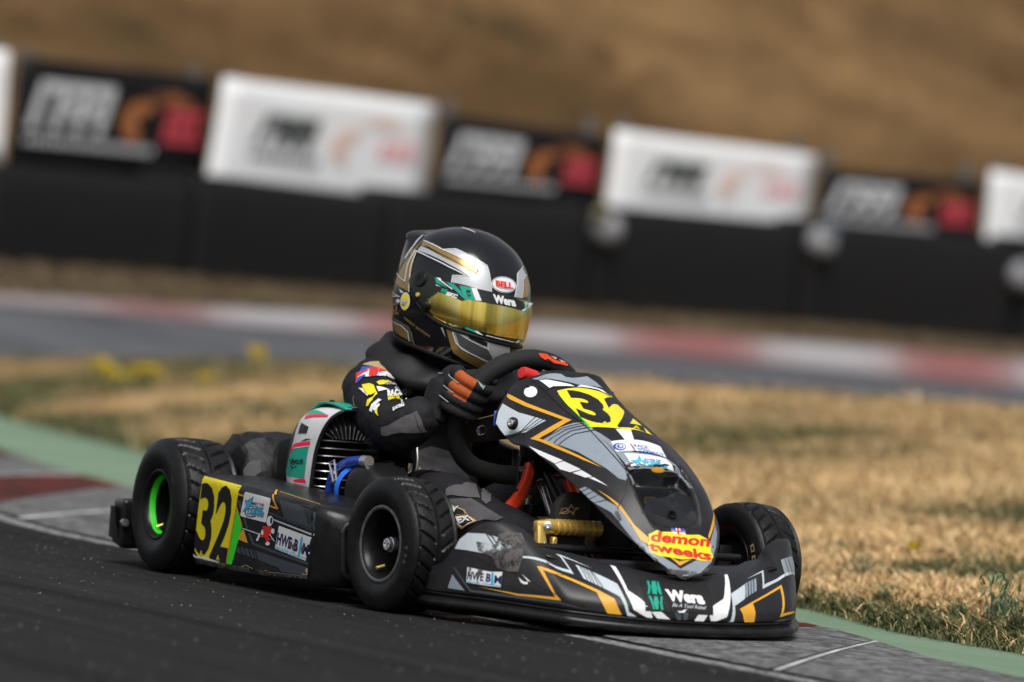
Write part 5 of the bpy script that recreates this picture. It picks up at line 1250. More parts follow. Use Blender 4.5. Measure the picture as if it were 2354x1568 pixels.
DECALS = [
 ('livery', 'nose', None, [
   ('P',((0.1846,-0.0877,0.3334),(0.462,-0.535,0.707)),[(-1235,375),(-1002,771),(-733,862),(-472,866),(-126,544),(465,-43),(872,-522),(944,-481),(922,-766),(780,-747),(483,-543),(217,-400),(-271,-101),(-838,185)],'G',0),
   ('P',((0.2491,-0.0071,0.3234),(0.735,-0.418,0.534)),[(-1074,791),(-795,552),(-575,306),(-270,99),(360,138),(622,-1),(912,-419),(854,-413),(688,-146),(600,-89),(338,-209),(-212,-317),(-311,-343),(-456,-170),(-685,212)],'G',0),
   ('P',((0.2786,-0.0565,0.2933),(0.94,-0.247,0.236)),[(-54,63),(38,86),(138,-57),(-122,-91)],'G',0),
   ('P',((0.1723,-0.0489,0.3701),(0.365,-0.345,0.865)),[(-359,147),(-193,156),(50,209),(365,-228),(139,-283)],'C',1),
   ('P',((0.1961,0.0043,0.3692),(0.424,0.034,0.905)),[(-90,247),(290,272),(46,-303),(-248,-215)],'C',1),
   ('P',((0.1918,-0.0231,0.3699),(0.402,-0.194,0.895)),[(-214,245),(79,249),(148,-252),(-13,-243)],'W',1),
   ('P',((0.068,-0.1149,0.3624),(0.142,-0.64,0.755)),[(-68,-193),(97,174),(73,189),(-103,-171)],'C',1),
   ('P',((0.09,-0.084,0.3802),(0.249,-0.58,0.776)),[(-213,-114),(232,93),(212,115),(-231,-94)],'C',1),
   ('P',((0.0828,-0.115,0.3595),(0.172,-0.67,0.722)),[(-41,-208),(73,188),(42,207),(-72,-188)],'C',1),
   ('P',((0.1009,-0.0829,0.3776),(0.249,-0.55,0.797)),[(-210,-115),(233,88),(211,114),(-234,-87)],'C',1),
   ('P',((0.1,-0.113,0.3569),(0.199,-0.663,0.722)),[(-28,-216),(59,197),(26,217),(-56,-199)],'C',1),
   ('P',((0.1141,-0.0816,0.3745),(0.253,-0.517,0.818)),[(-191,-104),(214,75),(193,102),(-216,-74)],'C',1),
   ('P',((0.1174,-0.1111,0.3539),(0.221,-0.624,0.749)),[(-43,-197),(71,177),(39,200),(-68,-180)],'C',1),
   ('P',((0.1296,-0.0816,0.3699),(0.272,-0.49,0.828)),[(-166,-101),(187,71),(168,98),(-190,-68)],'C',1),
   ('P',((-0.0558,-0.1104,0.4119),(0.301,-0.707,0.64)),[(-664,225),(-532,192),(-57,42),(1299,-316),(1171,-352),(-39,-48),(-543,106),(-634,152)],'A',2),
   ('P',((0.0494,-0.1104,0.3692),(0.158,-0.635,0.756)),[(298,311),(136,307),(-352,-305),(-83,-311)],'A',2),
   ('P',((0.1357,-0.1236,0.3309),(0.246,-0.688,0.682)),[(-1139,281),(-884,271),(-146,55),(607,-144),(1119,-274),(642,-198),(-198,6)],'A',2),
   ('P',((-0.0585,-0.136,0.3785),(0.249,-0.786,0.566)),[(-567,369),(-32,203),(620,108),(814,76),(477,-242),(-51,-348),(-235,-240),(-467,-84),(-559,162)],'P',0),
   ('P',((-0.0361,-0.1469,0.3529),(0.217,-0.81,0.545)),[(-150,-87),(172,76),(153,91),(-173,-80)],'C',1),
   ('P',((-0.0173,-0.1265,0.3746),(0.239,-0.771,0.591)),[(-72,-191),(95,178),(72,190),(-95,-179)],'C',1),
   ('P',((-0.0313,-0.1436,0.356),(0.22,-0.806,0.549)),[(-188,-117),(207,101),(188,116),(-207,-101)],'C',1),
   ('P',((-0.0069,-0.1221,0.3764),(0.244,-0.767,0.593)),[(-96,-152),(118,139),(97,152),(-117,-139)],'C',1),
   ('P',((-0.0219,-0.1402,0.3571),(0.22,-0.798,0.561)),[(-198,-130),(218,115),(199,130),(-218,-115)],'C',1),
   ('P',((0.003,-0.1189,0.3767),(0.246,-0.76,0.601)),[(-89,-129),(111,115),(89,129),(-110,-115)],'C',1),
   ('P',((0.0985,-0.1456,0.3202),(0.208,-0.824,0.527)),[(-606,168),(-217,85),(565,-73),(381,-158),(-121,-21)],'W',1),
   ('P',((0.1705,-0.1367,0.3018),(0.263,-0.849,0.459)),[(-332,45),(-122,120),(410,-11),(170,-95),(-128,-57)],'W',1),
   ('P',((0.22,-0.1258,0.292),(0.311,-0.829,0.464)),[(-273,11),(-73,83),(248,-26),(97,-65)],'W',1),
   ('P',((0.2565,-0.115,0.2832),(0.396,-0.739,0.545)),[(-214,45),(-85,55),(300,-101)],'W',1),
   ('P',((0.2392,-0.1331,0.2654),(0.33,-0.822,0.465)),[(-97,-16),(25,47),(97,24),(-26,-53)],'G',0),
   ('P',((0.2507,-0.1306,0.2609),(0.248,-0.955,0.165)),[(-127,-18),(11,64),(131,21),(-13,-67)],'G',0),
   ('P',((0.2645,-0.1278,0.2553),(0.38,-0.813,0.44)),[(-130,-20),(13,75),(143,22),(-27,-77)],'G',0),
   ('P',((0.2796,-0.124,0.2489),(0.416,-0.783,0.463)),[(-158,-19),(5,87),(191,8),(-40,-77)],'G',0),
   ('P',((0.3765,-0.0224,0.1811),(0.856,-0.247,0.455)),[(-1290,823),(-1097,820),(-904,628),(-708,227),(-539,-69),(-403,-242),(-86,-453),(217,-593),(546,-351),(867,59),(1027,515),(1041,714),(1077,389),(1011,59),(862,-354),(631,-617),(322,-732),(94,-743),(-274,-529),(-563,-225),(-802,131),(-1023,540)],'G',0),
   ('P',((0.4065,-0.0414,0.154),(0.879,-0.189,0.438)),[(-333,188),(311,-220),(334,-186),(-312,219)],'C',1),
   ('P',((0.416,0.0076,0.145),(0.903,0.001,0.429)),[(-207,-125),(220,93),(208,126),(-222,-94)],'C',1),
   ('P',((0.3406,-0.0931,0.2212),(0.651,-0.571,0.499)),[(-668,570),(-371,384),(-126,209),(209,-183),(500,-381),(527,-527),(374,-463),(134,-163),(-182,188),(-398,369)],'A',2),
   ('P',((0.4141,-0.0116,0.1488),(0.892,-0.002,0.451)),[(-244,88),(-16,-23),(275,46),(-17,-109)],'A',2),
   ('P',((0.3551,0.0839,0.214),(0.715,0.432,0.549)),[(381,341),(290,214),(-30,-65),(-305,-279),(-293,-214),(-42,1)],'A',2),
   ('P',((-0.0677,-0.0232,0.4655),(0.538,-0.203,0.818)),[(-680,93),(-453,59),(-127,61),(-38,-4),(88,21),(410,201),(595,109),(711,-27),(256,-206),(75,-167),(-285,-111),(-554,-24)],'G',0),
   ('P',((-0.0548,-0.0519,0.455),(0.455,-0.349,0.819)),[(-368,109),(-79,69),(253,68),(351,28),(-46,-110),(-112,-165)],'W',1),
   ('P',((-0.0354,0.0175,0.4515),(0.454,0.096,0.886)),[(-347,76),(-206,132),(229,-25),(262,-152),(62,-32)],'W',1),
   ('P',((-0.0799,-0.0946,0.4365),(0.32,-0.684,0.655)),[(142,39),(164,-4),(169,-47),(160,-85),(135,-116),(98,-136),(50,-143),(-3,-134),(-55,-113),(-102,-81),(-139,-41),(-163,3),(-171,48),(-162,88),(-137,119),(-99,138),(-50,144),(4,134),(58,112),(106,79)],'W',1),
   ('P',((-0.077,-0.0796,0.4511),(0.339,-0.667,0.663)),[(-255,138),(253,-154),(256,-138),(-252,154)],'INK',3),
   ('P',((-0.0084,-0.0761,0.4239),(0.308,-0.572,0.76)),[(-385,252),(382,-269),(382,-248),(-380,266)],'INK',3),
   ('P',((0.0779,-0.0737,0.3928),(0.274,-0.513,0.813)),[(-405,238),(405,-260),(405,-241),(-408,261)],'INK',3),
   ('P',((0.1717,-0.0725,0.3582),(0.352,-0.506,0.788)),[(-414,344),(411,-361),(414,-344),(-410,361)],'INK',3),
   ('P',((0.2504,-0.0693,0.3212),(0.668,-0.196,0.718)),[(-119,311),(106,-325),(119,-309),(-107,323)],'INK',3),
   ('P',((0.2854,-0.0674,0.3002),(0.737,-0.087,0.67)),[(-5,77),(-11,-83),(4,-78),(11,82)],'INK',3),
   ('P',((0.3033,-0.0762,0.2798),(0.616,-0.357,0.702)),[(-1,221),(-13,-220),(2,-222),(13,221)],'INK',3),
   ('P',((0.321,-0.0938,0.2496),(0.604,-0.567,0.561)),[(29,188),(-44,-182),(-29,-188),(44,183)],'INK',3),
   ('P',((-0.0494,-0.0698,0.4454),(0.412,-0.525,0.745)),[(-52,-79),(63,63),(51,78),(-63,-64)],'INK',3),
   ('P',((-0.0404,-0.0396,0.4507),(0.457,-0.217,0.863)),[(-244,-38),(244,14),(244,41),(-243,-18)],'INK',3),
   ('P',((-0.0294,0.0055,0.4497),(0.445,0.039,0.895)),[(-232,43),(214,-70),(234,-40),(-217,66)],'INK',3),
   ('P',((-0.0225,0.038,0.4431),(0.438,0.206,0.875)),[(-94,83),(60,-105),(98,-81),(-64,103)],'INK',3),
   ('P',((0.2689,-0.0457,0.296),(0.947,-0.259,-0.192)),[(-53,94),(46,-97),(54,-93),(-46,98)],'INK',3),
   ('P',((0.2805,-0.0411,0.276),(0.92,-0.005,0.392)),[(-1,147),(-9,-152),(4,-146),(6,150)],'INK',3),
   ('P',((0.3218,-0.0539,0.249),(0.665,-0.119,0.738)),[(66,346),(-76,-349),(-67,-349),(78,352)],'INK',3),
   ('P',((0.3582,-0.0586,0.2252),(0.727,-0.003,0.687)),[(-86,97),(76,-108),(90,-94),(-79,103)],'INK',3),
   ('P',((0.3715,-0.0326,0.2123),(0.643,0.122,0.756)),[(-175,104),(163,-116),(171,-105),(-160,120)],'INK',3),
   ('P',((0.3748,0.0038,0.2087),(0.53,-0.017,0.848)),[(-187,-48),(180,32),(190,53),(-184,-36)],'INK',3),
   ('P',((0.364,0.0371,0.2177),(0.483,-0.234,0.844)),[(-104,-167),(109,155),(104,165),(-108,-152)],'INK',3),
   ('P',((0.3467,0.0552,0.2348),(0.454,-0.65,0.61)),[(66,-124),(-57,126),(-67,126),(59,-128)],'INK',3),
   ('P',((0.3202,0.0594,0.2609),(0.31,-0.863,0.399)),[(164,-181),(-155,184),(-165,180),(155,-185)],'INK',3),
   ('P',((0.285,0.0583,0.2891),(0.871,-0.464,0.16)),[(113,-140),(-107,146),(-114,140),(107,-145)],'INK',3),
 ]),
 ('number_plate', 'nose', 'yellow number plate 32 on the nose', [
   ('P',((0.0535,-0.0631,0.4083),(0.373,-0.426,0.824)),[(-587,588),(-508,656),(577,-630),(518,-615)],'L',1),
   ('P',((0.0569,0.0031,0.4143),(0.403,-0.003,0.915)),[(-651,943),(-75,962),(320,915),(500,828),(387,-388),(385,-1239),(-163,-1209),(-701,-813)],'Y',2),
   ('M',((0.0507,-0.0315,0.4161),(0.327,-0.178,0.928)),([(-384,708),(-316,709),(-233,701),(-36,645),(136,512),(239,292),(264,112),(241,-31),(239,-33),(250,-44),(348,-253),(409,-470),(423,-723),(329,-825),(152,-784),(62,-721),(-27,-634),(-164,-472),(-273,-51),(-62,-303),(5,-367),(59,-404),(107,-415),(125,-391),(120,-331),(91,-253),(43,-186),(-125,-74),(-210,259),(-65,227),(-42,246),(-44,287),(-67,336),(-103,372),(-170,405),(-205,413),(-245,416),(-382,408),(-481,694)],[(1,3,2),(0,3,1),(38,3,0),(38,4,3),(37,36,38),(36,4,38),(36,35,4),(35,34,4),(34,5,4),(33,5,34),(32,5,33),(31,5,32),(31,6,5),(30,6,31),(29,6,30),(28,6,29),(27,6,28),(27,7,6),(27,8,7),(27,9,8),(27,10,9),(27,26,10),(26,11,10),(25,11,26),(24,11,25),(17,19,18),(24,12,11),(23,12,24),(22,12,23),(17,20,19),(21,12,22),(17,21,20),(17,12,21),(17,13,12),(16,13,17),(16,14,13),(15,14,16)]),'INK',3),
   ('M',((0.057,0.0342,0.4122),(0.334,0.207,0.92)),([(-1054,-637),(-989,-563),(-789,-475),(-514,-342),(-161,-156),(7,-60),(131,21),(272,124),(403,253),(400,316),(324,343),(239,339),(122,309),(-187,183),(163,546),(326,586),(456,602),(585,599),(735,475),(631,294),(602,182),(296,-117),(-299,-444),(-692,-635),(-322,-719),(-676,-1027)],[(16,18,17),(15,18,16),(15,19,18),(14,19,15),(13,12,14),(12,11,14),(11,19,14),(11,10,19),(10,9,19),(9,20,19),(8,20,9),(7,20,8),(7,21,20),(6,21,7),(5,21,6),(4,21,5),(4,22,21),(3,22,4),(2,22,3),(2,23,22),(1,23,2),(1,24,23),(1,25,24),(0,25,1)]),'INK',3),
   ('T', ((0.1327, -0.0429, 0.388), (0.312, -0.239, 0.92)), ((-38, 136, -20, -45, -11, 146), ('A', 0.02, 0)), 'Y', 4),
   ('T', ((0.1649, 0.0082, 0.3847), (0.336, 0.09, 0.938)), ((-104, 168, 143, -48, -17, 163), ('A', 0.02, 0)), 'Y', 4),
 ]),
 ('sticker', 'nose', 'white sticker reading RACE WITH RESPECT', [
   ('P',((0.2255,-0.0144,0.3459),(0.461,-0.101,0.882)),[(-496,224),(472,180),(496,-249),(-470,-156)],'W',2),
   ('P',((0.2195,-0.0518,0.3483),(0.425,-0.342,0.838)),[(124,1),(124,-38),(111,-75),(88,-103),(56,-121),(19,-126),(-21,-118),(-58,-99),(-90,-70),(-113,-35),(-125,3),(-124,41),(-111,73),(-87,99),(-55,116),(-18,122),(21,117),(58,101),(89,74),(112,40)],'RB',3),
   ('P',((0.2206,-0.0504,0.3484),(0.427,-0.332,0.841)),[(88,0),(88,-28),(78,-53),(62,-73),(39,-86),(12,-90),(-16,-85),(-43,-71),(-65,-51),(-81,-26),(-89,1),(-88,28),(-78,52),(-61,71),(-38,83),(-12,87),(16,83),(42,71),(64,52),(80,28)],'W',4),
   ('P',((0.2205,-0.051,0.3484),(0.426,-0.333,0.841)),[(65,0),(64,-20),(57,-37),(45,-52),(28,-61),(8,-63),(-12,-60),(-32,-50),(-48,-36),(-59,-18),(-65,1),(-65,20),(-58,37),(-45,50),(-28,59),(-8,62),(12,59),(31,50),(47,37),(59,19)],'RB',5),
   ('P',((0.2212,-0.0501,0.3484),(0.429,-0.326,0.842)),[(33,0),(32,-9),(29,-18),(22,-25),(14,-30),(4,-31),(-6,-29),(-16,-25),(-24,-17),(-29,-9),(-32,1),(-32,11),(-28,19),(-22,26),(-13,30),(-4,32),(7,30),(16,26),(24,19),(30,10)],'W',6),
   ('P',((0.2323,-0.03,0.3487),(0.466,-0.212,0.859)),[(-58,130),(-37,132),(59,-129),(36,-133)],'INK',3),
   ('P',((0.2327,-0.0294,0.3487),(0.472,-0.212,0.855)),[(-26,37),(-2,40),(25,-36),(1,-40)],'R',4),
   ('T', ((0.2318, -0.0171, 0.351), (0.487, -0.13, 0.864)), ((-80, 262, -22, -21, -22, 85), ('RACE', 0.02, 0)), 'RB', 3),
   ('T', ((0.2417, -0.0169, 0.3455), (0.496, -0.129, 0.859)), ((-73, 241, -22, -26, -7, 83), ('WITH', 0.02, 0)), 'RB', 3),
   ('T', ((0.2505, -0.007, 0.3396), (0.501, -0.053, 0.864)), ((-171, 513, 0, -26, -9, 89), ('RESPECT', 0.02, 0)), 'RB', 3),
 ]),
 ('sticker', 'nose', 'white sticker with a blue star', [
   ('P',((0.2619,-0.0101,0.3235),(0.884,-0.088,0.459)),[(-443,195),(352,94),(499,-158),(-407,-131)],'W',2),
   ('P',((0.2694,-0.0352,0.3247),(0.643,-0.334,0.689)),[(1,194),(49,28),(182,10),(74,-82),(-48,-97),(-44,-65),(-174,-5),(-38,20)],'B',3),
   ('T', ((0.2706, -0.0127, 0.3278), (0.548, -0.079, 0.833)), ((-111, 351, -18, -20, 13, 48), ('STARS OF', 0.03, 0.1)), 'M', 3),
   ('T', ((0.2758, -0.018, 0.323), (0.749, -0.121, 0.652)), ((-127, 391, -9, -35, 16, 89), ('CHRIS', 0.05, 0.2)), 'B', 3),
   ('T', ((0.2785, -0.0117, 0.3178), (0.911, -0.093, 0.402)), ((-154, 508, -45, -11, -11, 45), ('LAMARE', 0.05, 0.2)), 'B', 4),
   ('P',((0.277,-0.0315,0.3194),(0.831,-0.247,0.499)),[(-67,6),(63,-19),(66,-8),(-62,21)],'INK',3),
   ('P',((0.28,-0.0148,0.318),(0.975,-0.118,0.186)),[(-115,-6),(115,-6),(116,6),(-114,5)],'INK',3),
 ]),
 ('orange_dot', 'nose', None, [
   ('P',((0.2812,0.0,0.3118),(0.997,-0.0,-0.073)),[(146,-3),(141,-19),(121,-32),(89,-42),(49,-49),(3,-50),(-42,-47),(-83,-39),(-116,-27),(-138,-13),(-147,3),(-142,18),(-120,31),(-87,41),(-46,47),(0,49),(44,46),(84,38),(116,27),(136,13)],'A',3),
 ]),
 ('sticker', 'nose', 'yellow sticker reading demon tweeks in red', [
   ('P',((0.3956,-0.0049,0.1763),(0.837,-0.031,0.546)),[(-600,200),(-505,237),(-424,282),(-354,244),(-159,255),(-11,207),(262,223),(467,244),(667,184),(699,63),(665,-76),(703,-183),(611,-293),(390,-308),(233,-272),(-3,-310),(-263,-288),(-481,-271),(-626,-182),(-649,-34),(-613,77)],'Y',2),
   ('M',((0.3917,-0.0032,0.1861),(0.843,-0.007,0.538)),([(516,35),(537,47),(571,59),(606,66),(655,64),(682,43),(678,6),(635,-98),(546,-105),(588,-5),(589,8),(583,14),(571,15),(559,13),(544,7),(528,-1),(484,-110),(402,-113),(465,50),(553,57),(545,38),(392,-75),(336,-103),(266,-111),(203,-99),(168,-70),(166,-27),(199,15),(258,45),(327,55),(388,42),(425,12),(426,-31),(248,-46),(260,-57),(284,-62),(312,-59),(333,-48),(346,-29),(346,-12),(333,0),(308,6),(282,2),(261,-9),(248,-27),(-71,53),(-80,49),(-54,56),(-29,57),(0,52),(22,40),(26,36),(34,39),(64,49),(101,53),(145,45),(168,22),(166,-10),(131,-107),(54,-105),(86,-14),(86,-1),(79,5),(68,7),(60,6),(47,2),(37,-2),(3,-104),(-72,-100),(-41,-8),(-40,5),(-45,10),(-54,12),(-65,12),(-77,9),(-87,5),(-122,-97),(-196,-92),(-142,63),(-69,57),(-237,-85),(-270,-91),(-307,-92),(-363,-77),(-389,-42),(-388,-1),(-360,38),(-310,65),(-247,74),(-196,60),(-171,28),(-176,-30),(-313,-24),(-313,-28),(-300,-38),(-276,-42),(-256,-41),(-234,-37),(-180,-21),(-198,-74),(-243,16),(-250,23),(-264,26),(-283,24),(-297,17),(-296,18),(-243,16),(-516,-65),(-565,-47),(-591,-12),(-589,32),(-562,69),(-516,90),(-461,90),(-446,87),(-433,83),(-439,85),(-416,151),(-344,145),(-423,-79),(-454,38),(-462,41),(-469,43),(-493,42),(-511,34),(-522,16),(-524,-1),(-517,-13),(-493,-21),(-475,-24),(-454,39)],[(2,4,3),(17,0,18),(0,19,18),(0,1,19),(1,20,19),(1,4,2),(1,5,4),(20,5,1),(17,20,0),(17,15,20),(15,14,20),(14,13,20),(13,5,20),(13,12,5),(12,11,5),(11,6,5),(10,6,11),(9,6,10),(17,16,15),(9,7,6),(8,7,9),(28,30,29),(28,31,30),(27,31,28),(27,41,31),(41,40,31),(40,32,31),(26,42,27),(42,41,27),(26,43,42),(39,32,40),(26,44,43),(38,32,39),(25,44,26),(38,21,32),(25,33,44),(37,21,38),(25,34,33),(36,21,37),(25,35,34),(35,21,36),(25,21,35),(24,21,25),(24,22,21),(23,22,24),(53,55,54),(47,49,48),(77,46,78),(46,79,78),(46,45,79),(46,49,47),(46,50,49),(52,55,53),(52,56,55),(77,75,46),(75,74,46),(74,50,46),(74,51,50),(51,56,52),(74,73,51),(73,72,51),(72,56,51),(72,63,56),(63,57,56),(71,63,72),(71,64,63),(62,57,63),(71,65,64),(70,65,71),(61,57,62),(70,66,65),(69,66,70),(60,57,61),(77,76,75),(69,67,66),(60,58,57),(68,67,69),(59,58,60),(87,89,88),(87,90,89),(86,90,87),(85,103,86),(103,102,86),(102,90,86),(102,101,90),(101,98,90),(98,91,90),(100,106,101),(106,98,101),(85,105,103),(105,104,103),(85,106,105),(85,98,106),(84,92,85),(92,98,85),(92,97,98),(99,91,98),(84,93,92),(97,91,92),(97,99,91),(84,94,93),(96,99,97),(84,95,94),(95,99,96),(84,99,95),(83,99,84),(83,80,99),(82,80,83),(82,81,80),(116,118,117),(116,115,118),(115,119,118),(112,114,113),(112,115,114),(112,120,115),(120,119,115),(111,121,112),(121,130,112),(130,120,112),(110,123,111),(123,122,111),(122,121,111),(120,130,121),(129,120,130),(129,119,120),(110,124,123),(110,125,124),(109,125,110),(109,126,125),(109,127,126),(109,128,127),(109,129,128),(109,119,129),(108,119,109),(107,119,108)]),'R',3),
   ('M',((0.4057,0.0011,0.1625),(0.862,-0.014,0.507)),([(525,-21),(507,-17),(494,-16),(486,-17),(484,-17),(486,-15),(485,-15),(498,-21),(528,-32),(558,-46),(577,-60),(581,-77),(564,-103),(528,-119),(484,-122),(455,-118),(429,-113),(392,-101),(395,-51),(449,-71),(469,-76),(483,-78),(492,-77),(495,-76),(493,-78),(478,-68),(429,-49),(398,-17),(413,8),(448,22),(496,26),(522,25),(547,21),(583,13),(576,-37),(446,-116),(337,-109),(223,-28),(333,29),(435,24),(322,-38),(183,-93),(199,106),(274,98),(259,-101),(138,-84),(108,-86),(72,-85),(11,-68),(-28,-38),(-39,-2),(-23,32),(19,53),(79,57),(136,43),(172,14),(183,-38),(44,-25),(46,-28),(61,-38),(87,-43),(106,-44),(127,-42),(177,-31),(174,-76),(101,5),(92,12),(77,15),(59,15),(47,10),(48,10),(101,5),(-78,-63),(-108,-65),(-144,-64),(-205,-47),(-243,-17),(-254,20),(-236,55),(-195,76),(-136,78),(-81,63),(-46,34),(-33,-18),(-171,-4),(-170,-7),(-154,-17),(-129,-22),(-110,-23),(-90,-21),(-40,-10),(-42,-56),(-115,26),(-124,33),(-139,37),(-156,36),(-168,32),(-168,32),(-115,26),(-303,93),(-221,85),(-338,-46),(-373,-42),(-415,29),(-463,-28),(-496,-22),(-579,139),(-506,123),(-474,61),(-434,109),(-383,101),(-349,41),(-548,132),(-552,90),(-609,103),(-613,54),(-611,47),(-608,45),(-604,43),(-595,42),(-584,42),(-547,46),(-551,0),(-576,-2),(-594,-1),(-612,1),(-649,17),(-672,42),(-678,67),(-674,119),(-703,128),(-702,145),(-601,184),(-605,145)],[(29,31,30),(29,32,31),(28,32,29),(28,33,32),(28,0,33),(0,34,33),(27,6,28),(6,1,28),(1,0,28),(27,5,6),(7,2,6),(2,1,6),(27,4,5),(3,7,2),(4,7,3),(27,7,4),(26,7,27),(26,8,7),(26,9,8),(26,10,9),(25,10,26),(17,19,18),(25,11,10),(24,23,25),(23,11,25),(17,20,19),(23,12,11),(22,12,23),(17,21,20),(21,12,22),(17,12,21),(17,13,12),(16,13,17),(16,14,13),(15,14,16),(41,43,42),(41,37,43),(37,44,43),(37,39,38),(37,40,39),(37,35,40),(41,44,37),(36,35,37),(52,54,53),(52,55,54),(51,55,52),(50,68,51),(68,67,51),(67,55,51),(67,66,55),(66,63,55),(63,56,55),(65,71,66),(71,63,66),(50,70,68),(70,69,68),(50,71,70),(50,63,71),(49,57,50),(57,63,50),(57,62,63),(64,56,63),(49,58,57),(62,56,57),(62,64,56),(49,59,58),(61,64,62),(49,60,59),(60,64,61),(49,64,60),(48,64,49),(48,45,64),(47,45,48),(47,46,45),(79,81,80),(79,82,81),(78,82,79),(77,95,78),(95,94,78),(94,82,78),(94,93,82),(93,90,82),(90,83,82),(92,98,93),(98,90,93),(77,97,95),(97,96,95),(77,98,97),(77,90,98),(76,84,77),(84,90,77),(84,89,90),(91,83,90),(76,85,84),(89,83,84),(89,91,83),(76,86,85),(88,91,89),(76,87,86),(87,91,88),(76,91,87),(75,91,76),(75,72,91),(74,72,75),(74,73,72),(105,107,106),(105,108,107),(108,110,109),(108,111,110),(111,100,99),(111,101,100),(108,103,111),(103,101,111),(105,103,108),(105,104,103),(102,101,103),(131,133,132),(131,112,133),(131,113,112),(130,113,131),(129,113,130),(128,114,129),(114,113,129),(128,115,114),(120,122,121),(128,116,115),(127,116,128),(119,122,120),(127,117,116),(127,118,117),(118,122,119),(127,122,118),(126,122,127),(126,123,122),(125,123,126),(125,124,123)]),'R',3),
 ]),
 ('flag_sticker', 'nose', None, [
   ('P',((0.3832,-0.0026,0.2013),(0.765,-0.004,0.644)),[(-137,65),(153,52),(137,-65),(-154,-52)],'W',2),
   ('P',((0.3813,-0.0122,0.2047),(0.751,-0.094,0.653)),[(-43,24),(47,23),(45,-26),(-47,-23)],'RB',3),
   ('P',((0.3823,0.007,0.2042),(0.753,0.063,0.655)),[(-48,24),(59,20),(49,-24),(-58,-23)],'RB',3),
   ('P',((0.3843,-0.0035,0.2014),(0.767,-0.03,0.641)),[(-13,60),(26,58),(12,-60),(-26,-59)],'R',4),
   ('P',((0.3841,-0.003,0.2008),(0.844,-0.007,0.537)),[(-147,15),(147,4),(146,-16),(-148,-4)],'R',4),
 ]),
 ('livery', 'pod', None, [
   ('P',((-0.511,-0.4768,0.1115),(0.078,-0.984,0.159)),[(-2258,883),(-2199,1014),(614,903),(3140,695),(3142,129),(2929,-627),(2656,-675),(585,-678),(-1193,-729),(-2584,-591),(-2530,-479),(-2301,149)],'C',0),
   ('P',((-0.5198,-0.4868,0.1468),(-0.002,-0.997,-0.082)),[(-288,262),(-136,264),(251,-255),(175,-269)],'DG',1),
   ('P',((-0.3922,-0.4814,0.0915),(0.005,-0.996,-0.084)),[(-1024,199),(-930,205),(-720,19),(1753,-173),(1735,-228),(-813,-19)],'DG',1),
   ('P',((-0.528,-0.4898,0.1843),(-0.002,-0.997,-0.082)),[(-152,30),(136,9),(155,-28),(-140,-9)],'A',2),
   ('P',((-0.3696,-0.4875,0.1817),(0.027,-0.941,0.338)),[(-181,123),(125,-139),(203,-126),(-148,141)],'A',2),
   ('P',((-0.3717,-0.4894,0.1706),(0.004,-0.996,-0.084)),[(217,4),(-192,30),(-217,-4),(193,-30)],'A',2),
   ('P',((-0.41,-0.4695,0.1983),(0.055,-0.29,0.955)),[(-323,216),(244,-208),(331,-222),(-252,213)],'A',2),
   ('P',((-0.5181,-0.4834,0.1045),(-0.002,-0.997,-0.082)),[(-49,118),(46,109),(238,-134),(-236,-91)],'A',2),
   ('P',((-0.5378,-0.4865,0.1437),(-0.014,-0.997,-0.078)),[(-168,206),(133,-213),(166,-207),(-132,212)],'A',2),
   ('P',((-0.2532,-0.4854,0.1682),(0.183,-0.971,0.155)),[(-924,213),(139,99),(274,90),(614,22),(579,-291),(-683,-130)],'DG',1),
   ('P',((-0.222,-0.4859,0.1633),(0.03,-0.998,0.053)),[(-114,146),(86,-151),(116,-146),(-87,152)],'C',2),
   ('P',((-0.2119,-0.4854,0.1606),(0.13,-0.99,0.048)),[(-111,166),(88,-170),(108,-166),(-84,171)],'C',2),
   ('P',((-0.2044,-0.4842,0.1597),(0.232,-0.972,0.042)),[(-84,167),(62,-172),(79,-167),(-57,171)],'C',2),
   ('P',((-0.197,-0.483,0.1599),(0.344,-0.938,0.03)),[(-59,157),(38,-162),(56,-158),(-38,161)],'C',2),
   ('P',((-0.2954,-0.4843,0.1482),(0.21,-0.973,-0.1)),[(-964,100),(987,-76),(977,-99),(-1000,74)],'DG',1),
   ('P',((-0.2859,-0.4836,0.138),(0.21,-0.973,-0.1)),[(-891,85),(892,-52),(873,-91),(-873,56)],'P',1),
   ('P',((-0.4595,-0.4842,0.1137),(-0.002,-0.997,-0.082)),[(-647,64),(175,5),(964,-92),(157,-19),(-647,43)],'P',1),
   ('P',((-0.3748,-0.479,0.0619),(0.008,-0.996,-0.085)),[(-1724,192),(-817,174),(1560,16),(1541,-92),(1302,-133),(370,-152),(283,-82),(-758,7),(-1761,71)],'DG',1),
   ('P',((-0.529,-0.4812,0.0757),(-0.002,-0.997,-0.082)),[(-99,87),(48,-96),(98,-86),(-48,97)],'C',2),
   ('P',((-0.5082,-0.4811,0.0746),(-0.002,-0.997,-0.082)),[(-98,90),(48,-101),(99,-91),(-47,100)],'C',2),
   ('P',((-0.4864,-0.481,0.0735),(-0.002,-0.997,-0.082)),[(-108,93),(57,-104),(107,-93),(-58,103)],'C',2),
   ('P',((-0.4657,-0.4809,0.0723),(-0.002,-0.997,-0.082)),[(-88,91),(37,-100),(88,-91),(-37,100)],'C',2),
   ('P',((-0.4526,-0.4808,0.0713),(-0.002,-0.997,-0.082)),[(-87,88),(37,-96),(88,-87),(-37,97)],'C',2),
   ('P',((-0.3441,-0.4659,0.1961),(0.059,0.0,0.998)),[(5,597),(-50,-688),(-6,-599),(51,690)],'A',2),
   ('P',((-0.2417,-0.4698,0.1899),(0.133,-0.047,0.99)),[(-127,330),(117,-405),(124,-353),(-115,428)],'A',2),
 ]),
 ('number_plate', 'pod', 'yellow number plate 32 on the side pod', [
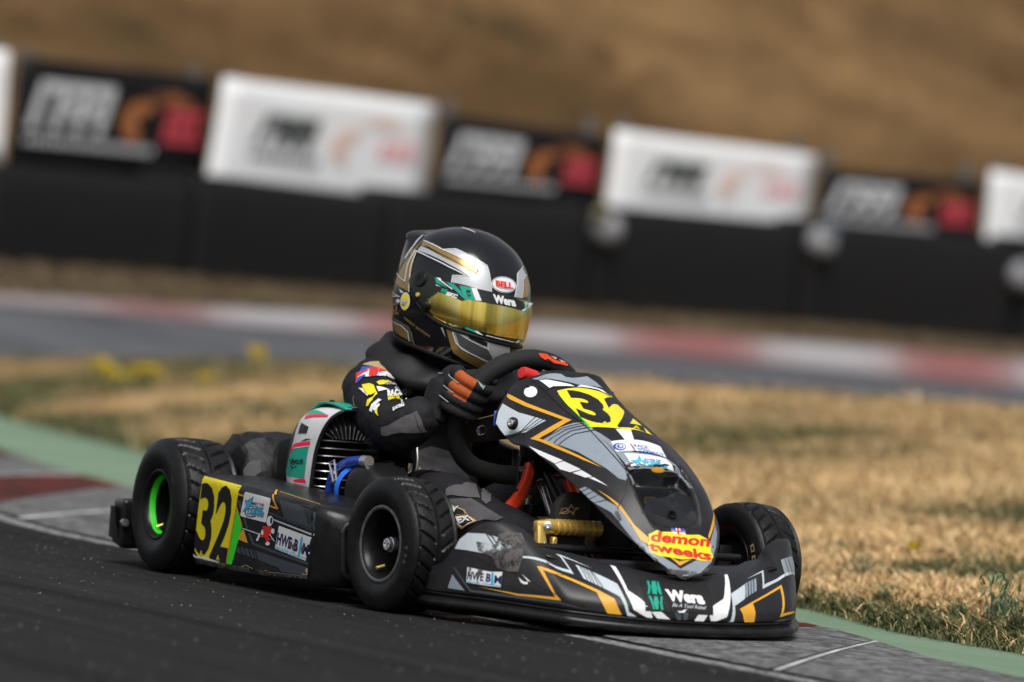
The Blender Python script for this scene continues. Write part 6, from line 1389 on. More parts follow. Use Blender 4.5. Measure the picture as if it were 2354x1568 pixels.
   ('P',((-0.5651,-0.4819,0.0915),(-0.019,-0.994,-0.106)),[(107,703),(409,286),(-96,-493),(-420,-494)],'L',1),
   ('P',((-0.6735,-0.4797,0.1141),(-0.051,-0.997,0.055)),[(-569,955),(251,924),(1378,882),(1213,467),(704,-711),(549,-776),(-163,-738),(-775,-690),(-943,-573),(-941,-265),(-708,524)],'Y',2),
   ('P',((-0.5757,-0.4828,0.1046),(-0.02,-0.997,-0.076)),[(233,612),(292,608),(-233,-612),(-294,-609)],'A',3),
   ('T', ((-0.7328, -0.4784, 0.1006), (-0.148, -0.988, -0.045)), ((-393, 783, 395, -447, -118, 1458), ('3', 0.03, 0)), 'INK', 4),
   ('T', ((-0.6449, -0.4802, 0.0947), (-0.023, -0.999, -0.023)), ((-460, 887, 493, -518, -4, 1556), ('2', 0.03, 0)), 'INK', 4),
   ('T', ((-0.7347, -0.4749, 0.0511), (-0.026, -0.997, -0.074)), ((-71, 191, 21, -43, -1, 129), ('A', 0.02, 0)), 'Y', 5),
   ('T', ((-0.6467, -0.4768, 0.0489), (-0.026, -0.997, -0.074)), ((-72, 192, 24, -39, -3, 120), ('A', 0.02, 0)), 'Y', 5),
   ('P',((-0.7076,-0.4749,0.0439),(-0.025,-0.986,-0.162)),[(-636,55),(-516,20),(-102,43),(312,18),(681,-2),(905,-73),(593,-32),(184,-27),(-225,-6),(-560,-12),(-640,15)],'W',5),
   ('P',((-0.7618,-0.4737,0.0438),(-0.098,-0.99,-0.105)),[(-126,19),(-124,10),(354,-21),(23,-11),(-125,6)],'T',4),
 ]),
 ('sticker', 'pod', 'white sticker with a blue star', [
   ('P',((-0.4581,-0.4884,0.1649),(0.003,-1.0,0.022)),[(-471,271),(673,221),(742,202),(519,-247),(470,-269),(-680,-224),(-730,-204),(-525,252)],'W',3),
   ('P',((-0.492,-0.4887,0.1691),(-0.002,-0.997,-0.082)),[(-178,71),(-33,65),(264,170),(196,49),(120,-34),(25,-102),(-289,-186),(-101,-33)],'N',4),
   ('P',((-0.4913,-0.4886,0.1688),(-0.002,-0.997,-0.082)),[(-154,64),(-2,55),(257,165),(151,34),(94,-32),(-20,-94),(-247,-164),(-78,-31)],'B',5),
   ('T', ((-0.4541, -0.489, 0.1711), (-0.002, -0.997, -0.082)), ((-202, 586, 19, -19, 0, 56), ('MEET THE', 0.03, 0.1)), 'M', 5),
   ('T', ((-0.4664, -0.4882, 0.1617), (-0.002, -0.997, -0.082)), ((-250, 720, 30, -29, -11, 98), ('CHRIS', 0.06, 0.25)), 'N', 5),
   ('T', ((-0.4651, -0.4882, 0.1621), (-0.002, -0.997, -0.082)), ((-248, 712, 30, -29, -10, 95), ('CHRIS', 0.03, 0.25)), 'B', 6),
   ('T', ((-0.4702, -0.4873, 0.1518), (-0.002, -0.997, -0.082)), ((-287, 833, 29, -31, -6, 98), ('LAMARE', 0.06, 0.25)), 'N', 5),
   ('T', ((-0.4689, -0.4873, 0.1523), (-0.002, -0.997, -0.082)), ((-285, 825, 29, -29, -6, 92), ('LAMARE', 0.03, 0.25)), 'B', 6),
   ('P',((-0.505,-0.4871,0.1513),(-0.002,-0.997,-0.082)),[(-1,34),(-36,-33),(1,-34),(36,33)],'INK',5),
   ('P',((-0.5008,-0.4868,0.1465),(-0.002,-0.997,-0.082)),[(-80,17),(53,-29),(80,-16),(-53,29)],'INK',5),
   ('P',((-0.4856,-0.4866,0.1448),(-0.002,-0.997,-0.082)),[(-110,-10),(105,-6),(110,10),(-106,6)],'INK',5),
   ('P',((-0.4676,-0.4868,0.1461),(-0.002,-0.997,-0.082)),[(-95,-21),(102,7),(95,22),(-102,-6)],'INK',5),
 ]),
 ('sticker', 'pod', 'sticker of a running racer in red overalls and white helmet', [
   ('P',((-0.3875,-0.4869,0.1427),(-0.002,-0.997,-0.082)),[(156,1),(138,-30),(106,-59),(64,-83),(16,-98),(-34,-103),(-80,-99),(-119,-85),(-146,-62),(-159,-34),(-156,-2),(-137,30),(-106,59),(-64,82),(-15,97),(34,103),(81,98),(119,84),(146,62),(159,33)],'W',4),
   ('P',((-0.38,-0.4871,0.144),(-0.002,-0.997,-0.082)),[(52,0),(43,-19),(30,-37),(14,-51),(-4,-60),(-21,-63),(-36,-60),(-47,-51),(-54,-38),(-56,-20),(-52,-1),(-43,18),(-30,36),(-14,50),(4,59),(21,62),(36,59),(47,50),(54,37),(56,19)],'INK',5),
   ('P',((-0.4043,-0.4846,0.1163),(-0.002,-0.997,-0.082)),[(-170,141),(37,155),(262,156),(281,57),(206,-10),(113,-32),(150,-145),(0,-156),(-75,-77),(-282,-92),(-320,-32),(-207,38)],'R',4),
   ('P',((-0.4231,-0.4846,0.1174),(-0.002,-0.997,-0.082)),[(60,4),(57,-11),(49,-25),(35,-37),(19,-46),(0,-49),(-19,-48),(-36,-42),(-49,-32),(-57,-19),(-60,-4),(-58,11),(-49,26),(-36,38),(-19,46),(0,50),(18,49),(35,43),(49,33),(57,19)],'W',5),
   ('P',((-0.3725,-0.4854,0.1238),(-0.002,-0.997,-0.082)),[(82,5),(78,-11),(67,-27),(49,-39),(26,-48),(0,-53),(-25,-52),(-48,-46),(-66,-36),(-78,-22),(-82,-6),(-78,10),(-66,26),(-48,38),(-25,48),(0,52),(25,51),(48,45),(67,35),(78,21)],'W',5),
   ('P',((-0.4425,-0.4836,0.1062),(-0.002,-0.997,-0.082)),[(43,91),(100,80),(62,23),(-12,-60),(-86,-81),(-105,-51)],'W',4),
   ('P',((-0.3975,-0.483,0.0974),(-0.002,-0.997,-0.082)),[(105,7),(100,-4),(85,-16),(62,-26),(32,-33),(0,-37),(-32,-38),(-62,-35),(-85,-28),(-100,-19),(-105,-8),(-100,4),(-85,15),(-62,25),(-33,33),(0,37),(32,37),(62,34),(85,28),(100,19)],'W',5),
   ('P',((-0.3771,-0.4842,0.1108),(-0.002,-0.997,-0.082)),[(-126,56),(94,-68),(125,-57),(-95,67)],'W',5),
 ]),
 ('sticker', 'pod', 'white sticker reading HWE BIM SERVICES LTD', [
   ('P',((-0.2846,-0.4823,0.1066),(0.115,-0.989,-0.095)),[(-604,291),(822,181),(573,-296),(-791,-175)],'W',3),
   ('T', ((-0.3331, -0.4834, 0.1054), (0.013, -0.996, -0.087)), ((-244, 647, 84, -59, -59, 237), ('HWE', 0.04, 0)), 'N', 4),
   ('T', ((-0.2727, -0.4815, 0.0997), (0.021, -0.996, -0.09)), ((-80, 172, 69, -75, -17, 242), ('B', 0.05, 0)), 'N', 4),
   ('T', ((-0.2328, -0.4803, 0.0956), (0.021, -0.996, -0.09)), ((-117, 261, 90, -67, -26, 228), ('M', 0.04, 0)), 'N', 4),
   ('P',((-0.2481,-0.4815,0.1055),(0.021,-0.996,-0.09)),[(76,187),(103,128),(-51,-227),(-137,-225),(6,136)],'B',5),
   ('T', ((-0.3318, -0.4818, 0.0892), (0.005, -0.996, -0.084)), ((-305, 885, 29, 4, -68, 57), ('SERVICES LTD', 0.02, 0)), 'B', 4),
   ('P',((-0.2505,-0.4795,0.0828),(0.021,-0.996,-0.09)),[(-249,10),(238,-24),(248,-11),(-239,24)],'B',4),
   ('P',((-0.2756,-0.4816,0.101),(0.021,-0.996,-0.09)),[(100,-4),(81,-28),(55,-49),(23,-65),(-11,-74),(-44,-77),(-73,-72),(-95,-60),(-107,-42),(-109,-19),(-100,5),(-81,28),(-55,49),(-23,65),(11,75),(45,77),(74,72),(95,60),(108,42),(109,20)],'SC',6),
   ('P',((-0.2374,-0.4808,0.1001),(0.021,-0.996,-0.09)),[(68,-3),(47,-32),(22,-57),(-5,-77),(-32,-89),(-55,-93),(-73,-87),(-84,-73),(-87,-52),(-81,-26),(-67,3),(-46,31),(-21,56),(6,76),(32,88),(56,92),(74,87),(85,73),(87,52),(81,26)],'SC',6),
   ('P',((-0.2911,-0.4823,0.1037),(0.021,-0.996,-0.09)),[(47,-2),(32,-24),(14,-43),(-5,-58),(-24,-67),(-40,-70),(-53,-66),(-60,-55),(-61,-39),(-57,-20),(-47,2),(-32,23),(-14,42),(5,57),(23,66),(40,69),(52,65),(60,55),(61,39),(57,19)],'SC',6),
 ]),
 ('torn_film_edge', 'pod', None, [
   ('P',((-0.5115,-0.4787,0.0448),(-0.002,-0.994,-0.11)),[(-108,-30),(115,21),(107,29),(-115,-21)],'CR',6),
   ('P',((-0.4841,-0.4787,0.0449),(-0.002,-0.997,-0.082)),[(-182,19),(172,-27),(182,-18),(-172,28)],'CR',6),
 ]),
 ('torn_film_edge', 'pod', None, [
   ('P',((-0.3934,-0.4786,0.0431),(-0.002,-0.994,-0.11)),[(-171,6),(161,-17),(171,-6),(-162,17)],'CR',6),
   ('P',((-0.3595,-0.4784,0.043),(0.01,-0.993,-0.114)),[(-192,-16),(191,6),(192,17),(-190,-5)],'CR',6),
   ('P',((-0.3101,-0.4777,0.0446),(0.021,-0.996,-0.09)),[(-322,-11),(319,1),(322,11),(-318,0)],'CR',6),
   ('P',((-0.2618,-0.4765,0.0454),(0.021,-0.996,-0.09)),[(-181,-8),(179,-3),(182,8),(-178,3)],'CR',6),
 ]),
 ('torn_film_edge', 'pod', None, [
   ('P',((-0.2301,-0.4761,0.0502),(0.021,-0.996,-0.09)),[(-121,-11),(120,-1),(122,12),(-119,1)],'CR',6),
   ('P',((-0.2181,-0.4763,0.0557),(0.021,-0.996,-0.09)),[(4,-54),(24,55),(-4,54),(-23,-55)],'CR',6),
 ]),
 ('torn_film_edge', 'pod', None, [
   ('P',((-0.2213,-0.4767,0.0589),(0.021,-0.996,-0.09)),[(48,3),(45,-11),(38,-24),(27,-35),(14,-43),(-1,-46),(-15,-45),(-29,-40),(-39,-30),(-46,-18),(-49,-4),(-46,10),(-40,23),(-29,34),(-15,42),(0,45),(15,44),(28,39),(39,29),(46,17)],'CR',6),
 ]),
 ('torn_film_edge', 'pod', None, [
   ('P',((-0.2097,-0.4797,0.0931),(0.021,-0.996,-0.09)),[(35,2),(33,-5),(28,-11),(20,-16),(11,-20),(0,-22),(-11,-22),(-20,-19),(-28,-15),(-33,-10),(-35,-3),(-33,4),(-28,10),(-20,15),(-10,19),(1,21),(11,21),(21,18),(28,14),(33,9)],'W',6),
 ]),
 ('livery', 'bumper', None, [
   ('P',((0.2264,-0.3423,0.1495),(0.399,-0.878,0.264)),[(-246,177),(171,205),(783,23),(325,-169),(-130,-147),(-497,-138),(-403,51)],'P',1),
   ('P',((0.2517,-0.3285,0.1605),(0.511,-0.825,0.242)),[(-117,97),(103,-109),(117,-98),(-102,109)],'C',2),
   ('P',((0.2604,-0.3231,0.1596),(0.549,-0.787,0.282)),[(-112,90),(99,-101),(112,-89),(-99,102)],'C',2),
   ('P',((0.2594,-0.3218,0.1649),(0.555,-0.78,0.289)),[(-80,37),(75,-2),(26,-35),(-21,-3)],'P',1),
   ('P',((0.2807,-0.3101,0.1524),(0.594,-0.716,0.367)),[(-151,30),(109,8),(134,-18),(-92,-21)],'P',1),
   ('P',((0.278,-0.3129,0.1521),(0.58,-0.749,0.322)),[(-84,35),(-8,34),(86,-40),(8,-30)],'C',2),
   ('P',((0.2758,-0.3128,0.144),(0.585,-0.726,0.362)),[(-573,117),(-237,68),(-117,157),(-133,266),(18,347),(265,366),(383,214),(460,-121),(429,-414),(192,-418),(-17,-366),(-173,-165),(-501,-52)],'SC',3),
   ('P',((0.3366,-0.2278,0.1309),(0.488,-0.289,0.824)),[(-657,-82),(248,-258),(30,180),(-56,273),(32,262),(652,-74),(64,191),(336,-373),(-645,-117)],'P',1),
   ('P',((0.3818,-0.2403,0.0797),(0.717,-0.607,0.344)),[(-503,399),(-410,398),(-22,296),(666,82),(1011,-49),(1170,-313),(921,-338),(682,10),(187,178),(-371,333),(-73,-96),(78,-244),(-40,-233),(-798,-151),(-1649,37),(-801,-119),(-48,-184)],'A',2),
   ('P',((0.4211,-0.1592,0.0833),(0.79,-0.228,0.57)),[(-572,658),(-271,453),(145,158),(334,-417),(494,-484),(315,-484),(166,-159),(-134,27),(-477,247)],'P',1),
   ('P',((0.3783,-0.1944,0.1141),(0.52,-0.183,0.834)),[(-66,236),(53,-249),(66,-238),(-53,251)],'C',2),
   ('P',((0.3826,-0.1896,0.1125),(0.52,-0.183,0.834)),[(-76,239),(62,-252),(74,-240),(-62,254)],'C',2),
   ('P',((0.3879,-0.1854,0.1101),(0.527,-0.189,0.829)),[(-77,240),(64,-253),(76,-242),(-63,255)],'C',2),
   ('P',((0.3934,-0.1803,0.1077),(0.541,-0.192,0.819)),[(-85,241),(73,-253),(85,-241),(-72,256)],'C',2),
   ('P',((0.4009,-0.1761,0.1038),(0.569,-0.197,0.799)),[(-95,222),(83,-236),(95,-224),(-82,237)],'C',2),
   ('P',((0.4398,-0.1145,0.0752),(0.88,-0.193,0.433)),[(-346,768),(-258,732),(-149,124),(96,-65),(160,-287),(260,-288),(313,-387),(192,-383),(-76,-269),(-195,57)],'W',1),
   ('P',((0.3037,-0.3042,0.0678),(0.517,-0.856,0.004)),[(-1333,334),(-1280,339),(-840,-40),(-180,-48),(1104,-82),(1656,-194),(1106,-117),(621,-111),(-857,-85)],'DG',1),
   ('P',((0.1959,-0.366,0.07),(0.328,-0.945,0.016)),[(-91,181),(271,-95),(-179,-84)],'G',1),
   ('P',((0.2083,-0.3557,0.1306),(0.385,-0.915,0.123)),[(-270,52),(267,-61),(269,-53),(-267,61)],'INK',3),
   ('P',((0.2591,-0.3333,0.1164),(0.486,-0.862,0.145)),[(-296,85),(293,-94),(296,-86),(-293,93)],'INK',3),
   ('P',((0.3031,-0.3099,0.1052),(0.518,-0.837,0.174)),[(-211,21),(211,-29),(211,-21),(-210,30)],'INK',3),
   ('P',((0.3433,-0.2867,0.0931),(0.563,-0.792,0.235)),[(-260,98),(257,-107),(260,-98),(-257,106)],'INK',3),
   ('P',((0.3898,-0.2566,0.0731),(0.721,-0.665,0.195)),[(-297,109),(294,-116),(297,-108),(-294,117)],'INK',3),
   ('P',((0.4241,-0.2195,0.0561),(0.855,-0.514,0.062)),[(-224,65),(222,-73),(225,-65),(-222,73)],'INK',3),
   ('P',((0.4395,-0.1858,0.0468),(0.932,-0.363,0.004)),[(-154,20),(128,-24),(176,-25),(-152,29)],'INK',3),
   ('P',((0.3735,-0.2431,0.1066),(0.602,-0.386,0.699)),[(-190,-29),(191,20),(190,31),(-191,-21)],'INK',3),
   ('P',((0.391,-0.211,0.1035),(0.556,-0.208,0.804)),[(-174,51),(172,-62),(175,-52),(-172,62)],'INK',3),
   ('P',((0.3348,-0.2936,0.0891),(0.529,-0.83,0.178)),[(-124,71),(-45,25),(21,-4),(78,11),(97,-35),(29,-47),(-56,-19)],'W',4),
   ('P',((0.3376,-0.2903,0.0958),(0.543,-0.812,0.215)),[(-109,71),(-41,32),(116,-62),(33,-40)],'W',4),
 ]),
 ('sticker', 'bumper', 'small white sticker reading HWE BIM', [
   ('P',((0.2559,-0.3377,0.0925),(0.459,-0.885,0.074)),[(-390,124),(-268,114),(-9,94),(164,84),(411,107),(418,-180),(52,-180),(-372,-162)],'W',3),
   ('T', ((0.2352, -0.3492, 0.0871), (0.435, -0.898, 0.063)), ((-123, 370, -2, -51, -3, 154), ('HWE', 0.03, 0)), 'N', 4),
   ('T', ((0.2655, -0.3335, 0.0868), (0.453, -0.889, 0.062)), ((-36, 108, -2, -51, -2, 157), ('B', 0.04, 0)), 'N', 4),
   ('T', ((0.284, -0.3239, 0.0856), (0.473, -0.878, 0.074)), ((-50, 154, -5, -51, 1, 151), ('M', 0.03, 0)), 'N', 4),
   ('P',((0.2748,-0.3282,0.0909),(0.463,-0.884,0.067)),[(-12,106),(19,80),(44,-127),(-17,-133),(-35,75)],'B',5),
   ('T', ((0.238, -0.3484, 0.0776), (0.437, -0.899, 0.038)), ((-155, 467, -1, -12, -5, 39), ('SERVICES LTD', 0.02, 0)), 'B', 4),
   ('P',((0.2789,-0.327,0.0771),(0.469,-0.883,0.026)),[(-168,-2),(168,-11),(169,3),(-168,11)],'B',4),
   ('P',((0.2284,-0.3522,0.0938),(0.449,-0.89,0.08)),[(-63,109),(25,103),(14,11),(31,-180),(-10,-44)],'SC',5),
   ('P',((0.2468,-0.3426,0.0918),(0.469,-0.88,0.073)),[(-36,115),(82,109),(25,-2),(-15,-180),(-54,-44)],'SC',5),
 ]),
 ('livery', 'bumper', None, [
   ('P',((0.4507,0.0573,0.0717),(0.917,0.058,0.395)),[(456,709),(541,730),(85,-268),(-140,-345),(-261,-348),(-303,-252),(-246,-243),(-229,-86),(99,99)],'W',1),
   ('P',((0.4721,0.011,0.0458),(0.999,0.001,0.044)),[(-65,72),(135,71),(61,-47),(15,-47),(-144,-48)],'W',1),
   ('P',((0.4684,-0.0728,0.0466),(0.991,-0.134,0.016)),[(-193,68),(-1,82),(192,-52),(71,-50),(-69,-47)],'W',1),
   ('P',((0.4627,-0.0988,0.052),(0.98,-0.179,0.091)),[(-89,217),(65,12),(107,-97),(13,-96),(-94,-38)],'W',1),
 ]),
 ('sticker', 'bumper', 'black patch with green tool emblem', [
   ('P',((0.4421,-0.0763,0.0829),(0.848,-0.11,0.518)),[(-247,334),(284,417),(210,-376),(-246,-373)],'K',2),
   ('P',((0.4368,-0.0862,0.0958),(0.664,-0.079,0.743)),[(6,168),(49,173),(35,8),(-17,-161),(-61,-180),(-10,-7)],'T',4),
   ('P',((0.4376,-0.0749,0.096),(0.659,-0.054,0.75)),[(-2,169),(76,172),(61,4),(5,-177),(-77,-161),(-63,-6)],'T',4),
   ('P',((0.4389,-0.066,0.0954),(0.661,-0.038,0.75)),[(17,176),(47,171),(17,-163),(-29,-165),(-42,-80),(-7,62)],'T',4),
   ('P',((0.438,-0.0761,0.0963),(0.646,-0.059,0.761)),[(-93,-4),(86,-14),(92,5),(-86,15)],'T',4),
   ('P',((0.4589,-0.0892,0.0701),(0.869,-0.13,0.477)),[(-54,128),(-5,125),(17,46),(43,-140),(13,-147),(-17,-13)],'T',4),
   ('P',((0.4604,-0.0805,0.0698),(0.863,-0.112,0.493)),[(-21,131),(41,131),(44,10),(24,-133),(-29,-135),(-58,-6)],'T',4),
   ('P',((0.4616,-0.0699,0.0697),(0.862,-0.088,0.5)),[(1,141),(46,140),(6,-4),(16,-135),(-32,-138),(-35,-6)],'T',4),
   ('P',((0.4613,-0.0786,0.0701),(0.844,-0.103,0.527)),[(-95,-3),(91,-11),(94,4),(-92,12)],'T',4),
 ]),
 ('sticker', 'bumper', 'black patch reading Wera in white', [
   ('P',((0.441,0.0003,0.0872),(0.785,-0.011,0.62)),[(-498,353),(155,413),(161,280),(459,291),(361,-457),(-86,-436),(-550,-444)],'K',2),
   ('T', ((0.4556, -0.0301, 0.0795), (0.765, -0.033, 0.643)), ((-268, 789, 14, -88, -20, 284), ('Wera', 0.06, 0)), 'W', 4),
   ('T', ((0.4668, -0.0257, 0.0658), (0.869, -0.033, 0.493)), ((-244, 706, 26, -19, -18, 75), ('Be A Tool Rebel', 0.01, 0.2)), 'P', 4),
 ]),
 ('mesh_mouth', 'bumper', None, [
   ('P',((0.4716,-0.0378,0.0476),(0.997,-0.042,0.07)),[(-102,90),(57,32),(65,-62),(-22,-63)],'DG',2),
   ('P',((0.4711,-0.0222,0.05),(0.987,-0.005,0.162)),[(62,147),(42,-76),(-43,-88),(-63,16)],'DG',2),
   ('P',((0.4711,-0.0313,0.0574),(0.967,-0.022,0.255)),[(-92,4),(-18,-1),(110,48),(55,-23),(-56,-28)],'W',3),
 ]),
 ('livery', 'bumper', None, [
   ('P',((0.4503,0.0947,0.0696),(0.891,0.154,0.428)),[(-45,253),(499,526),(249,154),(-77,-17),(-132,-306),(-285,-308),(-213,-300)],'P',1),
   ('P',((0.4077,0.1503,0.1048),(0.577,0.176,0.798)),[(-76,109),(385,293),(55,-111),(-365,-291)],'G',1),
   ('P',((0.4149,0.14,0.1021),(0.586,0.176,0.791)),[(147,217),(-175,-218),(-149,-217),(176,219)],'C',2),
   ('P',((0.4091,0.1489,0.1044),(0.573,0.182,0.799)),[(157,213),(-182,-216),(-157,-215),(184,216)],'C',2),
   ('P',((0.4021,0.1586,0.107),(0.558,0.184,0.809)),[(169,221),(-196,-223),(-171,-222),(197,224)],'C',2),
   ('P',((0.4224,0.1862,0.069),(0.864,0.386,0.323)),[(-956,-21),(-542,114),(685,481),(189,-133),(964,-26),(912,-56),(98,-199),(150,-97),(540,397),(-571,74),(-614,-275),(-857,-265)],'A',2),
   ('P',((0.3482,0.2241,0.1225),(0.546,0.382,0.746)),[(-814,52),(67,214),(-506,-176),(1095,43),(948,-18),(-697,-273),(-96,155)],'P',1),
   ('P',((0.297,0.2952,0.1439),(0.636,0.584,0.505)),[(-301,143),(318,191),(494,47),(125,-167),(-634,-217)],'G',1),
   ('P',((0.3205,0.2763,0.1441),(0.652,0.415,0.635)),[(84,166),(-106,-169),(-80,-165),(103,168)],'C',2),
   ('P',((0.3076,0.2908,0.1447),(0.621,0.61,0.492)),[(72,149),(-113,-151),(-59,-148),(102,150)],'C',2),
   ('P',((0.4133,0.2241,0.0485),(0.85,0.527,0.004)),[(-477,-37),(-238,11),(873,45),(111,10),(-271,-28)],'DG',1),
 ]),
 ('sticker', 'bumper', None, [
 ]),
 ('paintwork', 'helmet', None, [
   ('P',((-0.6231,-0.1171,0.6588),(-0.023,-0.962,0.271)),[(64,447),(168,414),(258,93),(320,-263),(365,-434),(-44,-366),(-509,-227),(-446,-1),(-372,-86),(148,-236),(80,-4),(-28,252),(-7,405)],'HG',1),
   ('P',((-0.6267,-0.1043,0.7001),(-0.021,-0.86,0.51)),[(139,253),(112,5),(-109,-186),(-170,-123),(26,50)],'HG',1),
   ('P',((-0.6281,-0.1155,0.6715),(-0.046,-0.945,0.324)),[(-121,93),(-10,124),(92,314),(175,15),(207,-346),(-341,-199)],'HG',1),
   ('P',((-0.5205,-0.0648,0.6886),(0.586,-0.614,0.528)),[(-838,522),(-67,60),(352,-110),(499,-178),(620,-331),(462,-309),(-190,-33),(-840,375)],'HG',1),
   ('P',((-0.5312,-0.0739,0.6826),(0.534,-0.697,0.48)),[(-722,356),(-32,4),(583,-223),(763,-248),(780,-270),(164,-152),(-765,247),(-771,282)],'HS',2),
   ('P',((-0.4813,-0.0452,0.6679),(0.806,-0.419,0.418)),[(-580,469),(-300,446),(-36,298),(186,186),(353,99),(419,-237),(463,-411),(219,-413),(-350,-283),(-341,-148),(-1,-164),(-420,100),(170,-132),(175,-30),(88,62),(-52,155)],'HS',2),
   ('P',((-0.5095,-0.0643,0.684),(0.632,-0.601,0.489)),[(-823,475),(-297,151),(263,-83),(440,-148),(521,-273),(202,-184),(-306,64)],'HG',3),
   ('P',((-0.5583,-0.0902,0.7019),(0.309,-0.784,0.538)),[(-301,90),(301,-109),(302,-92),(-303,108)],'INK',4),
   ('P',((-0.5077,-0.0721,0.6847),(0.592,-0.661,0.46)),[(-250,98),(246,-115),(250,-99),(-246,115)],'INK',4),
   ('P',((-0.4766,-0.0476,0.6686),(0.802,-0.44,0.403)),[(-161,69),(155,-84),(162,-68),(-155,85)],'INK',4),
   ('P',((-0.5735,-0.0859,0.7128),(0.24,-0.741,0.627)),[(-365,100),(370,-119),(368,-103),(-372,120)],'HW',5),
   ('P',((-0.5261,-0.0723,0.7063),(0.477,-0.648,0.594)),[(-144,-30),(152,12),(144,30),(-152,-12)],'HW',5),
   ('P',((-0.5032,-0.0535,0.7022),(0.651,-0.469,0.597)),[(-154,66),(150,-83),(153,-66),(-150,83)],'HW',5),
   ('P',((-0.4808,-0.0292,0.6879),(0.803,-0.251,0.54)),[(-182,96),(174,-112),(182,-96),(-174,112)],'HW',5),
   ('P',((-0.4676,-0.013,0.6741),(0.874,-0.104,0.474)),[(-25,60),(9,-67),(25,-60),(-9,68)],'HW',5),
   ('P',((-0.4576,-0.0104,0.6483),(0.941,-0.09,0.327)),[(-29,222),(13,-225),(28,-222),(-13,225)],'HW',5),
   ('P',((-0.5111,-0.066,0.6941),(0.581,-0.606,0.543)),[(-300,119),(297,-133),(299,-120),(-298,133)],'HW',5),
   ('P',((-0.4789,-0.0442,0.6778),(0.794,-0.392,0.465)),[(-91,61),(84,-72),(91,-61),(-84,73)],'HW',5),
   ('P',((-0.4686,-0.0363,0.665),(0.863,-0.312,0.398)),[(-36,79),(24,-84),(35,-79),(-25,85)],'HW',5),
   ('P',((-0.5849,-0.1029,0.6939),(0.167,-0.873,0.459)),[(-291,56),(292,-76),(292,-57),(-294,77)],'HW',5),
   ('P',((-0.5304,-0.0902,0.6794),(0.446,-0.801,0.399)),[(-290,89),(287,-108),(290,-89),(-287,108)],'HW',5),
   ('P',((-0.4898,-0.0688,0.664),(0.69,-0.64,0.338)),[(-189,66),(182,-83),(188,-65),(-183,84)],'HW',5),
   ('P',((-0.6131,-0.1097,0.6917),(0.053,-0.902,0.429)),[(-5,93),(-35,-83),(4,-92),(35,83)],'HW',5),
   ('P',((-0.6149,-0.1158,0.6774),(0.038,-0.939,0.342)),[(-12,83),(-27,-76),(11,-83),(27,76)],'HW',5),
   ('P',((-0.6121,-0.1218,0.6535),(0.052,-0.974,0.219)),[(-53,181),(17,-179),(51,-181),(-15,179)],'HW',5),
   ('P',((-0.6361,-0.1213,0.6439),(-0.098,-0.978,0.185)),[(298,-71),(-260,84),(-316,73),(280,-85)],'HW',5),
   ('P',((-0.603,-0.1121,0.6834),(0.104,-0.919,0.381)),[(-28,143),(-6,-138),(27,-143),(7,137)],'HW',5),
   ('P',((-0.5979,-0.1198,0.6574),(0.131,-0.962,0.241)),[(-49,146),(16,-145),(47,-146),(-16,145)],'HW',5),
   ('P',((-0.5906,-0.1238,0.6298),(0.167,-0.976,0.136)),[(-53,148),(22,-148),(52,-148),(-23,148)],'HW',5),
   ('P',((-0.6365,-0.1058,0.6969),(-0.097,-0.875,0.474)),[(8,-168),(50,157),(-10,168),(-48,-158)],'HW',5),
   ('P',((-0.6391,-0.0868,0.7215),(-0.12,-0.703,0.701)),[(104,-165),(5,144),(-153,177),(44,-154)],'HW',5),
   ('P',((-0.4816,-0.064,0.655),(0.751,-0.595,0.285)),[(174,9),(-174,3),(-173,-9),(175,-4)],'HW',5),
   ('P',((-0.4911,-0.0786,0.6476),(0.654,-0.722,0.225)),[(-5,78),(-9,-76),(4,-77),(8,76)],'HW',5),
   ('P',((-0.5628,-0.0981,0.6841),(0.302,-0.859,0.413)),[(-473,125),(472,-144),(474,-125),(-472,145)],'INK',4),
   ('P',((-0.4973,-0.0742,0.6651),(0.646,-0.685,0.336)),[(-252,72),(249,-90),(253,-71),(-247,91)],'INK',4),
   ('P',((-0.6462,-0.1156,0.6706),(-0.159,-0.941,0.297)),[(77,131),(-128,-124),(-65,-132),(118,125)],'INK',4),
   ('P',((-0.6643,-0.1177,0.6459),(-0.293,-0.938,0.183)),[(51,137),(-149,-128),(-16,-142),(114,134)],'INK',4),
   ('P',((-0.4824,0.0714,0.6536),(0.788,0.506,0.351)),[(213,318),(-119,153),(-346,-328),(-109,-355),(99,62),(262,148)],'HS',2),
   ('P',((-0.493,0.0727,0.6763),(0.725,0.49,0.484)),[(177,95),(-195,-87),(-182,-96),(200,88)],'HW',5),
   ('P',((-0.4687,0.0538,0.6452),(0.878,0.355,0.321)),[(90,251),(-112,-251),(-93,-252),(113,252)],'HW',5),
   ('P',((-0.4854,0.0839,0.6443),(0.751,0.599,0.277)),[(135,230),(-80,136),(-248,-247),(32,-200),(162,79)],'HG',3),
   ('P',((-0.4917,0.0835,0.6627),(0.717,0.581,0.386)),[(111,61),(-130,-55),(-115,-61),(135,56)],'HW',5),
   ('P',((-0.4744,0.0718,0.6389),(0.826,0.498,0.262)),[(69,198),(-89,-199),(-71,-199),(91,199)],'HW',5),
   ('P',((-0.5614,-0.0159,0.7489),(0.273,-0.126,0.954)),[(-135,123),(131,-163),(135,-134),(-131,175)],'HW',4),
   ('P',((-0.659,-0.1229,0.6117),(-0.251,-0.965,0.073)),[(-192,36),(182,-48),(216,-37),(-208,49)],'HW',5),
   ('P',((-0.6304,-0.1286,0.6061),(-0.056,-0.996,0.067)),[(-130,13),(117,-27),(129,-12),(-115,27)],'HW',5),
   ('P',((-0.6464,-0.1246,0.6037),(-0.183,-0.982,0.053)),[(284,16),(-267,-1),(-305,-13),(290,0)],'HW',5),
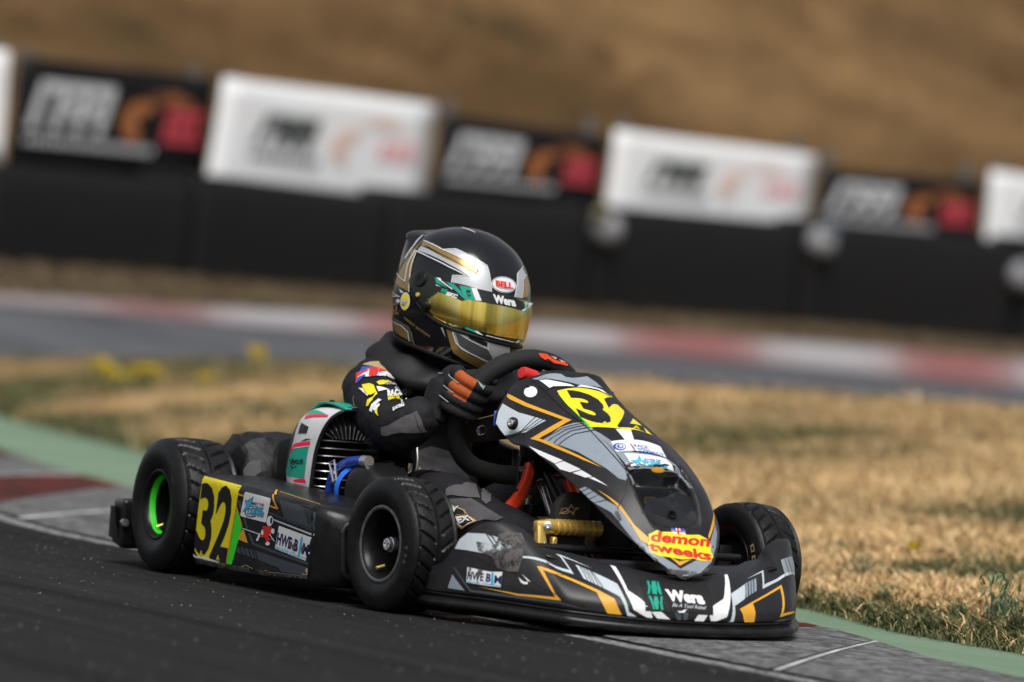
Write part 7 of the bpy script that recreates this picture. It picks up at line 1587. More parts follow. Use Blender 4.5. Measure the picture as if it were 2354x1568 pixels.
   ('P',((-0.6566,-0.1233,0.6074),(-0.244,-0.968,0.061)),[(-221,62),(125,-4),(315,-24),(-218,-33)],'HG',3),
   ('P',((-0.6156,-0.1281,0.6151),(0.048,-0.995,0.087)),[(-124,53),(127,-20),(-3,-32)],'HW',5),
 ]),
 ('paintwork', 'helmet', None, [
   ('P',((-0.6004,-0.1232,0.5391),(0.082,-0.988,-0.133)),[(-574,234),(-166,175),(203,55),(316,-88),(353,-302),(213,-226),(191,-52),(-26,60),(-509,144)],'HD',1),
   ('P',((-0.6105,-0.1246,0.5354),(0.021,-0.988,-0.151)),[(-380,164),(64,82),(281,-33),(293,-187),(-261,-25)],'HG',2),
   ('P',((-0.6294,-0.126,0.5498),(-0.088,-0.992,-0.095)),[(-293,42),(269,-54),(281,-42),(-255,55)],'HW',4),
   ('P',((-0.592,-0.1254,0.5394),(0.146,-0.984,-0.101)),[(-125,57),(107,-66),(123,-56),(-107,67)],'HW',4),
   ('P',((-0.5804,-0.1213,0.5247),(0.202,-0.963,-0.177)),[(-24,94),(3,-96),(24,-93),(-2,97)],'HW',4),
   ('P',((-0.6178,-0.1246,0.5544),(-0.025,-0.997,-0.076)),[(-397,92),(379,-101),(388,-92),(-369,102)],'HG',4),
   ('P',((-0.5744,-0.122,0.5383),(0.222,-0.969,-0.106)),[(-69,68),(53,-73),(68,-68),(-54,73)],'HG',4),
   ('P',((-0.5667,-0.1169,0.5199),(0.235,-0.946,-0.222)),[(-38,122),(21,-126),(39,-122),(-22,125)],'HG',4),
   ('T', ((-0.6477, -0.1258, 0.5768), (-0.194, -0.981, -0.025)), ((-109, 428, -101, -70, -30, 242), ('32', 0.03, 0.0)), 'HG', 3),
   ('T', ((-0.5709, -0.1195, 0.5506), (0.252, -0.965, -0.078)), ((-264, 785, 7, 98, -347, 53), ('HENRY EXTON', 0.03, 0.15)), 'HG', 3),
   ('P',((-0.4756,-0.0491,0.5101),(0.759,-0.508,-0.407)),[(-401,470),(-300,446),(-271,439),(-168,148),(-67,26),(137,-87),(396,-234),(569,-349),(386,-482),(136,-292),(-187,-83),(-230,3)],'HG',1),
   ('P',((-0.4672,-0.0021,0.5187),(0.943,-0.058,-0.329)),[(-755,313),(-491,276),(-88,194),(423,60),(836,17),(864,-153),(506,-119),(140,-315),(-246,-191),(-546,-86),(-641,-4)],'HS',1),
   ('P',((-0.4626,-0.0314,0.5126),(0.887,-0.324,-0.33)),[(-412,268),(-300,252),(275,-9),(377,-159),(394,-284),(-25,-106),(-305,36)],'HD',2),
   ('P',((-0.4776,-0.0757,0.5457),(0.685,-0.723,-0.084)),[(-39,92),(17,-98),(39,-92),(-17,98)],'HW',4),
   ('P',((-0.4751,-0.0703,0.5285),(0.715,-0.681,-0.161)),[(-43,88),(23,-96),(44,-88),(-22,96)],'HW',4),
   ('P',((-0.4714,-0.062,0.5149),(0.758,-0.605,-0.245)),[(-69,51),(54,-66),(69,-50),(-53,67)],'HW',4),
   ('P',((-0.4643,-0.0422,0.5033),(0.822,-0.426,-0.377)),[(-162,62),(154,-84),(163,-63),(-154,83)],'HW',4),
   ('P',((-0.4618,-0.008,0.491),(0.831,-0.089,-0.549)),[(-201,62),(199,-86),(200,-60),(-198,85)],'HW',4),
   ('P',((-0.4519,-0.0289,0.5271),(0.94,-0.285,-0.186)),[(-224,93),(-29,60),(184,-14),(188,-103),(66,-68),(-185,31)],'INK',3),
   ('P',((-0.4618,-0.0542,0.5321),(0.827,-0.543,-0.146)),[(-95,44),(91,-53),(96,-43),(-90,54)],'HW',4),
   ('P',((-0.4534,-0.0276,0.521),(0.938,-0.266,-0.223)),[(-196,62),(193,-73),(196,-63),(-193,73)],'HW',4),
   ('P',((-0.4498,-0.0071,0.5126),(0.958,-0.055,-0.281)),[(-25,19),(18,-27),(26,-20),(-17,26)],'HW',4),
   ('P',((-0.4525,-0.0302,0.5318),(0.941,-0.302,-0.155)),[(-215,50),(214,-60),(216,-50),(-213,61)],'HW',4),
   ('P',((-0.4483,-0.008,0.5192),(0.971,-0.071,-0.23)),[(-24,78),(12,-79),(23,-78),(-13,79)],'HW',4),
   ('P',((-0.4672,0.0601,0.5166),(0.805,0.526,-0.277)),[(-181,18),(135,57),(168,-3),(-123,-72)],'INK',3),
   ('P',((-0.4587,0.0445,0.5144),(0.886,0.372,-0.277)),[(-44,80),(26,-81),(46,-80),(-27,81)],'HW',4),
   ('P',((-0.4742,0.067,0.5249),(0.756,0.607,-0.243)),[(-303,-39),(297,27),(318,38),(-311,-28)],'HW',4),
   ('P',((-0.4815,0.0685,0.5097),(0.695,0.629,-0.35)),[(-298,-40),(311,29),(297,42),(-309,-29)],'HW',4),
   ('P',((-0.4924,-0.0868,0.5377),(0.59,-0.798,-0.122)),[(-87,104),(-27,122),(90,-204),(24,-21)],'HD',1),
   ('P',((-0.4936,-0.0884,0.5412),(0.577,-0.81,-0.103)),[(-52,63),(-14,73),(66,-135)],'HS',2),
 ]),
 ('sticker', 'helmet', 'yellow oval sticker on the helmet', [
   ('P',((-0.5959,-0.1273,0.5955),(0.138,-0.99,0.04)),[(170,-2),(164,-58),(143,-108),(107,-148),(62,-174),(11,-182),(-42,-173),(-92,-147),(-134,-106),(-162,-55),(-174,1),(-168,57),(-145,108),(-107,148),(-59,173),(-6,182),(48,172),(96,146),(134,105),(160,55)],'HW',5),
   ('P',((-0.5957,-0.1274,0.5955),(0.14,-0.989,0.04)),[(147,-2),(142,-53),(123,-99),(93,-135),(54,-159),(9,-166),(-37,-158),(-79,-134),(-114,-97),(-139,-51),(-149,1),(-144,52),(-125,98),(-92,135),(-52,158),(-6,166),(40,157),(82,133),(115,96),(137,50)],'Y',6),
   ('P',((-0.5962,-0.1278,0.5945),(0.139,-0.99,0.039)),[(103,-1),(99,-20),(86,-37),(64,-50),(36,-59),(4,-62),(-29,-59),(-59,-50),(-84,-36),(-100,-18),(-107,1),(-102,20),(-87,37),(-64,50),(-34,59),(-1,61),(31,58),(60,49),(83,35),(98,18)],'HS',7),
   ('P',((-0.5965,-0.1279,0.5965),(0.137,-0.99,0.044)),[(71,-1),(68,-9),(59,-16),(44,-22),(24,-26),(2,-27),(-20,-25),(-40,-22),(-57,-15),(-68,-8),(-72,0),(-69,9),(-59,16),(-43,22),(-22,25),(0,27),(22,25),(42,21),(57,15),(67,8)],'OW',8),
   ('P',((-0.598,-0.1284,0.5873),(0.135,-0.991,0.023)),[(-57,28),(58,-7),(49,-21),(-52,2)],'N',8),
 ]),
 ('sticker', 'helmet', 'white oval BELL HELMETS sticker', [
   ('P',((-0.4583,0.0205,0.6436),(0.942,0.147,0.301)),[(319,-15),(284,-67),(220,-114),(135,-149),(37,-169),(-61,-172),(-151,-156),(-224,-125),(-275,-82),(-301,-31),(-301,21),(-274,70),(-222,112),(-148,142),(-57,160),(43,163),(141,151),(226,125),(288,86),(320,38)],'HW',6),
   ('P',((-0.4581,0.0204,0.6435),(0.942,0.149,0.299)),[(305,-14),(272,-63),(211,-106),(130,-139),(36,-158),(-58,-161),(-144,-146),(-214,-116),(-263,-76),(-289,-28),(-289,21),(-263,68),(-213,107),(-142,135),(-55,152),(40,154),(134,143),(215,118),(275,81),(306,36)],'INK',7),
   ('P',((-0.4579,0.0203,0.6435),(0.944,0.147,0.296)),[(291,-13),(260,-59),(202,-100),(125,-131),(36,-149),(-54,-151),(-136,-137),(-204,-109),(-251,-71),(-276,-26),(-276,20),(-252,63),(-204,100),(-136,127),(-53,142),(37,145),(126,134),(204,111),(261,76),(291,34)],'HW',8),
   ('M',((-0.4556,0.0136,0.6438),(0.951,0.112,0.289)),([(291,-43),(290,-76),(172,-73),(178,55),(226,54),(221,-41),(181,-40),(180,-73),(68,-69),(73,60),(119,58),(114,-38),(14,30),(13,16),(70,12),(69,-21),(11,-17),(11,-32),(72,-36),(71,-69),(-33,-62),(-28,67),(75,60),(73,26),(-86,72),(-58,65),(-41,49),(-37,30),(-40,16),(-51,6),(-58,3),(-58,14),(-46,9),(-32,-5),(-27,-24),(-33,-42),(-53,-55),(-84,-57),(-140,-51),(-135,78),(-97,26),(-85,26),(-82,28),(-80,32),(-81,35),(-83,37),(-92,39),(-96,40),(-97,26),(-88,-23),(-75,-23),(-71,-20),(-71,-18),(-72,-14),(-76,-11),(-88,-8),(-98,-7),(-99,-22)],[(2,4,3),(2,5,4),(2,0,5),(2,1,0),(8,10,9),(8,11,10),(8,6,11),(8,7,6),(20,12,21),(12,22,21),(12,23,22),(20,13,12),(20,16,13),(16,14,13),(16,15,14),(20,17,16),(20,18,17),(20,19,18),(38,24,39),(38,47,24),(47,25,24),(47,26,25),(47,46,26),(46,27,26),(38,48,47),(45,27,46),(44,27,45),(43,27,44),(43,28,27),(42,28,43),(41,28,42),(40,28,41),(38,40,48),(38,56,40),(56,31,40),(31,28,40),(31,29,28),(56,30,31),(29,32,31),(29,33,32),(30,33,29),(56,33,30),(56,55,33),(55,54,33),(54,34,33),(38,57,56),(53,34,54),(52,34,53),(51,34,52),(51,35,34),(50,35,51),(49,35,50),(38,49,57),(38,35,49),(38,36,35),(38,37,36)]),'R',9),
   ('T', ((-0.4538, 0.014, 0.6356), (0.965, 0.095, 0.244)), ((-111, 333, 1, 3, -26, 18), ('HELMETS', 0.03, 0)), 'INK', 9),
 ]),
 ('visor_strip', 'visor', None, [
   ('P',((-0.4895,-0.0219,0.6194),(0.824,-0.518,0.23)),[(-849,244),(-574,127),(-399,80),(53,25),(330,11),(772,387),(760,381),(1009,-174),(880,-198),(327,-234),(-148,-211),(-239,-250),(-379,-196),(-733,-74),(-804,77)],'GL',2),
   ('P',((-0.5075,-0.0979,0.6381),(0.518,-0.838,0.173)),[(-130,101),(202,-88),(-73,-13)],'T',3),
   ('P',((-0.4798,-0.0773,0.6307),(0.704,-0.689,0.172)),[(-195,103),(-30,70),(243,-139),(-16,-34)],'T',3),
   ('P',((-0.461,-0.0561,0.6211),(0.845,-0.511,0.156)),[(-186,146),(60,117),(162,-138),(-38,-125)],'T',3),
   ('P',((-0.4636,-0.0615,0.615),(0.819,-0.557,0.135)),[(-241,136),(9,10),(223,-76),(10,-68)],'T',3),
   ('P',((-0.5073,-0.0966,0.6428),(0.577,-0.671,0.465)),[(-103,55),(68,-56),(81,-39),(-47,40)],'HW',4),
   ('P',((-0.4913,-0.0877,0.6333),(0.615,-0.769,0.175)),[(-125,55),(115,-74),(125,-55),(-114,73)],'HW',4),
   ('P',((-0.4528,-0.0413,0.6201),(0.91,-0.379,0.166)),[(-114,131),(0,119),(116,-124),(-4,-125)],'W',3),
   ('P',((-0.4901,0.0871,0.6053),(0.826,0.448,0.343)),[(803,297),(-169,37),(-270,-173),(-366,-162)],'W',3),
   ('P',((-0.4688,0.0826,0.604),(0.803,0.592,0.073)),[(10,110),(105,104),(11,-114),(-126,-102)],'T',3),
   ('P',((-0.5087,-0.1005,0.6318),(0.5,-0.852,0.155)),[(-52,24),(91,-21),(-39,-2)],'HW',4),
   ('M',((-0.4803,-0.0821,0.6153),(0.68,-0.724,0.115)),([(113,-7),(106,-4),(98,-2),(83,-1),(71,-6),(64,-16),(64,-26),(70,-33),(82,-39),(90,-40),(100,-39),(124,-35),(115,-59),(101,-61),(90,-61),(76,-59),(49,-46),(36,-27),(37,-8),(51,10),(74,20),(102,19),(112,16),(121,12),(136,4),(129,-19),(6,-42),(-18,-11),(-27,-35),(-55,-29),(-27,46),(1,40),(-6,20),(24,35),(61,27),(4,0),(42,-50),(-65,54),(-48,47),(-39,36),(-39,24),(-44,16),(-52,11),(-58,10),(-56,17),(-49,14),(-42,3),(-43,-9),(-51,-18),(-65,-24),(-86,-22),(-126,-14),(-97,61),(-81,28),(-73,27),(-69,28),(-67,31),(-67,32),(-67,33),(-72,35),(-77,36),(-80,28),(-85,-2),(-76,-2),(-72,-1),(-70,1),(-70,3),(-71,4),(-79,7),(-87,8),(-90,0)],[(20,22,21),(20,23,22),(20,24,23),(19,24,20),(19,2,24),(2,1,24),(1,0,24),(0,25,24),(18,3,19),(3,2,19),(18,4,3),(18,5,4),(17,5,18),(17,6,5),(10,12,11),(17,7,6),(9,12,10),(17,8,7),(16,8,17),(8,12,9),(16,12,8),(16,13,12),(15,13,16),(15,14,13),(29,31,30),(29,32,31),(32,34,33),(32,35,34),(29,27,32),(27,35,32),(27,36,35),(29,28,27),(26,36,27),(51,37,52),(51,60,37),(60,38,37),(60,39,38),(60,59,39),(59,40,39),(51,53,60),(53,61,60),(58,40,59),(57,40,58),(56,40,57),(55,40,56),(55,41,40),(54,41,55),(53,41,54),(51,69,53),(69,44,53),(44,41,53),(44,45,41),(45,42,41),(69,43,44),(42,46,45),(43,46,42),(69,46,43),(69,68,46),(68,67,46),(67,47,46),(51,70,69),(66,47,67),(65,47,66),(64,47,65),(63,47,64),(63,48,47),(62,48,63),(51,62,70),(51,48,62),(51,49,48),(51,50,49)]),'W',5),
   ('P',((-0.4943,-0.0927,0.6222),(0.582,-0.802,0.131)),[(-53,50),(78,25),(46,-51),(-71,-25)],'T',4),
   ('P',((-0.4949,-0.0929,0.6241),(0.589,-0.796,0.141)),[(22,26),(-28,-21),(-22,-26),(27,21)],'INK',5),
   ('P',((-0.4944,-0.0932,0.6205),(0.58,-0.806,0.119)),[(-29,13),(25,-20),(29,-14),(-25,19)],'INK',5),
   ('M',((-0.4469,0.0303,0.6092),(0.966,0.215,0.144)),([(165,-75),(156,-78),(146,-78),(132,-76),(119,-68),(122,-73),(125,-71),(112,-75),(98,-75),(76,-69),(59,-54),(51,-35),(56,-13),(74,-2),(92,4),(102,6),(103,1),(101,6),(101,6),(97,7),(89,6),(82,3),(52,-22),(45,34),(59,46),(75,50),(93,51),(120,45),(144,28),(154,4),(162,-47),(161,-45),(156,-40),(149,-39),(147,-39),(149,-38),(174,-24),(181,-67),(111,-31),(104,-35),(103,-37),(103,-36),(103,-36),(104,-36),(106,-36),(108,-35),(108,-35),(107,-32),(8,33),(-13,35),(-7,44),(6,54),(22,56),(36,53),(48,47),(70,31),(48,-5),(28,9),(23,12),(23,12),(18,11),(14,6),(13,-5),(22,-67),(-27,-63),(-43,60),(6,56),(-47,-57),(-62,-60),(-81,-60),(-116,-48),(-140,-21),(-151,11),(-147,42),(-128,62),(-97,67),(-65,56),(-42,31),(-27,-18),(-97,-12),(-99,-7),(-92,-13),(-81,-16),(-72,-16),(-63,-14),(-34,0),(-27,-48),(-84,19),(-87,22),(-93,24),(-99,23),(-103,20),(-101,27),(-86,25),(-211,-46),(-260,58),(-287,-37),(-307,-34),(-384,150),(-341,144),(-306,60),(-283,136),(-248,132),(-210,48),(-187,124),(-138,119),(-190,-48)],[(25,27,26),(24,27,25),(24,28,27),(23,28,24),(23,29,28),(22,12,23),(12,13,23),(13,21,23),(21,20,23),(20,19,23),(19,29,23),(19,15,29),(15,32,29),(32,31,29),(31,30,29),(19,14,15),(16,32,15),(14,18,19),(14,17,18),(14,16,17),(13,16,14),(13,22,21),(13,32,16),(22,38,13),(38,35,13),(35,32,13),(22,11,12),(35,33,36),(33,37,36),(11,38,22),(11,47,38),(39,45,38),(45,35,38),(11,39,47),(39,46,47),(39,44,45),(46,35,45),(11,42,39),(42,41,39),(41,40,39),(44,46,39),(44,35,46),(44,34,35),(33,32,35),(34,37,33),(11,43,42),(43,34,44),(43,37,34),(11,37,43),(10,37,11),(9,4,10),(4,37,10),(4,0,37),(9,5,4),(3,6,4),(6,0,4),(7,5,6),(3,0,6),(8,5,9),(3,1,0),(8,7,5),(2,1,3),(51,53,52),(51,54,53),(64,49,65),(49,50,65),(50,66,65),(50,48,66),(50,54,51),(50,55,54),(48,55,50),(48,56,55),(64,48,49),(64,61,48),(61,60,48),(60,59,48),(59,58,48),(58,57,48),(57,56,48),(64,62,61),(64,63,62),(74,76,75),(74,77,76),(73,77,74),(72,92,73),(92,77,73),(92,93,77),(93,85,77),(85,78,77),(72,91,92),(87,85,93),(90,88,89),(90,87,88),(91,87,90),(91,85,87),(72,85,91),(72,84,85),(86,78,85),(71,80,72),(80,84,72),(71,79,80),(81,84,80),(81,83,84),(71,81,79),(81,78,79),(81,83,78),(83,86,78),(71,82,81),(82,86,83),(71,86,82),(70,86,71),(70,67,86),(69,67,70),(69,68,67),(97,99,98),(97,100,99),(100,102,101),(100,95,102),(95,103,102),(103,105,104),(103,106,105),(100,96,95),(94,103,95),(94,106,103),(97,96,100)]),'W',5),
   ('T', ((-0.461, -0.0571, 0.6236), (0.835, -0.525, 0.168)), ((-28, 74, 10, -21, -7, 69), ('M', 0.05, 0)), 'INK', 5),
   ('T', ((-0.4587, -0.0558, 0.6155), (0.85, -0.506, 0.144)), ((-28, 85, -1, -18, -6, 61), ('W', 0.05, 0)), 'INK', 5),
 ]),
 ('visor_strip', 'visor', None, [
   ('P',((-0.4552,0.0048,0.5412),(0.993,0.025,-0.119)),[(-654,99),(-606,121),(-374,69),(62,7),(787,-65),(800,-128),(636,-116),(-218,-14),(-432,28)],'GL',2),
   ('P',((-0.4516,-0.0486,0.5484),(0.883,-0.466,-0.054)),[(-124,24),(-79,45),(71,-3),(129,-65)],'T',3),
   ('P',((-0.4453,-0.0339,0.5437),(0.948,-0.311,-0.073)),[(-87,44),(-8,24),(113,-49),(-17,-19)],'W',3),
   ('P',((-0.4467,0.0156,0.535),(0.986,0.116,-0.124)),[(-346,40),(346,-52),(347,-40),(-345,52)],'W',4),
   ('P',((-0.4583,0.0627,0.5323),(0.85,0.504,-0.154)),[(-5,21),(85,31),(13,-23),(-93,-28)],'W',3),
   ('P',((-0.4683,0.0767,0.5335),(0.751,0.637,-0.173)),[(-68,20),(81,27),(94,-17),(-107,-30)],'T',3),
 ]),
 ('suit_panel', 'body', None, [
   ('P',((-0.6262,-0.125,0.44),(0.632,-0.514,0.58)),[(-577,-115),(-487,48),(-247,303),(-93,425),(87,338),(247,167),(336,-2),(349,-140),(302,-202),(214,-81),(86,41),(29,-135),(25,-416),(-272,-227)],'TAN',1),
 ]),
 ('suit_panel', 'body', None, [
   ('P',((-0.648,-0.1045,0.4443),(0.73,-0.283,0.622)),[(36,147),(95,113),(-26,-115),(-103,-142)],'SU',2),
 ]),
 ('suit_panel', 'body', None, [
   ('P',((-0.6455,-0.1008,0.4424),(0.692,-0.545,0.474)),[(-13,96),(65,111),(95,50),(-5,-9),(-46,-137),(-93,-110)],'W',3),
 ]),
 ('suit_panel', 'body', None, [
   ('T', ((-0.6493, -0.1279, 0.4601), (0.593, 0.156, 0.79)), ((-201, 450, 153, -94, 103, 179), ('ED', 0.05, 0.2)), 'INK', 3),
 ]),
 ('suit_panel', 'body', None, [
   ('P',((-0.3083,-0.2568,0.3453),(0.759,-0.611,-0.227)),[(-416,-40),(-244,35),(-8,193),(290,347),(399,184),(489,-62),(311,-74),(11,-80),(-164,-124),(-275,-185),(-391,-190)],'SG',1),
 ]),
 ('suit_panel', 'body', None, [
   ('P',((-0.2849,-0.2363,0.361),(0.925,-0.356,-0.129)),[(-53,114),(43,-118),(52,-114),(-44,118)],'INK',3),
   ('P',((-0.2851,-0.2263,0.3439),(0.852,-0.063,-0.519)),[(-63,62),(55,-68),(62,-61),(-56,69)],'INK',3),
 ]),
 ('suit_panel', 'body', None, [
   ('P',((-0.5116,-0.265,0.3877),(0.013,-0.946,0.323)),[(-128,86),(104,-88),(134,-86),(-110,89)],'TAN',2),
   ('P',((-0.497,-0.2695,0.374),(-0.151,-0.985,0.08)),[(-46,66),(4,-68),(57,-66),(-16,68)],'TAN',2),
 ]),
 ('flag_patch', 'body', 'union flag patch on the sleeve', [
   ('P',((-0.5738,-0.2025,0.4399),(0.324,-0.238,0.916)),[(-293,-89),(-262,376),(50,314),(259,151),(401,145),(169,-187),(-118,-240),(-211,-468)],'RB',2),
   ('P',((-0.5724,-0.2193,0.4384),(0.248,-0.443,0.861)),[(-245,88),(-42,252),(204,-52),(112,-114),(45,2),(-75,-178)],'W',3),
   ('P',((-0.5703,-0.1789,0.4445),(0.453,0.153,0.878)),[(8,269),(-4,124),(109,-64),(146,-167),(-261,-163)],'W',3),
   ('P',((-0.5741,-0.1981,0.4462),(0.363,-0.21,0.908)),[(-60,254),(63,241),(101,27),(52,-274),(-76,-278),(-81,29)],'R',4),
   ('P',((-0.5798,-0.2199,0.4388),(0.132,-0.471,0.872)),[(-170,8),(-78,296),(27,202),(44,-156),(180,-351)],'R',4),
   ('P',((-0.5708,-0.1769,0.4453),(0.341,0.282,0.897)),[(66,177),(59,-42),(33,-166),(-156,30)],'R',4),
   ('P',((-0.5578,-0.1932,0.4422),(0.516,-0.124,0.848)),[(-66,-121),(73,97),(66,121),(-73,-97)],'W',5),
   ('P',((-0.5685,-0.1706,0.4402),(0.532,0.318,0.785)),[(-149,70),(47,-125),(226,-32),(-122,87)],'W',5),
 ]),
 ('sleeve_print', 'body', None, [
   ('P',((-0.4891,-0.2462,0.4121),(0.103,-0.575,0.811)),[(-370,116),(-171,161),(6,148),(225,-21),(337,-218),(130,-169),(-153,-16)],'Y',3),
   ('P',((-0.4879,-0.2557,0.405),(0.041,-0.61,0.791)),[(-378,111),(-224,112),(118,-45),(299,-78),(277,-110),(-91,9)],'W',3),
   ('P',((-0.5117,-0.2042,0.4261),(0.382,0.131,0.915)),[(-255,-43),(-22,62),(324,176),(454,186),(-192,-200),(-311,-185)],'Y',3),
   ('P',((-0.4376,-0.2627,0.3936),(0.07,-0.66,0.748)),[(-372,341),(-34,174),(144,-71),(156,-199),(77,-208),(-1,-74),(28,37)],'Y',3),
   ('P',((-0.4687,-0.2262,0.414),(0.444,-0.222,0.868)),[(-116,97),(58,33),(128,18),(-71,-147)],'W',3),
   ('P',((-0.5321,-0.1732,0.425),(0.507,0.51,0.695)),[(148,57),(289,41),(-436,-98)],'W',3),
   ('M',((-0.5071,-0.1941,0.425),(0.349,0.206,0.914)),([(278,60),(263,54),(246,49),(56,-53),(64,-33),(231,81),(345,157),(417,202),(436,207),(449,210),(462,213),(479,215),(474,203),(457,201),(445,199),(435,197),(422,193),(361,156),(258,88),(248,74),(251,68),(267,69),(275,72),(364,123),(372,127),(444,175),(359,131),(431,182),(473,194),(461,167),(-19,-82),(-5,-26),(-91,-105),(-104,-105),(43,26),(183,104),(23,-40),(318,165),(354,179),(6,-72),(-125,-106),(2,13),(28,21),(-111,-106),(-42,-15),(-45,-11),(-50,-11),(-67,-17),(-106,-41),(-128,-60),(-140,-75),(-142,-85),(-135,-89),(-128,-87),(-119,-84),(-100,-75),(-122,-98),(-135,-104),(-144,-107),(-153,-108),(-164,-100),(-158,-82),(-142,-61),(-101,-27),(-50,5),(-26,13),(-21,11),(-18,9),(-15,3),(-43,-24),(-194,-106),(-178,-81),(-198,-81),(-232,-109),(-244,-108),(-112,0),(-93,6),(-181,-106),(-167,-62),(-156,-44),(-176,-62),(-172,-15),(-174,-25),(-185,-40),(-196,-50),(-206,-59),(-211,-61),(-212,-64),(-215,-72),(-221,-83),(-224,-89),(-228,-94),(-237,-109),(-250,-108),(-235,-85),(-226,-71),(-225,-66),(-227,-64),(-228,-64),(-268,-106),(-279,-105),(-194,-10),(-179,-11),(-214,-48),(-207,-47),(-201,-43),(-196,-38),(-193,-34),(-192,-31),(-196,-29),(-198,-29),(-215,-48)],[(7,9,8),(7,10,9),(7,11,10),(6,11,7),(6,15,11),(15,14,11),(14,13,11),(13,12,11),(6,16,15),(6,17,16),(5,17,6),(5,18,17),(26,28,27),(26,25,28),(25,29,28),(4,18,5),(4,19,18),(4,20,19),(24,29,25),(3,20,4),(3,21,20),(23,29,24),(22,29,23),(21,29,22),(3,29,21),(3,0,29),(2,0,3),(2,1,0),(33,35,34),(33,31,35),(31,36,35),(36,38,37),(36,39,38),(33,32,31),(30,36,31),(30,39,36),(40,42,41),(40,43,42),(64,66,65),(64,67,66),(64,68,67),(63,68,64),(63,46,68),(46,45,68),(45,44,68),(44,69,68),(63,47,46),(63,48,47),(62,48,63),(62,49,48),(62,50,49),(61,50,62),(61,51,50),(54,56,55),(60,51,61),(53,56,54),(60,52,51),(52,56,53),(60,56,52),(60,57,56),(59,57,60),(59,58,57),(74,76,75),(74,79,76),(79,77,76),(74,80,79),(78,77,79),(74,78,80),(74,72,78),(72,71,78),(71,77,78),(74,73,72),(70,77,71),(100,110,101),(110,102,101),(110,81,102),(110,82,81),(110,109,82),(109,108,82),(108,83,82),(100,111,110),(107,83,108),(106,83,107),(105,83,106),(105,84,83),(104,84,105),(103,84,104),(100,103,111),(100,98,103),(98,84,103),(98,85,84),(98,86,85),(98,87,86),(98,97,87),(97,88,87),(100,99,98),(96,88,97),(95,88,96),(95,89,88),(94,89,95),(94,90,89),(93,90,94),(93,91,90),(93,92,91)]),'P',4),
   ('T', ((-0.5279, -0.1645, 0.4166), (0.63, -0.013, 0.777)), ((-332, 967, 29, -445, 1245, 89), ('CIRCUIT', 0.04, 0.1)), 'W', 4),
   ('M',((-0.5109,-0.1729,0.4084),(0.595,-0.191,0.78)),([(404,1001),(394,1000),(384,1001),(359,1012),(336,1035),(323,1063),(323,1090),(334,1106),(355,1109),(365,1107),(375,1102),(393,1090),(401,1057),(380,1071),(373,1075),(366,1077),(357,1075),(352,1068),(352,1057),(357,1045),(365,1037),(376,1032),(380,1032),(384,1032),(384,1032),(384,1032),(370,1034),(363,1065),(403,1057),(416,1004),(321,1015),(273,1070),(7,-443),(-26,-477),(233,1133),(252,1128),(301,1068),(288,1118),(315,1114),(341,1010),(-75,-598),(-13,-33),(235,1133),(-24,-475),(-75,-355),(-82,-356),(-89,-360),(-103,-381),(-114,-415),(-123,-479),(-125,-524),(-119,-541),(-104,-528),(-95,-510),(-82,-473),(-52,-394),(-64,-544),(-86,-609),(-118,-733),(-135,-762),(-164,-760),(-177,-695),(-161,-524),(-143,-402),(-121,-326),(-89,-265),(-74,-243),(-30,-62),(-7,-42),(-52,-361),(-226,-927),(-211,-740),(-234,-762),(-264,-928),(-294,-928),(-201,-397),(-177,-368),(-173,-793),(-196,-527),(-196,-546),(-192,-526),(-253,-437),(-240,-463),(-236,-506),(-239,-542),(-271,-703),(-269,-699),(-256,-611),(-268,-724),(-265,-762),(-265,-785),(-266,-816),(-265,-928),(-296,-928),(-309,-879),(-304,-789),(-306,-778),(-308,-778),(-303,-774),(-317,-929),(-345,-933),(-301,-460),(-271,-439),(-276,-533),(-269,-525),(-267,-519),(-267,-514),(-267,-512),(-267,-512),(-272,-513),(-271,-512),(-271,-530)],[(7,9,8),(7,10,9),(7,11,10),(6,11,7),(6,14,11),(14,13,11),(13,12,11),(5,16,6),(16,15,6),(15,14,6),(5,17,16),(5,18,17),(26,28,27),(26,23,28),(23,29,28),(4,18,5),(4,19,18),(4,20,19),(4,26,20),(26,21,20),(26,22,23),(24,29,23),(25,29,24),(26,22,25),(22,29,25),(4,21,26),(21,29,22),(4,29,21),(3,29,4),(3,0,29),(2,0,3),(2,1,0),(33,35,34),(33,31,35),(31,36,35),(36,38,37),(36,39,38),(31,39,36),(33,32,31),(30,39,31),(40,42,41),(40,43,42),(64,66,65),(64,67,66),(64,68,67),(63,68,64),(63,45,68),(45,44,68),(44,69,68),(62,47,63),(47,46,63),(46,45,63),(62,48,47),(62,49,48),(61,49,62),(61,50,49),(54,56,55),(61,51,50),(53,56,54),(61,52,51),(52,56,53),(61,56,52),(60,56,61),(60,57,56),(59,57,60),(59,58,57),(74,76,75),(74,78,76),(78,80,76),(80,77,76),(74,79,78),(79,77,80),(74,72,79),(72,71,79),(71,77,79),(74,73,72),(70,77,71),(100,102,101),(100,103,102),(103,109,102),(109,81,102),(109,82,81),(109,110,82),(110,83,82),(103,108,109),(111,107,110),(107,83,110),(111,106,107),(108,83,107),(103,106,108),(106,83,108),(103,111,106),(105,83,106),(104,83,105),(104,84,83),(103,84,104),(100,97,103),(97,84,103),(97,87,84),(87,85,84),(97,85,87),(85,88,87),(97,88,85),(97,98,88),(98,89,88),(100,96,97),(99,95,98),(95,89,98),(100,95,96),(100,99,95),(94,89,95),(94,90,89),(94,91,90),(93,91,94),(93,92,91)]),'W',4),
   ('T', ((-0.3942, -0.2394, 0.3959), (0.324, -0.04, 0.945)), ((-139, 318, 100, -215, 255, 390), ('MOTOR', 0.06, 0.0)), 'Y', 4),
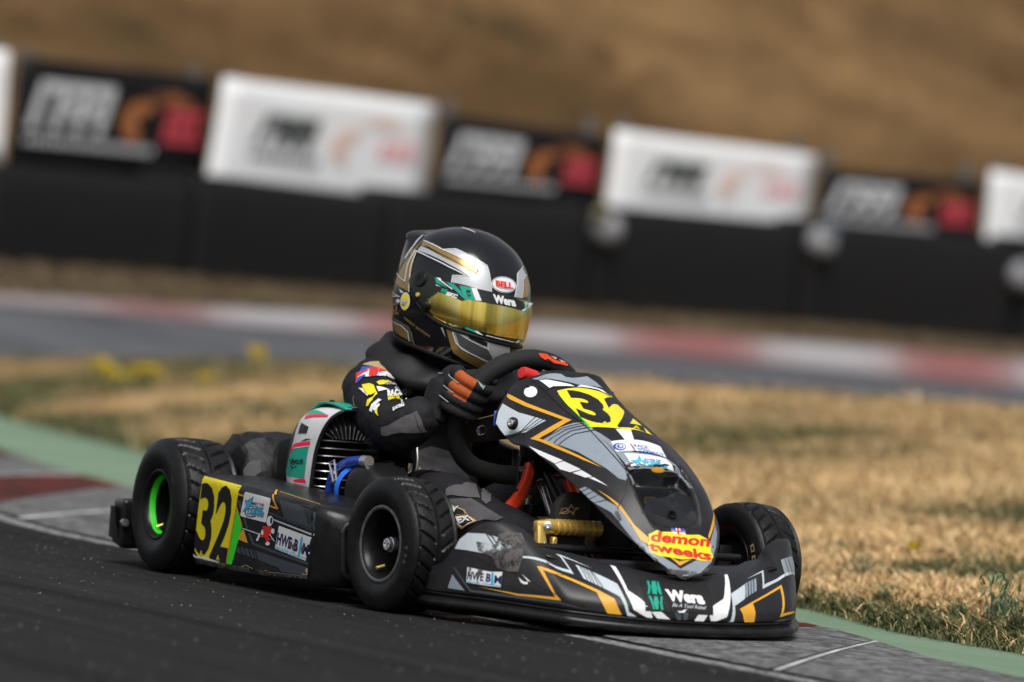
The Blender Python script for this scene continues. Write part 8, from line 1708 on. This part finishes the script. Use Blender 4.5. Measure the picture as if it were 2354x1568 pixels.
   ('T', ((-0.3676, -0.2294, 0.3955), (0.358, 0.018, 0.934)), ((-2, -202, 207, 77, -614, 381), ('SPORT', 0.06, 0.0)), 'W', 4),
   ('P',((-0.4026,-0.2713,0.3816),(0.074,-0.703,0.707)),[(-19,-147),(-94,-20),(-134,202),(14,177),(47,-7),(190,-205)],'W',3),
   ('P',((-0.3833,-0.2756,0.3788),(0.063,-0.708,0.704)),[(-35,-85),(-96,137),(48,52),(85,-101)],'W',3),
   ('P',((-0.3656,-0.2831,0.3695),(0.16,-0.796,0.584)),[(-93,14),(-109,137),(160,-92),(43,-56)],'Y',3),
   ('T', ((-0.3171, -0.264, 0.3809), (0.387, -0.736, 0.556)), ((-52, 214, -59, -71, 134, 79), ('KARTING', 0.06, 0.1)), 'W', 4),
 ]),
 ('leg_patch', 'body', 'name patch on the leg', [
   ('P',((-0.1473,-0.2045,0.1955),(0.202,-0.967,0.155)),[(-341,106),(-103,91),(302,19),(426,-44),(-282,-170)],'TAN',2),
   ('P',((-0.1485,-0.205,0.1945),(0.236,-0.967,0.098)),[(-298,98),(-83,78),(277,10),(346,-42),(-241,-144)],'INK',3),
   ('P',((-0.1171,-0.2,0.1761),(0.28,-0.958,0.063)),[(-354,43),(129,129),(401,31),(16,-145),(-193,-58)],'A',2),
   ('P',((-0.1162,-0.2002,0.1761),(0.257,-0.966,0.021)),[(-320,25),(117,111),(353,28),(24,-116),(-177,-49)],'W',3),
   ('P',((-0.1149,-0.2006,0.1762),(0.186,-0.982,0.019)),[(-270,21),(101,93),(305,25),(27,-95),(-163,-41)],'INK',4),
   ('T', ((-0.158, -0.2087, 0.191), (0.066, -0.996, 0.057)), ((-104, 298, 14, -66, 55, 143), ('RY', 0.05, 0)), 'W', 5),
   ('T', ((-0.117, -0.2017, 0.177), (0.278, -0.952, 0.128)), ((-85, 344, -90, -64, 80, 111), ('EX', 0.05, 0)), 'W', 5),
 ]),
 ('star_print', 'boot', None, [
   ('P',((0.143,-0.1246,0.2145),(0.989,-0.106,-0.102)),[(-44,-27),(51,11),(43,27),(-52,-11)],'TAN',2),
   ('P',((0.1442,-0.1155,0.2178),(0.994,-0.037,-0.098)),[(-53,-27),(61,10),(53,27),(-61,-10)],'TAN',2),
   ('P',((0.1446,-0.1136,0.2207),(0.995,-0.038,-0.087)),[(41,-7),(-35,22),(-42,6),(35,-23)],'TAN',2),
   ('P',((0.1447,-0.1139,0.2224),(0.996,-0.038,-0.084)),[(-33,-15),(39,-3),(34,15),(-38,2)],'TAN',2),
   ('P',((0.1452,-0.1088,0.2271),(0.997,-0.014,-0.076)),[(-15,-52),(34,44),(16,52),(-33,-44)],'TAN',2),
   ('P',((0.1454,-0.105,0.228),(0.997,-0.014,-0.076)),[(-28,36),(9,-42),(27,-36),(-10,43)],'TAN',2),
   ('P',((0.1452,-0.0969,0.225),(0.997,0.0,-0.078)),[(-71,-13),(73,-5),(71,13),(-74,5)],'TAN',2),
   ('P',((0.145,-0.0947,0.2227),(0.996,0.0,-0.084)),[(43,38),(-55,-22),(-43,-37),(55,23)],'TAN',2),
   ('P',((0.1444,-0.0996,0.2163),(0.995,-0.007,-0.1)),[(-3,46),(-17,-43),(3,-47),(17,43)],'TAN',2),
   ('P',((0.1443,-0.103,0.2154),(0.994,-0.013,-0.106)),[(40,-29),(-24,40),(-39,29),(25,-40)],'TAN',2),
   ('P',((0.1441,-0.1114,0.2156),(0.994,-0.037,-0.105)),[(58,38),(-68,-22),(-58,-38),(68,23)],'TAN',2),
   ('P',((0.1434,-0.1201,0.2131),(0.988,-0.106,-0.11)),[(37,6),(-37,11),(-37,-7),(37,-11)],'TAN',2),
   ('P',((0.1443,-0.1199,0.2234),(0.991,-0.108,-0.074)),[(45,20),(-50,-8),(-46,-20),(49,8)],'TAN',2),
   ('P',((0.1435,-0.1257,0.2196),(0.985,-0.152,-0.08)),[(12,32),(-23,-26),(-12,-32),(23,25)],'TAN',2),
 ]),
 ('glove_print', 'glove', None, [
   ('P',((-0.2467,-0.1243,0.447),(0.975,-0.151,0.161)),[(11,175),(51,185),(111,89),(27,-145),(0,-181),(-71,-121),(-128,-1)],'ST',2),
 ]),
 ('grip_label', 'rim', None, [
   ('P',((-0.2309,0.028,0.5015),(0.895,0.2,0.399)),[(-374,128),(-134,111),(257,20),(400,-39),(358,-130),(59,-102),(-231,-24),(-335,35)],'INK',2),
   ('P',((-0.2283,0.022,0.5018),(0.953,0.125,0.277)),[(-293,105),(-115,101),(49,-2),(416,-61),(400,-103),(49,-63),(-80,6),(-169,-14),(-255,35)],'OR',3),
   ('P',((-0.2292,0.029,0.5055),(0.859,0.201,0.471)),[(-82,35),(68,1),(15,-37)],'CR',3),
   ('P',((-0.2318,0.0481,0.4999),(0.848,0.299,0.438)),[(-89,42),(117,-21),(-27,-22)],'CR',3),
 ]),
 ('suit_panel', 'body', None, [
   ('P',((-0.5271,-0.0433,0.2685),(0.929,-0.156,0.335)),[(-417,501),(-87,616),(358,546),(468,429),(672,230),(860,136),(-541,-1384),(-1312,-1076)],'SG',1),
 ]),
 ('suit_panel', 'body', None, [
   ('P',((-0.6656,-0.0916,0.2649),(0.227,-0.962,0.15)),[(-279,199),(26,193),(277,-201),(146,-177),(-171,-15)],'SG',1),
 ]),
 ('suit_panel', 'body', None, [
   ('P',((-0.5962,-0.1053,0.2633),(0.366,-0.857,0.363)),[(-553,338),(-339,352),(1516,-734),(-239,-62),(-386,107)],'TAN',1),
 ]),
 ('suit_panel', 'body', None, [
   ('P',((-0.4086,-0.1806,0.2629),(0.323,-0.94,0.113)),[(600,274),(485,-387),(705,-377),(-1790,488)],'SU',2),
 ]),
 ('suit_panel', 'body', None, [
 ]),
 ('suit_panel', 'body', None, [
   ('P',((-0.1072,-0.1902,0.1898),(0.257,-0.909,0.329)),[(-835,209),(-348,286),(-127,317),(365,169),(909,13),(806,-71),(449,-69),(99,-216),(-141,-298),(-435,-229),(-747,-118)],'SG',1),
 ]),
 ('suit_panel', 'body', None, [
   ('P',((-0.1709,-0.1783,0.2304),(0.255,-0.412,0.875)),[(-348,-48),(-117,176),(-148,653),(568,-293),(314,-283),(-267,-206)],'SG',1),
 ]),
 ('suit_panel', 'body', None, [
   ('P',((-0.1832,-0.1157,0.2214),(0.343,-0.47,0.814)),[(-94,5),(-1228,2416),(506,-747),(482,-885),(334,-791)],'SG',1),
 ]),
 ('shroud_print', 'shroud', None, [
   ('P',((-0.6203,-0.336,0.2533),(-0.158,-0.987,0.013)),[(-35,267),(624,374),(590,-297),(-424,-275),(-500,-169),(-256,98)],'T',1),
   ('P',((-0.6075,-0.3377,0.2857),(-0.085,-0.992,0.096)),[(-194,32),(-77,62),(538,147),(547,65),(-98,-40),(-384,-176),(-332,-91)],'PR',2),
   ('P',((-0.5801,-0.3405,0.218),(0.071,-0.996,-0.055)),[(-244,10),(206,65),(276,-29),(-240,-47)],'PR',2),
   ('P',((-0.5882,-0.3381,0.2855),(-0.034,-0.996,0.083)),[(-346,-55),(357,42),(349,54),(-360,-42)],'W',3),
   ('P',((-0.5784,-0.34,0.2131),(0.083,-0.993,-0.087)),[(-268,-10),(266,-3),(269,10),(-266,3)],'W',3),
   ('P',((-0.5973,-0.3127,0.3557),(-0.119,-0.658,0.743)),[(-324,20),(-308,49),(706,62),(-74,-132)],'T',1),
   ('P',((-0.5929,-0.3152,0.3527),(-0.118,-0.729,0.674)),[(-137,-171),(-414,28),(-380,79),(-380,32),(-182,-96),(731,88),(763,42)],'PR',2),
   ('P',((-0.5944,-0.3336,0.3221),(-0.039,-0.968,0.247)),[(-192,-104),(-237,125),(222,59),(208,-78)],'INK',2),
   ('P',((-0.6528,-0.3285,0.2927),(-0.298,-0.928,0.223)),[(-98,-548),(-121,-75),(-56,252),(41,445),(82,439),(178,39),(-26,-553)],'INK',2),
   ('P',((-0.5725,-0.3372,0.3012),(0.068,-0.994,0.089)),[(-254,-56),(12,26),(244,32)],'INK',2),
   ('T', ((-0.6003, -0.3413, 0.2529), (-0.008, -0.999, 0.041)), ((-135, 461, -57, -47, 46, 96), ('EVOLVE', 0.06, 0.2)), 'INK', 3),
   ('P',((-0.6227,-0.3415,0.2477),(-0.095,-0.995,0.03)),[(-93,66),(44,-71),(89,-65),(-39,72)],'INK',3),
   ('P',((-0.6066,-0.3423,0.2437),(-0.011,-1.0,0.023)),[(-104,-33),(123,18),(108,33),(-125,-18)],'INK',3),
   ('P',((-0.626,-0.3405,0.2584),(-0.129,-0.99,0.056)),[(-109,-22),(126,9),(112,21),(-128,-10)],'INK',3),
   ('P',((-0.6187,-0.3417,0.2554),(-0.079,-0.996,0.046)),[(18,49),(-56,-46),(-17,-49),(54,46)],'INK',3),
 ]),
 ('scuff', 'nose', None, [
   ('P',((0.4234,-0.0136,0.1277),(0.913,-0.301,-0.275)),[(-390,121),(-151,43),(288,-4),(350,-54),(108,-107),(-205,-2)],'SC',7),
   ('P',((0.3346,-0.1048,0.2222),(0.569,-0.704,0.426)),[(-101,74),(-29,96),(91,-67),(38,-104)],'SC',7),
 ]),
 ('scuff', 'pod', None, [
   ('P',((-0.4759,-0.475,0.0414),(0.0,-0.947,-0.321)),[(-2850,8),(-906,17),(1347,44),(2586,85),(2583,10),(196,-63),(-2954,-100)],'SC',8),
 ]),
]
for nm, tg, lab, items in DECALS: decal(nm, tg, items, lab)

# ================================================================== grass, weeds and flowers
def blade_mat(name, rough=0.7):
    m = bpy.data.materials.new(name); m.use_nodes = True
    N, L = m.node_tree.nodes, m.node_tree.links; b = N['Principled BSDF']
    at = N.new('ShaderNodeAttribute'); at.attribute_name = 'tint'
    L.new(at.outputs['Color'], b.inputs['Base Color'])
    b.inputs['Roughness'].default_value = rough; b.inputs['Specular IOR Level'].default_value = 0.2
    b.inputs['Subsurface Weight'].default_value = 0.0
    return m
GRASSM = blade_mat('grass_blades')
def blades(name, roots, h, w, cols, lean, seed, kind='stuff', parent=None):
    """each blade is a bent strip of two quads ending in a point"""
    rg = np.random.default_rng(seed); n = len(roots)
    a = rg.uniform(0, 2 * pi, n); b_ = rg.uniform(0, 2 * pi, n)
    ld = np.stack([np.cos(b_), np.sin(b_), np.zeros(n)], 1) * (lean * rg.uniform(0.2, 1.6, n))[:, None]
    sd_ = np.stack([np.cos(a), np.sin(a), np.zeros(n)], 1) * (w * 0.5)[:, None]
    up = np.array([0, 0, 1.0])
    p0 = roots; p1 = roots + up * (h * 0.55)[:, None] + ld * (h * 0.35)[:, None]; p2 = roots + up * (h * (1 - 0.25 * lean))[:, None] + ld * h[:, None]
    V = np.stack([p0 - sd_, p0 + sd_, p1 - sd_ * 0.8, p1 + sd_ * 0.8, p2], 1).reshape(-1, 3)
    i = np.arange(n) * 5
    loops = np.stack([i, i + 1, i + 3, i + 2, i + 2, i + 3, i + 4], 1).reshape(-1)
    me = bpy.data.meshes.new(name)
    me.vertices.add(n * 5); me.vertices.foreach_set('co', V.reshape(-1))
    me.loops.add(n * 7); me.loops.foreach_set('vertex_index', loops.astype(np.int32))
    me.polygons.add(n * 2)
    st = np.stack([np.arange(n) * 7, np.arange(n) * 7 + 4], 1).reshape(-1)
    me.polygons.foreach_set('loop_start', st.astype(np.int32))
    me.update(calc_edges=True); me.validate()
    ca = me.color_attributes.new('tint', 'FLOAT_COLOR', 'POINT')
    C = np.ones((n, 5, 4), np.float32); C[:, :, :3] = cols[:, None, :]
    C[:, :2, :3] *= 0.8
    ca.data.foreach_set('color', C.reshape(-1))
    me.materials.append(GRASSM)
    o = bpy.data.objects.new(name, me); COL.objects.link(o)
    if kind: o['kind'] = kind
    if parent: o.parent = parent
    return o
def vnoise(x, y, seed, sc):
    rg = np.random.default_rng(seed); T = rg.random((64, 64))
    x, y = x * sc + 100, y * sc + 100
    xi, yi = np.floor(x).astype(int), np.floor(y).astype(int); u, v = x - xi, y - yi
    u, v = u * u * (3 - 2 * u), v * v * (3 - 2 * v)
    g = lambda i, j: T[i % 64, j % 64]
    return (g(xi, yi) * (1 - u) + g(xi + 1, yi) * u) * (1 - v) + (g(xi, yi + 1) * (1 - u) + g(xi + 1, yi + 1) * u) * v
def fbm(x, y, seed, sc):
    return sum(vnoise(x, y, seed + k, sc * 2 ** k) * 0.5 ** k for k in range(4)) / 1.875
G5, G6 = rows[5], rows[6]
def infield(t, s):
    """point of the infield ground, t along the strip 0..1, s from the run-off (0) to the far track (1)"""
    i = t * (NC - 1); i0 = np.minimum(i.astype(int), NC - 2); f = (i - i0)[:, None]
    A = G5[i0] * (1 - f) + G5[i0 + 1] * f; B = G6[i0] * (1 - f) + G6[i0 + 1] * f
    return A + (B - A) * s[:, None]
DRY = np.array([(0.65, 0.455, 0.23), (0.55, 0.37, 0.175), (0.75, 0.55, 0.30), (0.43, 0.275, 0.125)])
GRN = np.array([(0.095, 0.105, 0.045), (0.145, 0.145, 0.06), (0.07, 0.08, 0.035)])
def grass_field(N, seed, t0, t1, spow, hmul):
    rg = np.random.default_rng(seed)
    t = rg.uniform(t0, t1, N); s = rg.uniform(0, 1, N) ** spow
    P = infield(t, s) + np.stack([rg.normal(0, .03, N), rg.normal(0, .03, N), np.zeros(N)], 1)
    x, y = P[:, 0], P[:, 1]
    g = fbm(x, y, 3, 0.75); g2 = fbm(x, y, 11, 2.4); pat = fbm(x, y, 21, 0.5)
    # greener near the kerb edge and in damp hollows
    edge = np.exp(-(s * np.linalg.norm(infield(t, np.ones(N)) - infield(t, np.zeros(N)), axis=1) / 0.35) ** 1)
    left = np.clip((-6.5 - x) / 4, 0, 1)
    green = np.clip((g - 0.49) * 4.5 + (g2 - 0.5) * 2.6, 0, 1) * 0.8 + edge * 0.75 + left * np.clip((fbm(x, y, 31, 0.9) - 0.42) * 5, 0, 0.95)
    bl = lambda cx, cy, rx, ry, rot: np.exp(-((((x - cx) * cos(rot) + (y - cy) * sin(rot)) / rx) ** 2 + ((-(x - cx) * sin(rot) + (y - cy) * cos(rot)) / ry) ** 2))
    green = green + 1.2 * (bl(-1.75, 2.0, 1.1, 0.35, 0.4) + 0.8 * bl(-3.2, 3.2, 0.5, 0.9, 0.4)) * np.clip((g2 - 0.33) * 4, 0, 1)
    green = green + np.clip((x + 1.2) / 1.0, 0, 1) * np.exp(-np.abs(s - 0.02) * 22) * 0.9
    isg = rg.random(N) < np.clip(green, 0, 0.95)
    cols = DRY[rg.integers(0, 4, N)] * rg.uniform(0.75, 1.25, (N, 1)) * (0.50 + 0.95 * pat)[:, None]
    gc = GRN[rg.integers(0, 3, N)] * rg.uniform(0.7, 1.4, (N, 1))
    cols[isg] = gc[isg]
    clump = fbm(x, y, 41, 6.0)
    h = (0.030 + 0.055 * np.clip(clump - 0.25, 0, 1) + 0.02 * rg.random(N)) * np.where(isg, 0.85, 1.0) * hmul
    h *= 0.62 * (1 + 1.0 * left) * np.clip(0.55 + 3 * (1 - edge), 0, 1)
    dist = np.linalg.norm(P - np.array(CAMLOC), axis=1)
    w = (0.0026 + 0.00016 * dist) * rg.uniform(0.7, 1.3, N)
    return P, h, w, cols
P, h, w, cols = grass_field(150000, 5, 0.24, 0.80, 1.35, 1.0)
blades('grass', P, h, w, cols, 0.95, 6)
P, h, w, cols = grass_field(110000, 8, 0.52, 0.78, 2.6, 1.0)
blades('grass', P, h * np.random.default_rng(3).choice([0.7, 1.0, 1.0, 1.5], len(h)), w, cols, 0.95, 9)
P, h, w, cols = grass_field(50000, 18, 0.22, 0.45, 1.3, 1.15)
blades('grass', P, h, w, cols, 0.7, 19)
# verge grass in front of the barrier and the rough grass of the hill
def strip_pts(a, b_, n, seed, t0=0.1, t1=0.9):
    rg = np.random.default_rng(seed); t = rg.uniform(t0, t1, n); s = rg.uniform(0, 1, n)
    i = t * (NC - 1); i0 = np.minimum(i.astype(int), NC - 2); f = (i - i0)[:, None]
    A = rows[a][i0] * (1 - f) + rows[a][i0 + 1] * f; B = rows[b_][i0] * (1 - f) + rows[b_][i0 + 1] * f
    return A + (B - A) * s[:, None], rg
P, rg = strip_pts(8, 9, 16000, 51, 0.2, 0.8)
n = len(P); c = np.array([(0.16, 0.115, 0.07), (0.11, 0.08, 0.05), (0.21, 0.155, 0.085)])[rg.integers(0, 3, n)] * rg.uniform(0.6, 1.2, (n, 1))
lf = np.clip((6.5 - P[:, 1]) / 4, 0, 1)[:, None]; c = c * (1 - 0.5 * lf) + np.array([(0.13, 0.11, 0.04)]) * 0.5 * lf
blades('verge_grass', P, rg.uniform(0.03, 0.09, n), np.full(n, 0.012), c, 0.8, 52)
for a in (11, 12):
    P, rg = strip_pts(a, a + 1, 26000, 60 + a, 0.12, 0.88)
    n = len(P); pt = fbm(P[:, 0] + P[:, 2] * 1.5, P[:, 1] * 0.6, 71, 0.45)
    c = (np.array([(0.30, 0.19, 0.09)]) * np.clip((pt - 0.30) * 3.4, 0.35, 1.35)[:, None]) * rg.uniform(0.7, 1.25, (n, 1))
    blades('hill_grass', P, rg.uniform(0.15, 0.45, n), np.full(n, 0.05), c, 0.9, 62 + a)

# pale grit lying on the racing surface round the kart
rg = np.random.default_rng(77)
n = 1700
gx = rg.uniform(-3.6, 2.6, n); gy = -0.25 - 2.6 * rg.uniform(0, 1, n) ** 1.25
keep = (fbm(gx * 1.0, gy * 3.0, 5, 0.8) > 0.36) & (rg.random(n) < np.clip(1.25 - 0.42 * np.abs(gy), 0.08, 1))
gx, gy = gx[keep], gy[keep]; n = len(gx)
rad = 0.0006 + 0.0015 * rg.random(n) ** 3
c0 = to_world(np.stack([gx, gy, np.full(n, 0.0005)], 1))
ang = rg.uniform(0, 2 * pi, n)
V = []
for k in range(3): V.append(c0 + np.stack([np.cos(ang + k * 2.1), np.sin(ang + k * 2.1), np.zeros(n)], 1) * rad[:, None])
V.append(c0 + np.stack([np.zeros(n), np.zeros(n), rad * 1.2], 1))
V = np.stack(V, 1).reshape(-1, 3); i = np.arange(n)[:, None] * 4
F = np.concatenate([i + [0, 1, 3], i + [1, 2, 3], i + [2, 0, 3]], 1).reshape(-1, 3)
mk('grit', V, F, mat('pale_grit', (0.30, 0.30, 0.31), 0.5, var=0.6, vscale=300), None, False, kind='stuff')

# single plants
def weed(name_lab, pos, size, seed, flowers=0, cat='weed', group=None, leafc=(0.10, 0.13, 0.06)):
    rg = np.random.default_rng(seed)
    e = empty('flowering_weed' if flowers else 'weed_plant'); e.location = tuple(pos)
    n = 26
    R_ = np.stack([rg.normal(0, size * 0.10, n), rg.normal(0, size * 0.10, n), np.zeros(n)], 1)
    stems = blades('stem', R_, rg.uniform(0.6, 1.0, n) * size, np.full(n, 0.006), np.tile(np.array([leafc]) * 0.9, (n, 1)), 0.35, seed, None, e)
    k = 150
    z = rg.uniform(0.15, 0.95, k) * size
    R_ = np.stack([rg.normal(0, 0.16 * size, k) * (0.5 + z / size), rg.normal(0, 0.16 * size, k) * (0.5 + z / size), z], 1)
    blades('leaf', R_, rg.uniform(0.12, 0.26, k) * size, rg.uniform(0.006, 0.014, k) * (size / 0.24), np.array([leafc]) * rg.uniform(0.9, 2.2, (k, 1)), 1.0, seed + 1, 'stuff', e)
    if flowers:
        V, F = [], []
        for q in range(flowers * (2 if size > 0.07 else 1)):
            c = np.array([rg.normal(0, 0.15 * size), rg.normal(0, 0.15 * size), size * rg.uniform(0.78, 1.08)])
            r = rg.uniform(0.012, 0.019) if size > 0.07 else rg.uniform(0.010, 0.016)
            for j in range(8):
                a = 2 * pi * j / 8; b0 = len(V)
                hz = np.array([cos(q * 1.7), sin(q * 1.7), 0.0]); vt = np.array([0.25 * sin(q), -0.3, 0.93])
                d = hz * cos(a) + vt * sin(a); s_ = vt * cos(a) - hz * sin(a)
                V += [c, c + d * r * 0.6 + s_ * r * 0.3, c + d * r + [0, 0, 0.003], c + d * r * 0.6 - s_ * r * 0.3]; F.append((b0, b0 + 1, b0 + 2, b0 + 3))
        mk('flower', V, F, FLOWER, e, False)['kind'] = 'stuff'
    tag(e, name_lab, cat, group)
FLOWER = mat('yellow_petals', (0.62, 0.42, 0.015), 0.7)
for i, (p, sz, fl, lab, lc) in enumerate([[[-12.485, 4.193, 0.315], 0.1736, 14, 'clump of yellow wildflowers left of the kart above the green run-off, tallest in its row', [0.16, 0.17, 0.07]], [[-12.2, 4.147, 0.314], 0.1364, 9, 'yellow wildflowers just right of the tallest clump', [0.16, 0.17, 0.07]], [[-12.016, 4.154, 0.322], 0.1488, 9, 'yellow wildflowers in the middle of the row left of the engine', [0.16, 0.17, 0.07]], [[-11.975, 4.21, 0.335], 0.1488, 10, 'yellow wildflowers at the right end of the bright row left of the engine', [0.16, 0.17, 0.07]], [[-16.025, 5.445, 0.285], 0.1364, 6, 'small lone yellow wildflowers in the dark green grass at far left', [0.1, 0.12, 0.05]], [[-13.119, 5.244, 0.509], 0.13, 14, 'pale yellow wildflowers far back beside the far track, above the engine', [0.3, 0.27, 0.1]], [[-11.394, 4.223, 0.355], 0.124, 6, 'faint yellow wildflowers above the rear wheel', [0.22, 0.2, 0.08]], [[-12.206, 3.706, 0.204], 0.124, 0, 'dark green weed clump at the left edge above the run-off', [0.13, 0.14, 0.065]], [[-11.475, 3.522, 0.195], 0.124, 0, 'dark green weed clump right beside the left run-off', [0.13, 0.14, 0.065]], [[-1.835, 1.892, 0.163], 0.045, 5, 'small yellow wildflower in the dark green grass right of the kart', [0.08, 0.1, 0.04]], [[-0.23, 1.117, 0.076], 0.11, 0, 'tall pale leafy weed near the right edge by the green strip', [0.15, 0.2, 0.11]], [[-0.266, 1.045, 0.067], 0.06, 0, 'low green weed left of the tall pale one near the right edge', [0.09, 0.12, 0.05]], [[-0.647, 1.093, 0.067], 0.06, 0, 'low dark weed on the run-off edge right of the front wheel', [0.07, 0.09, 0.04]], [[-1.348, 1.459, 0.108], 0.07, 0, 'little pale weed in dry grass right of the front wheel', [0.2, 0.2, 0.12]], [[0.081, 0.958, 0.058], 0.08, 0, 'dark green weed cut off by the right edge', [0.06, 0.08, 0.035]]]):
    weed(lab, p, sz, 200 + i, fl, 'wildflower' if fl else 'weed', 'yellow wildflowers in the infield' if fl else 'green weeds along the infield edge', lc)
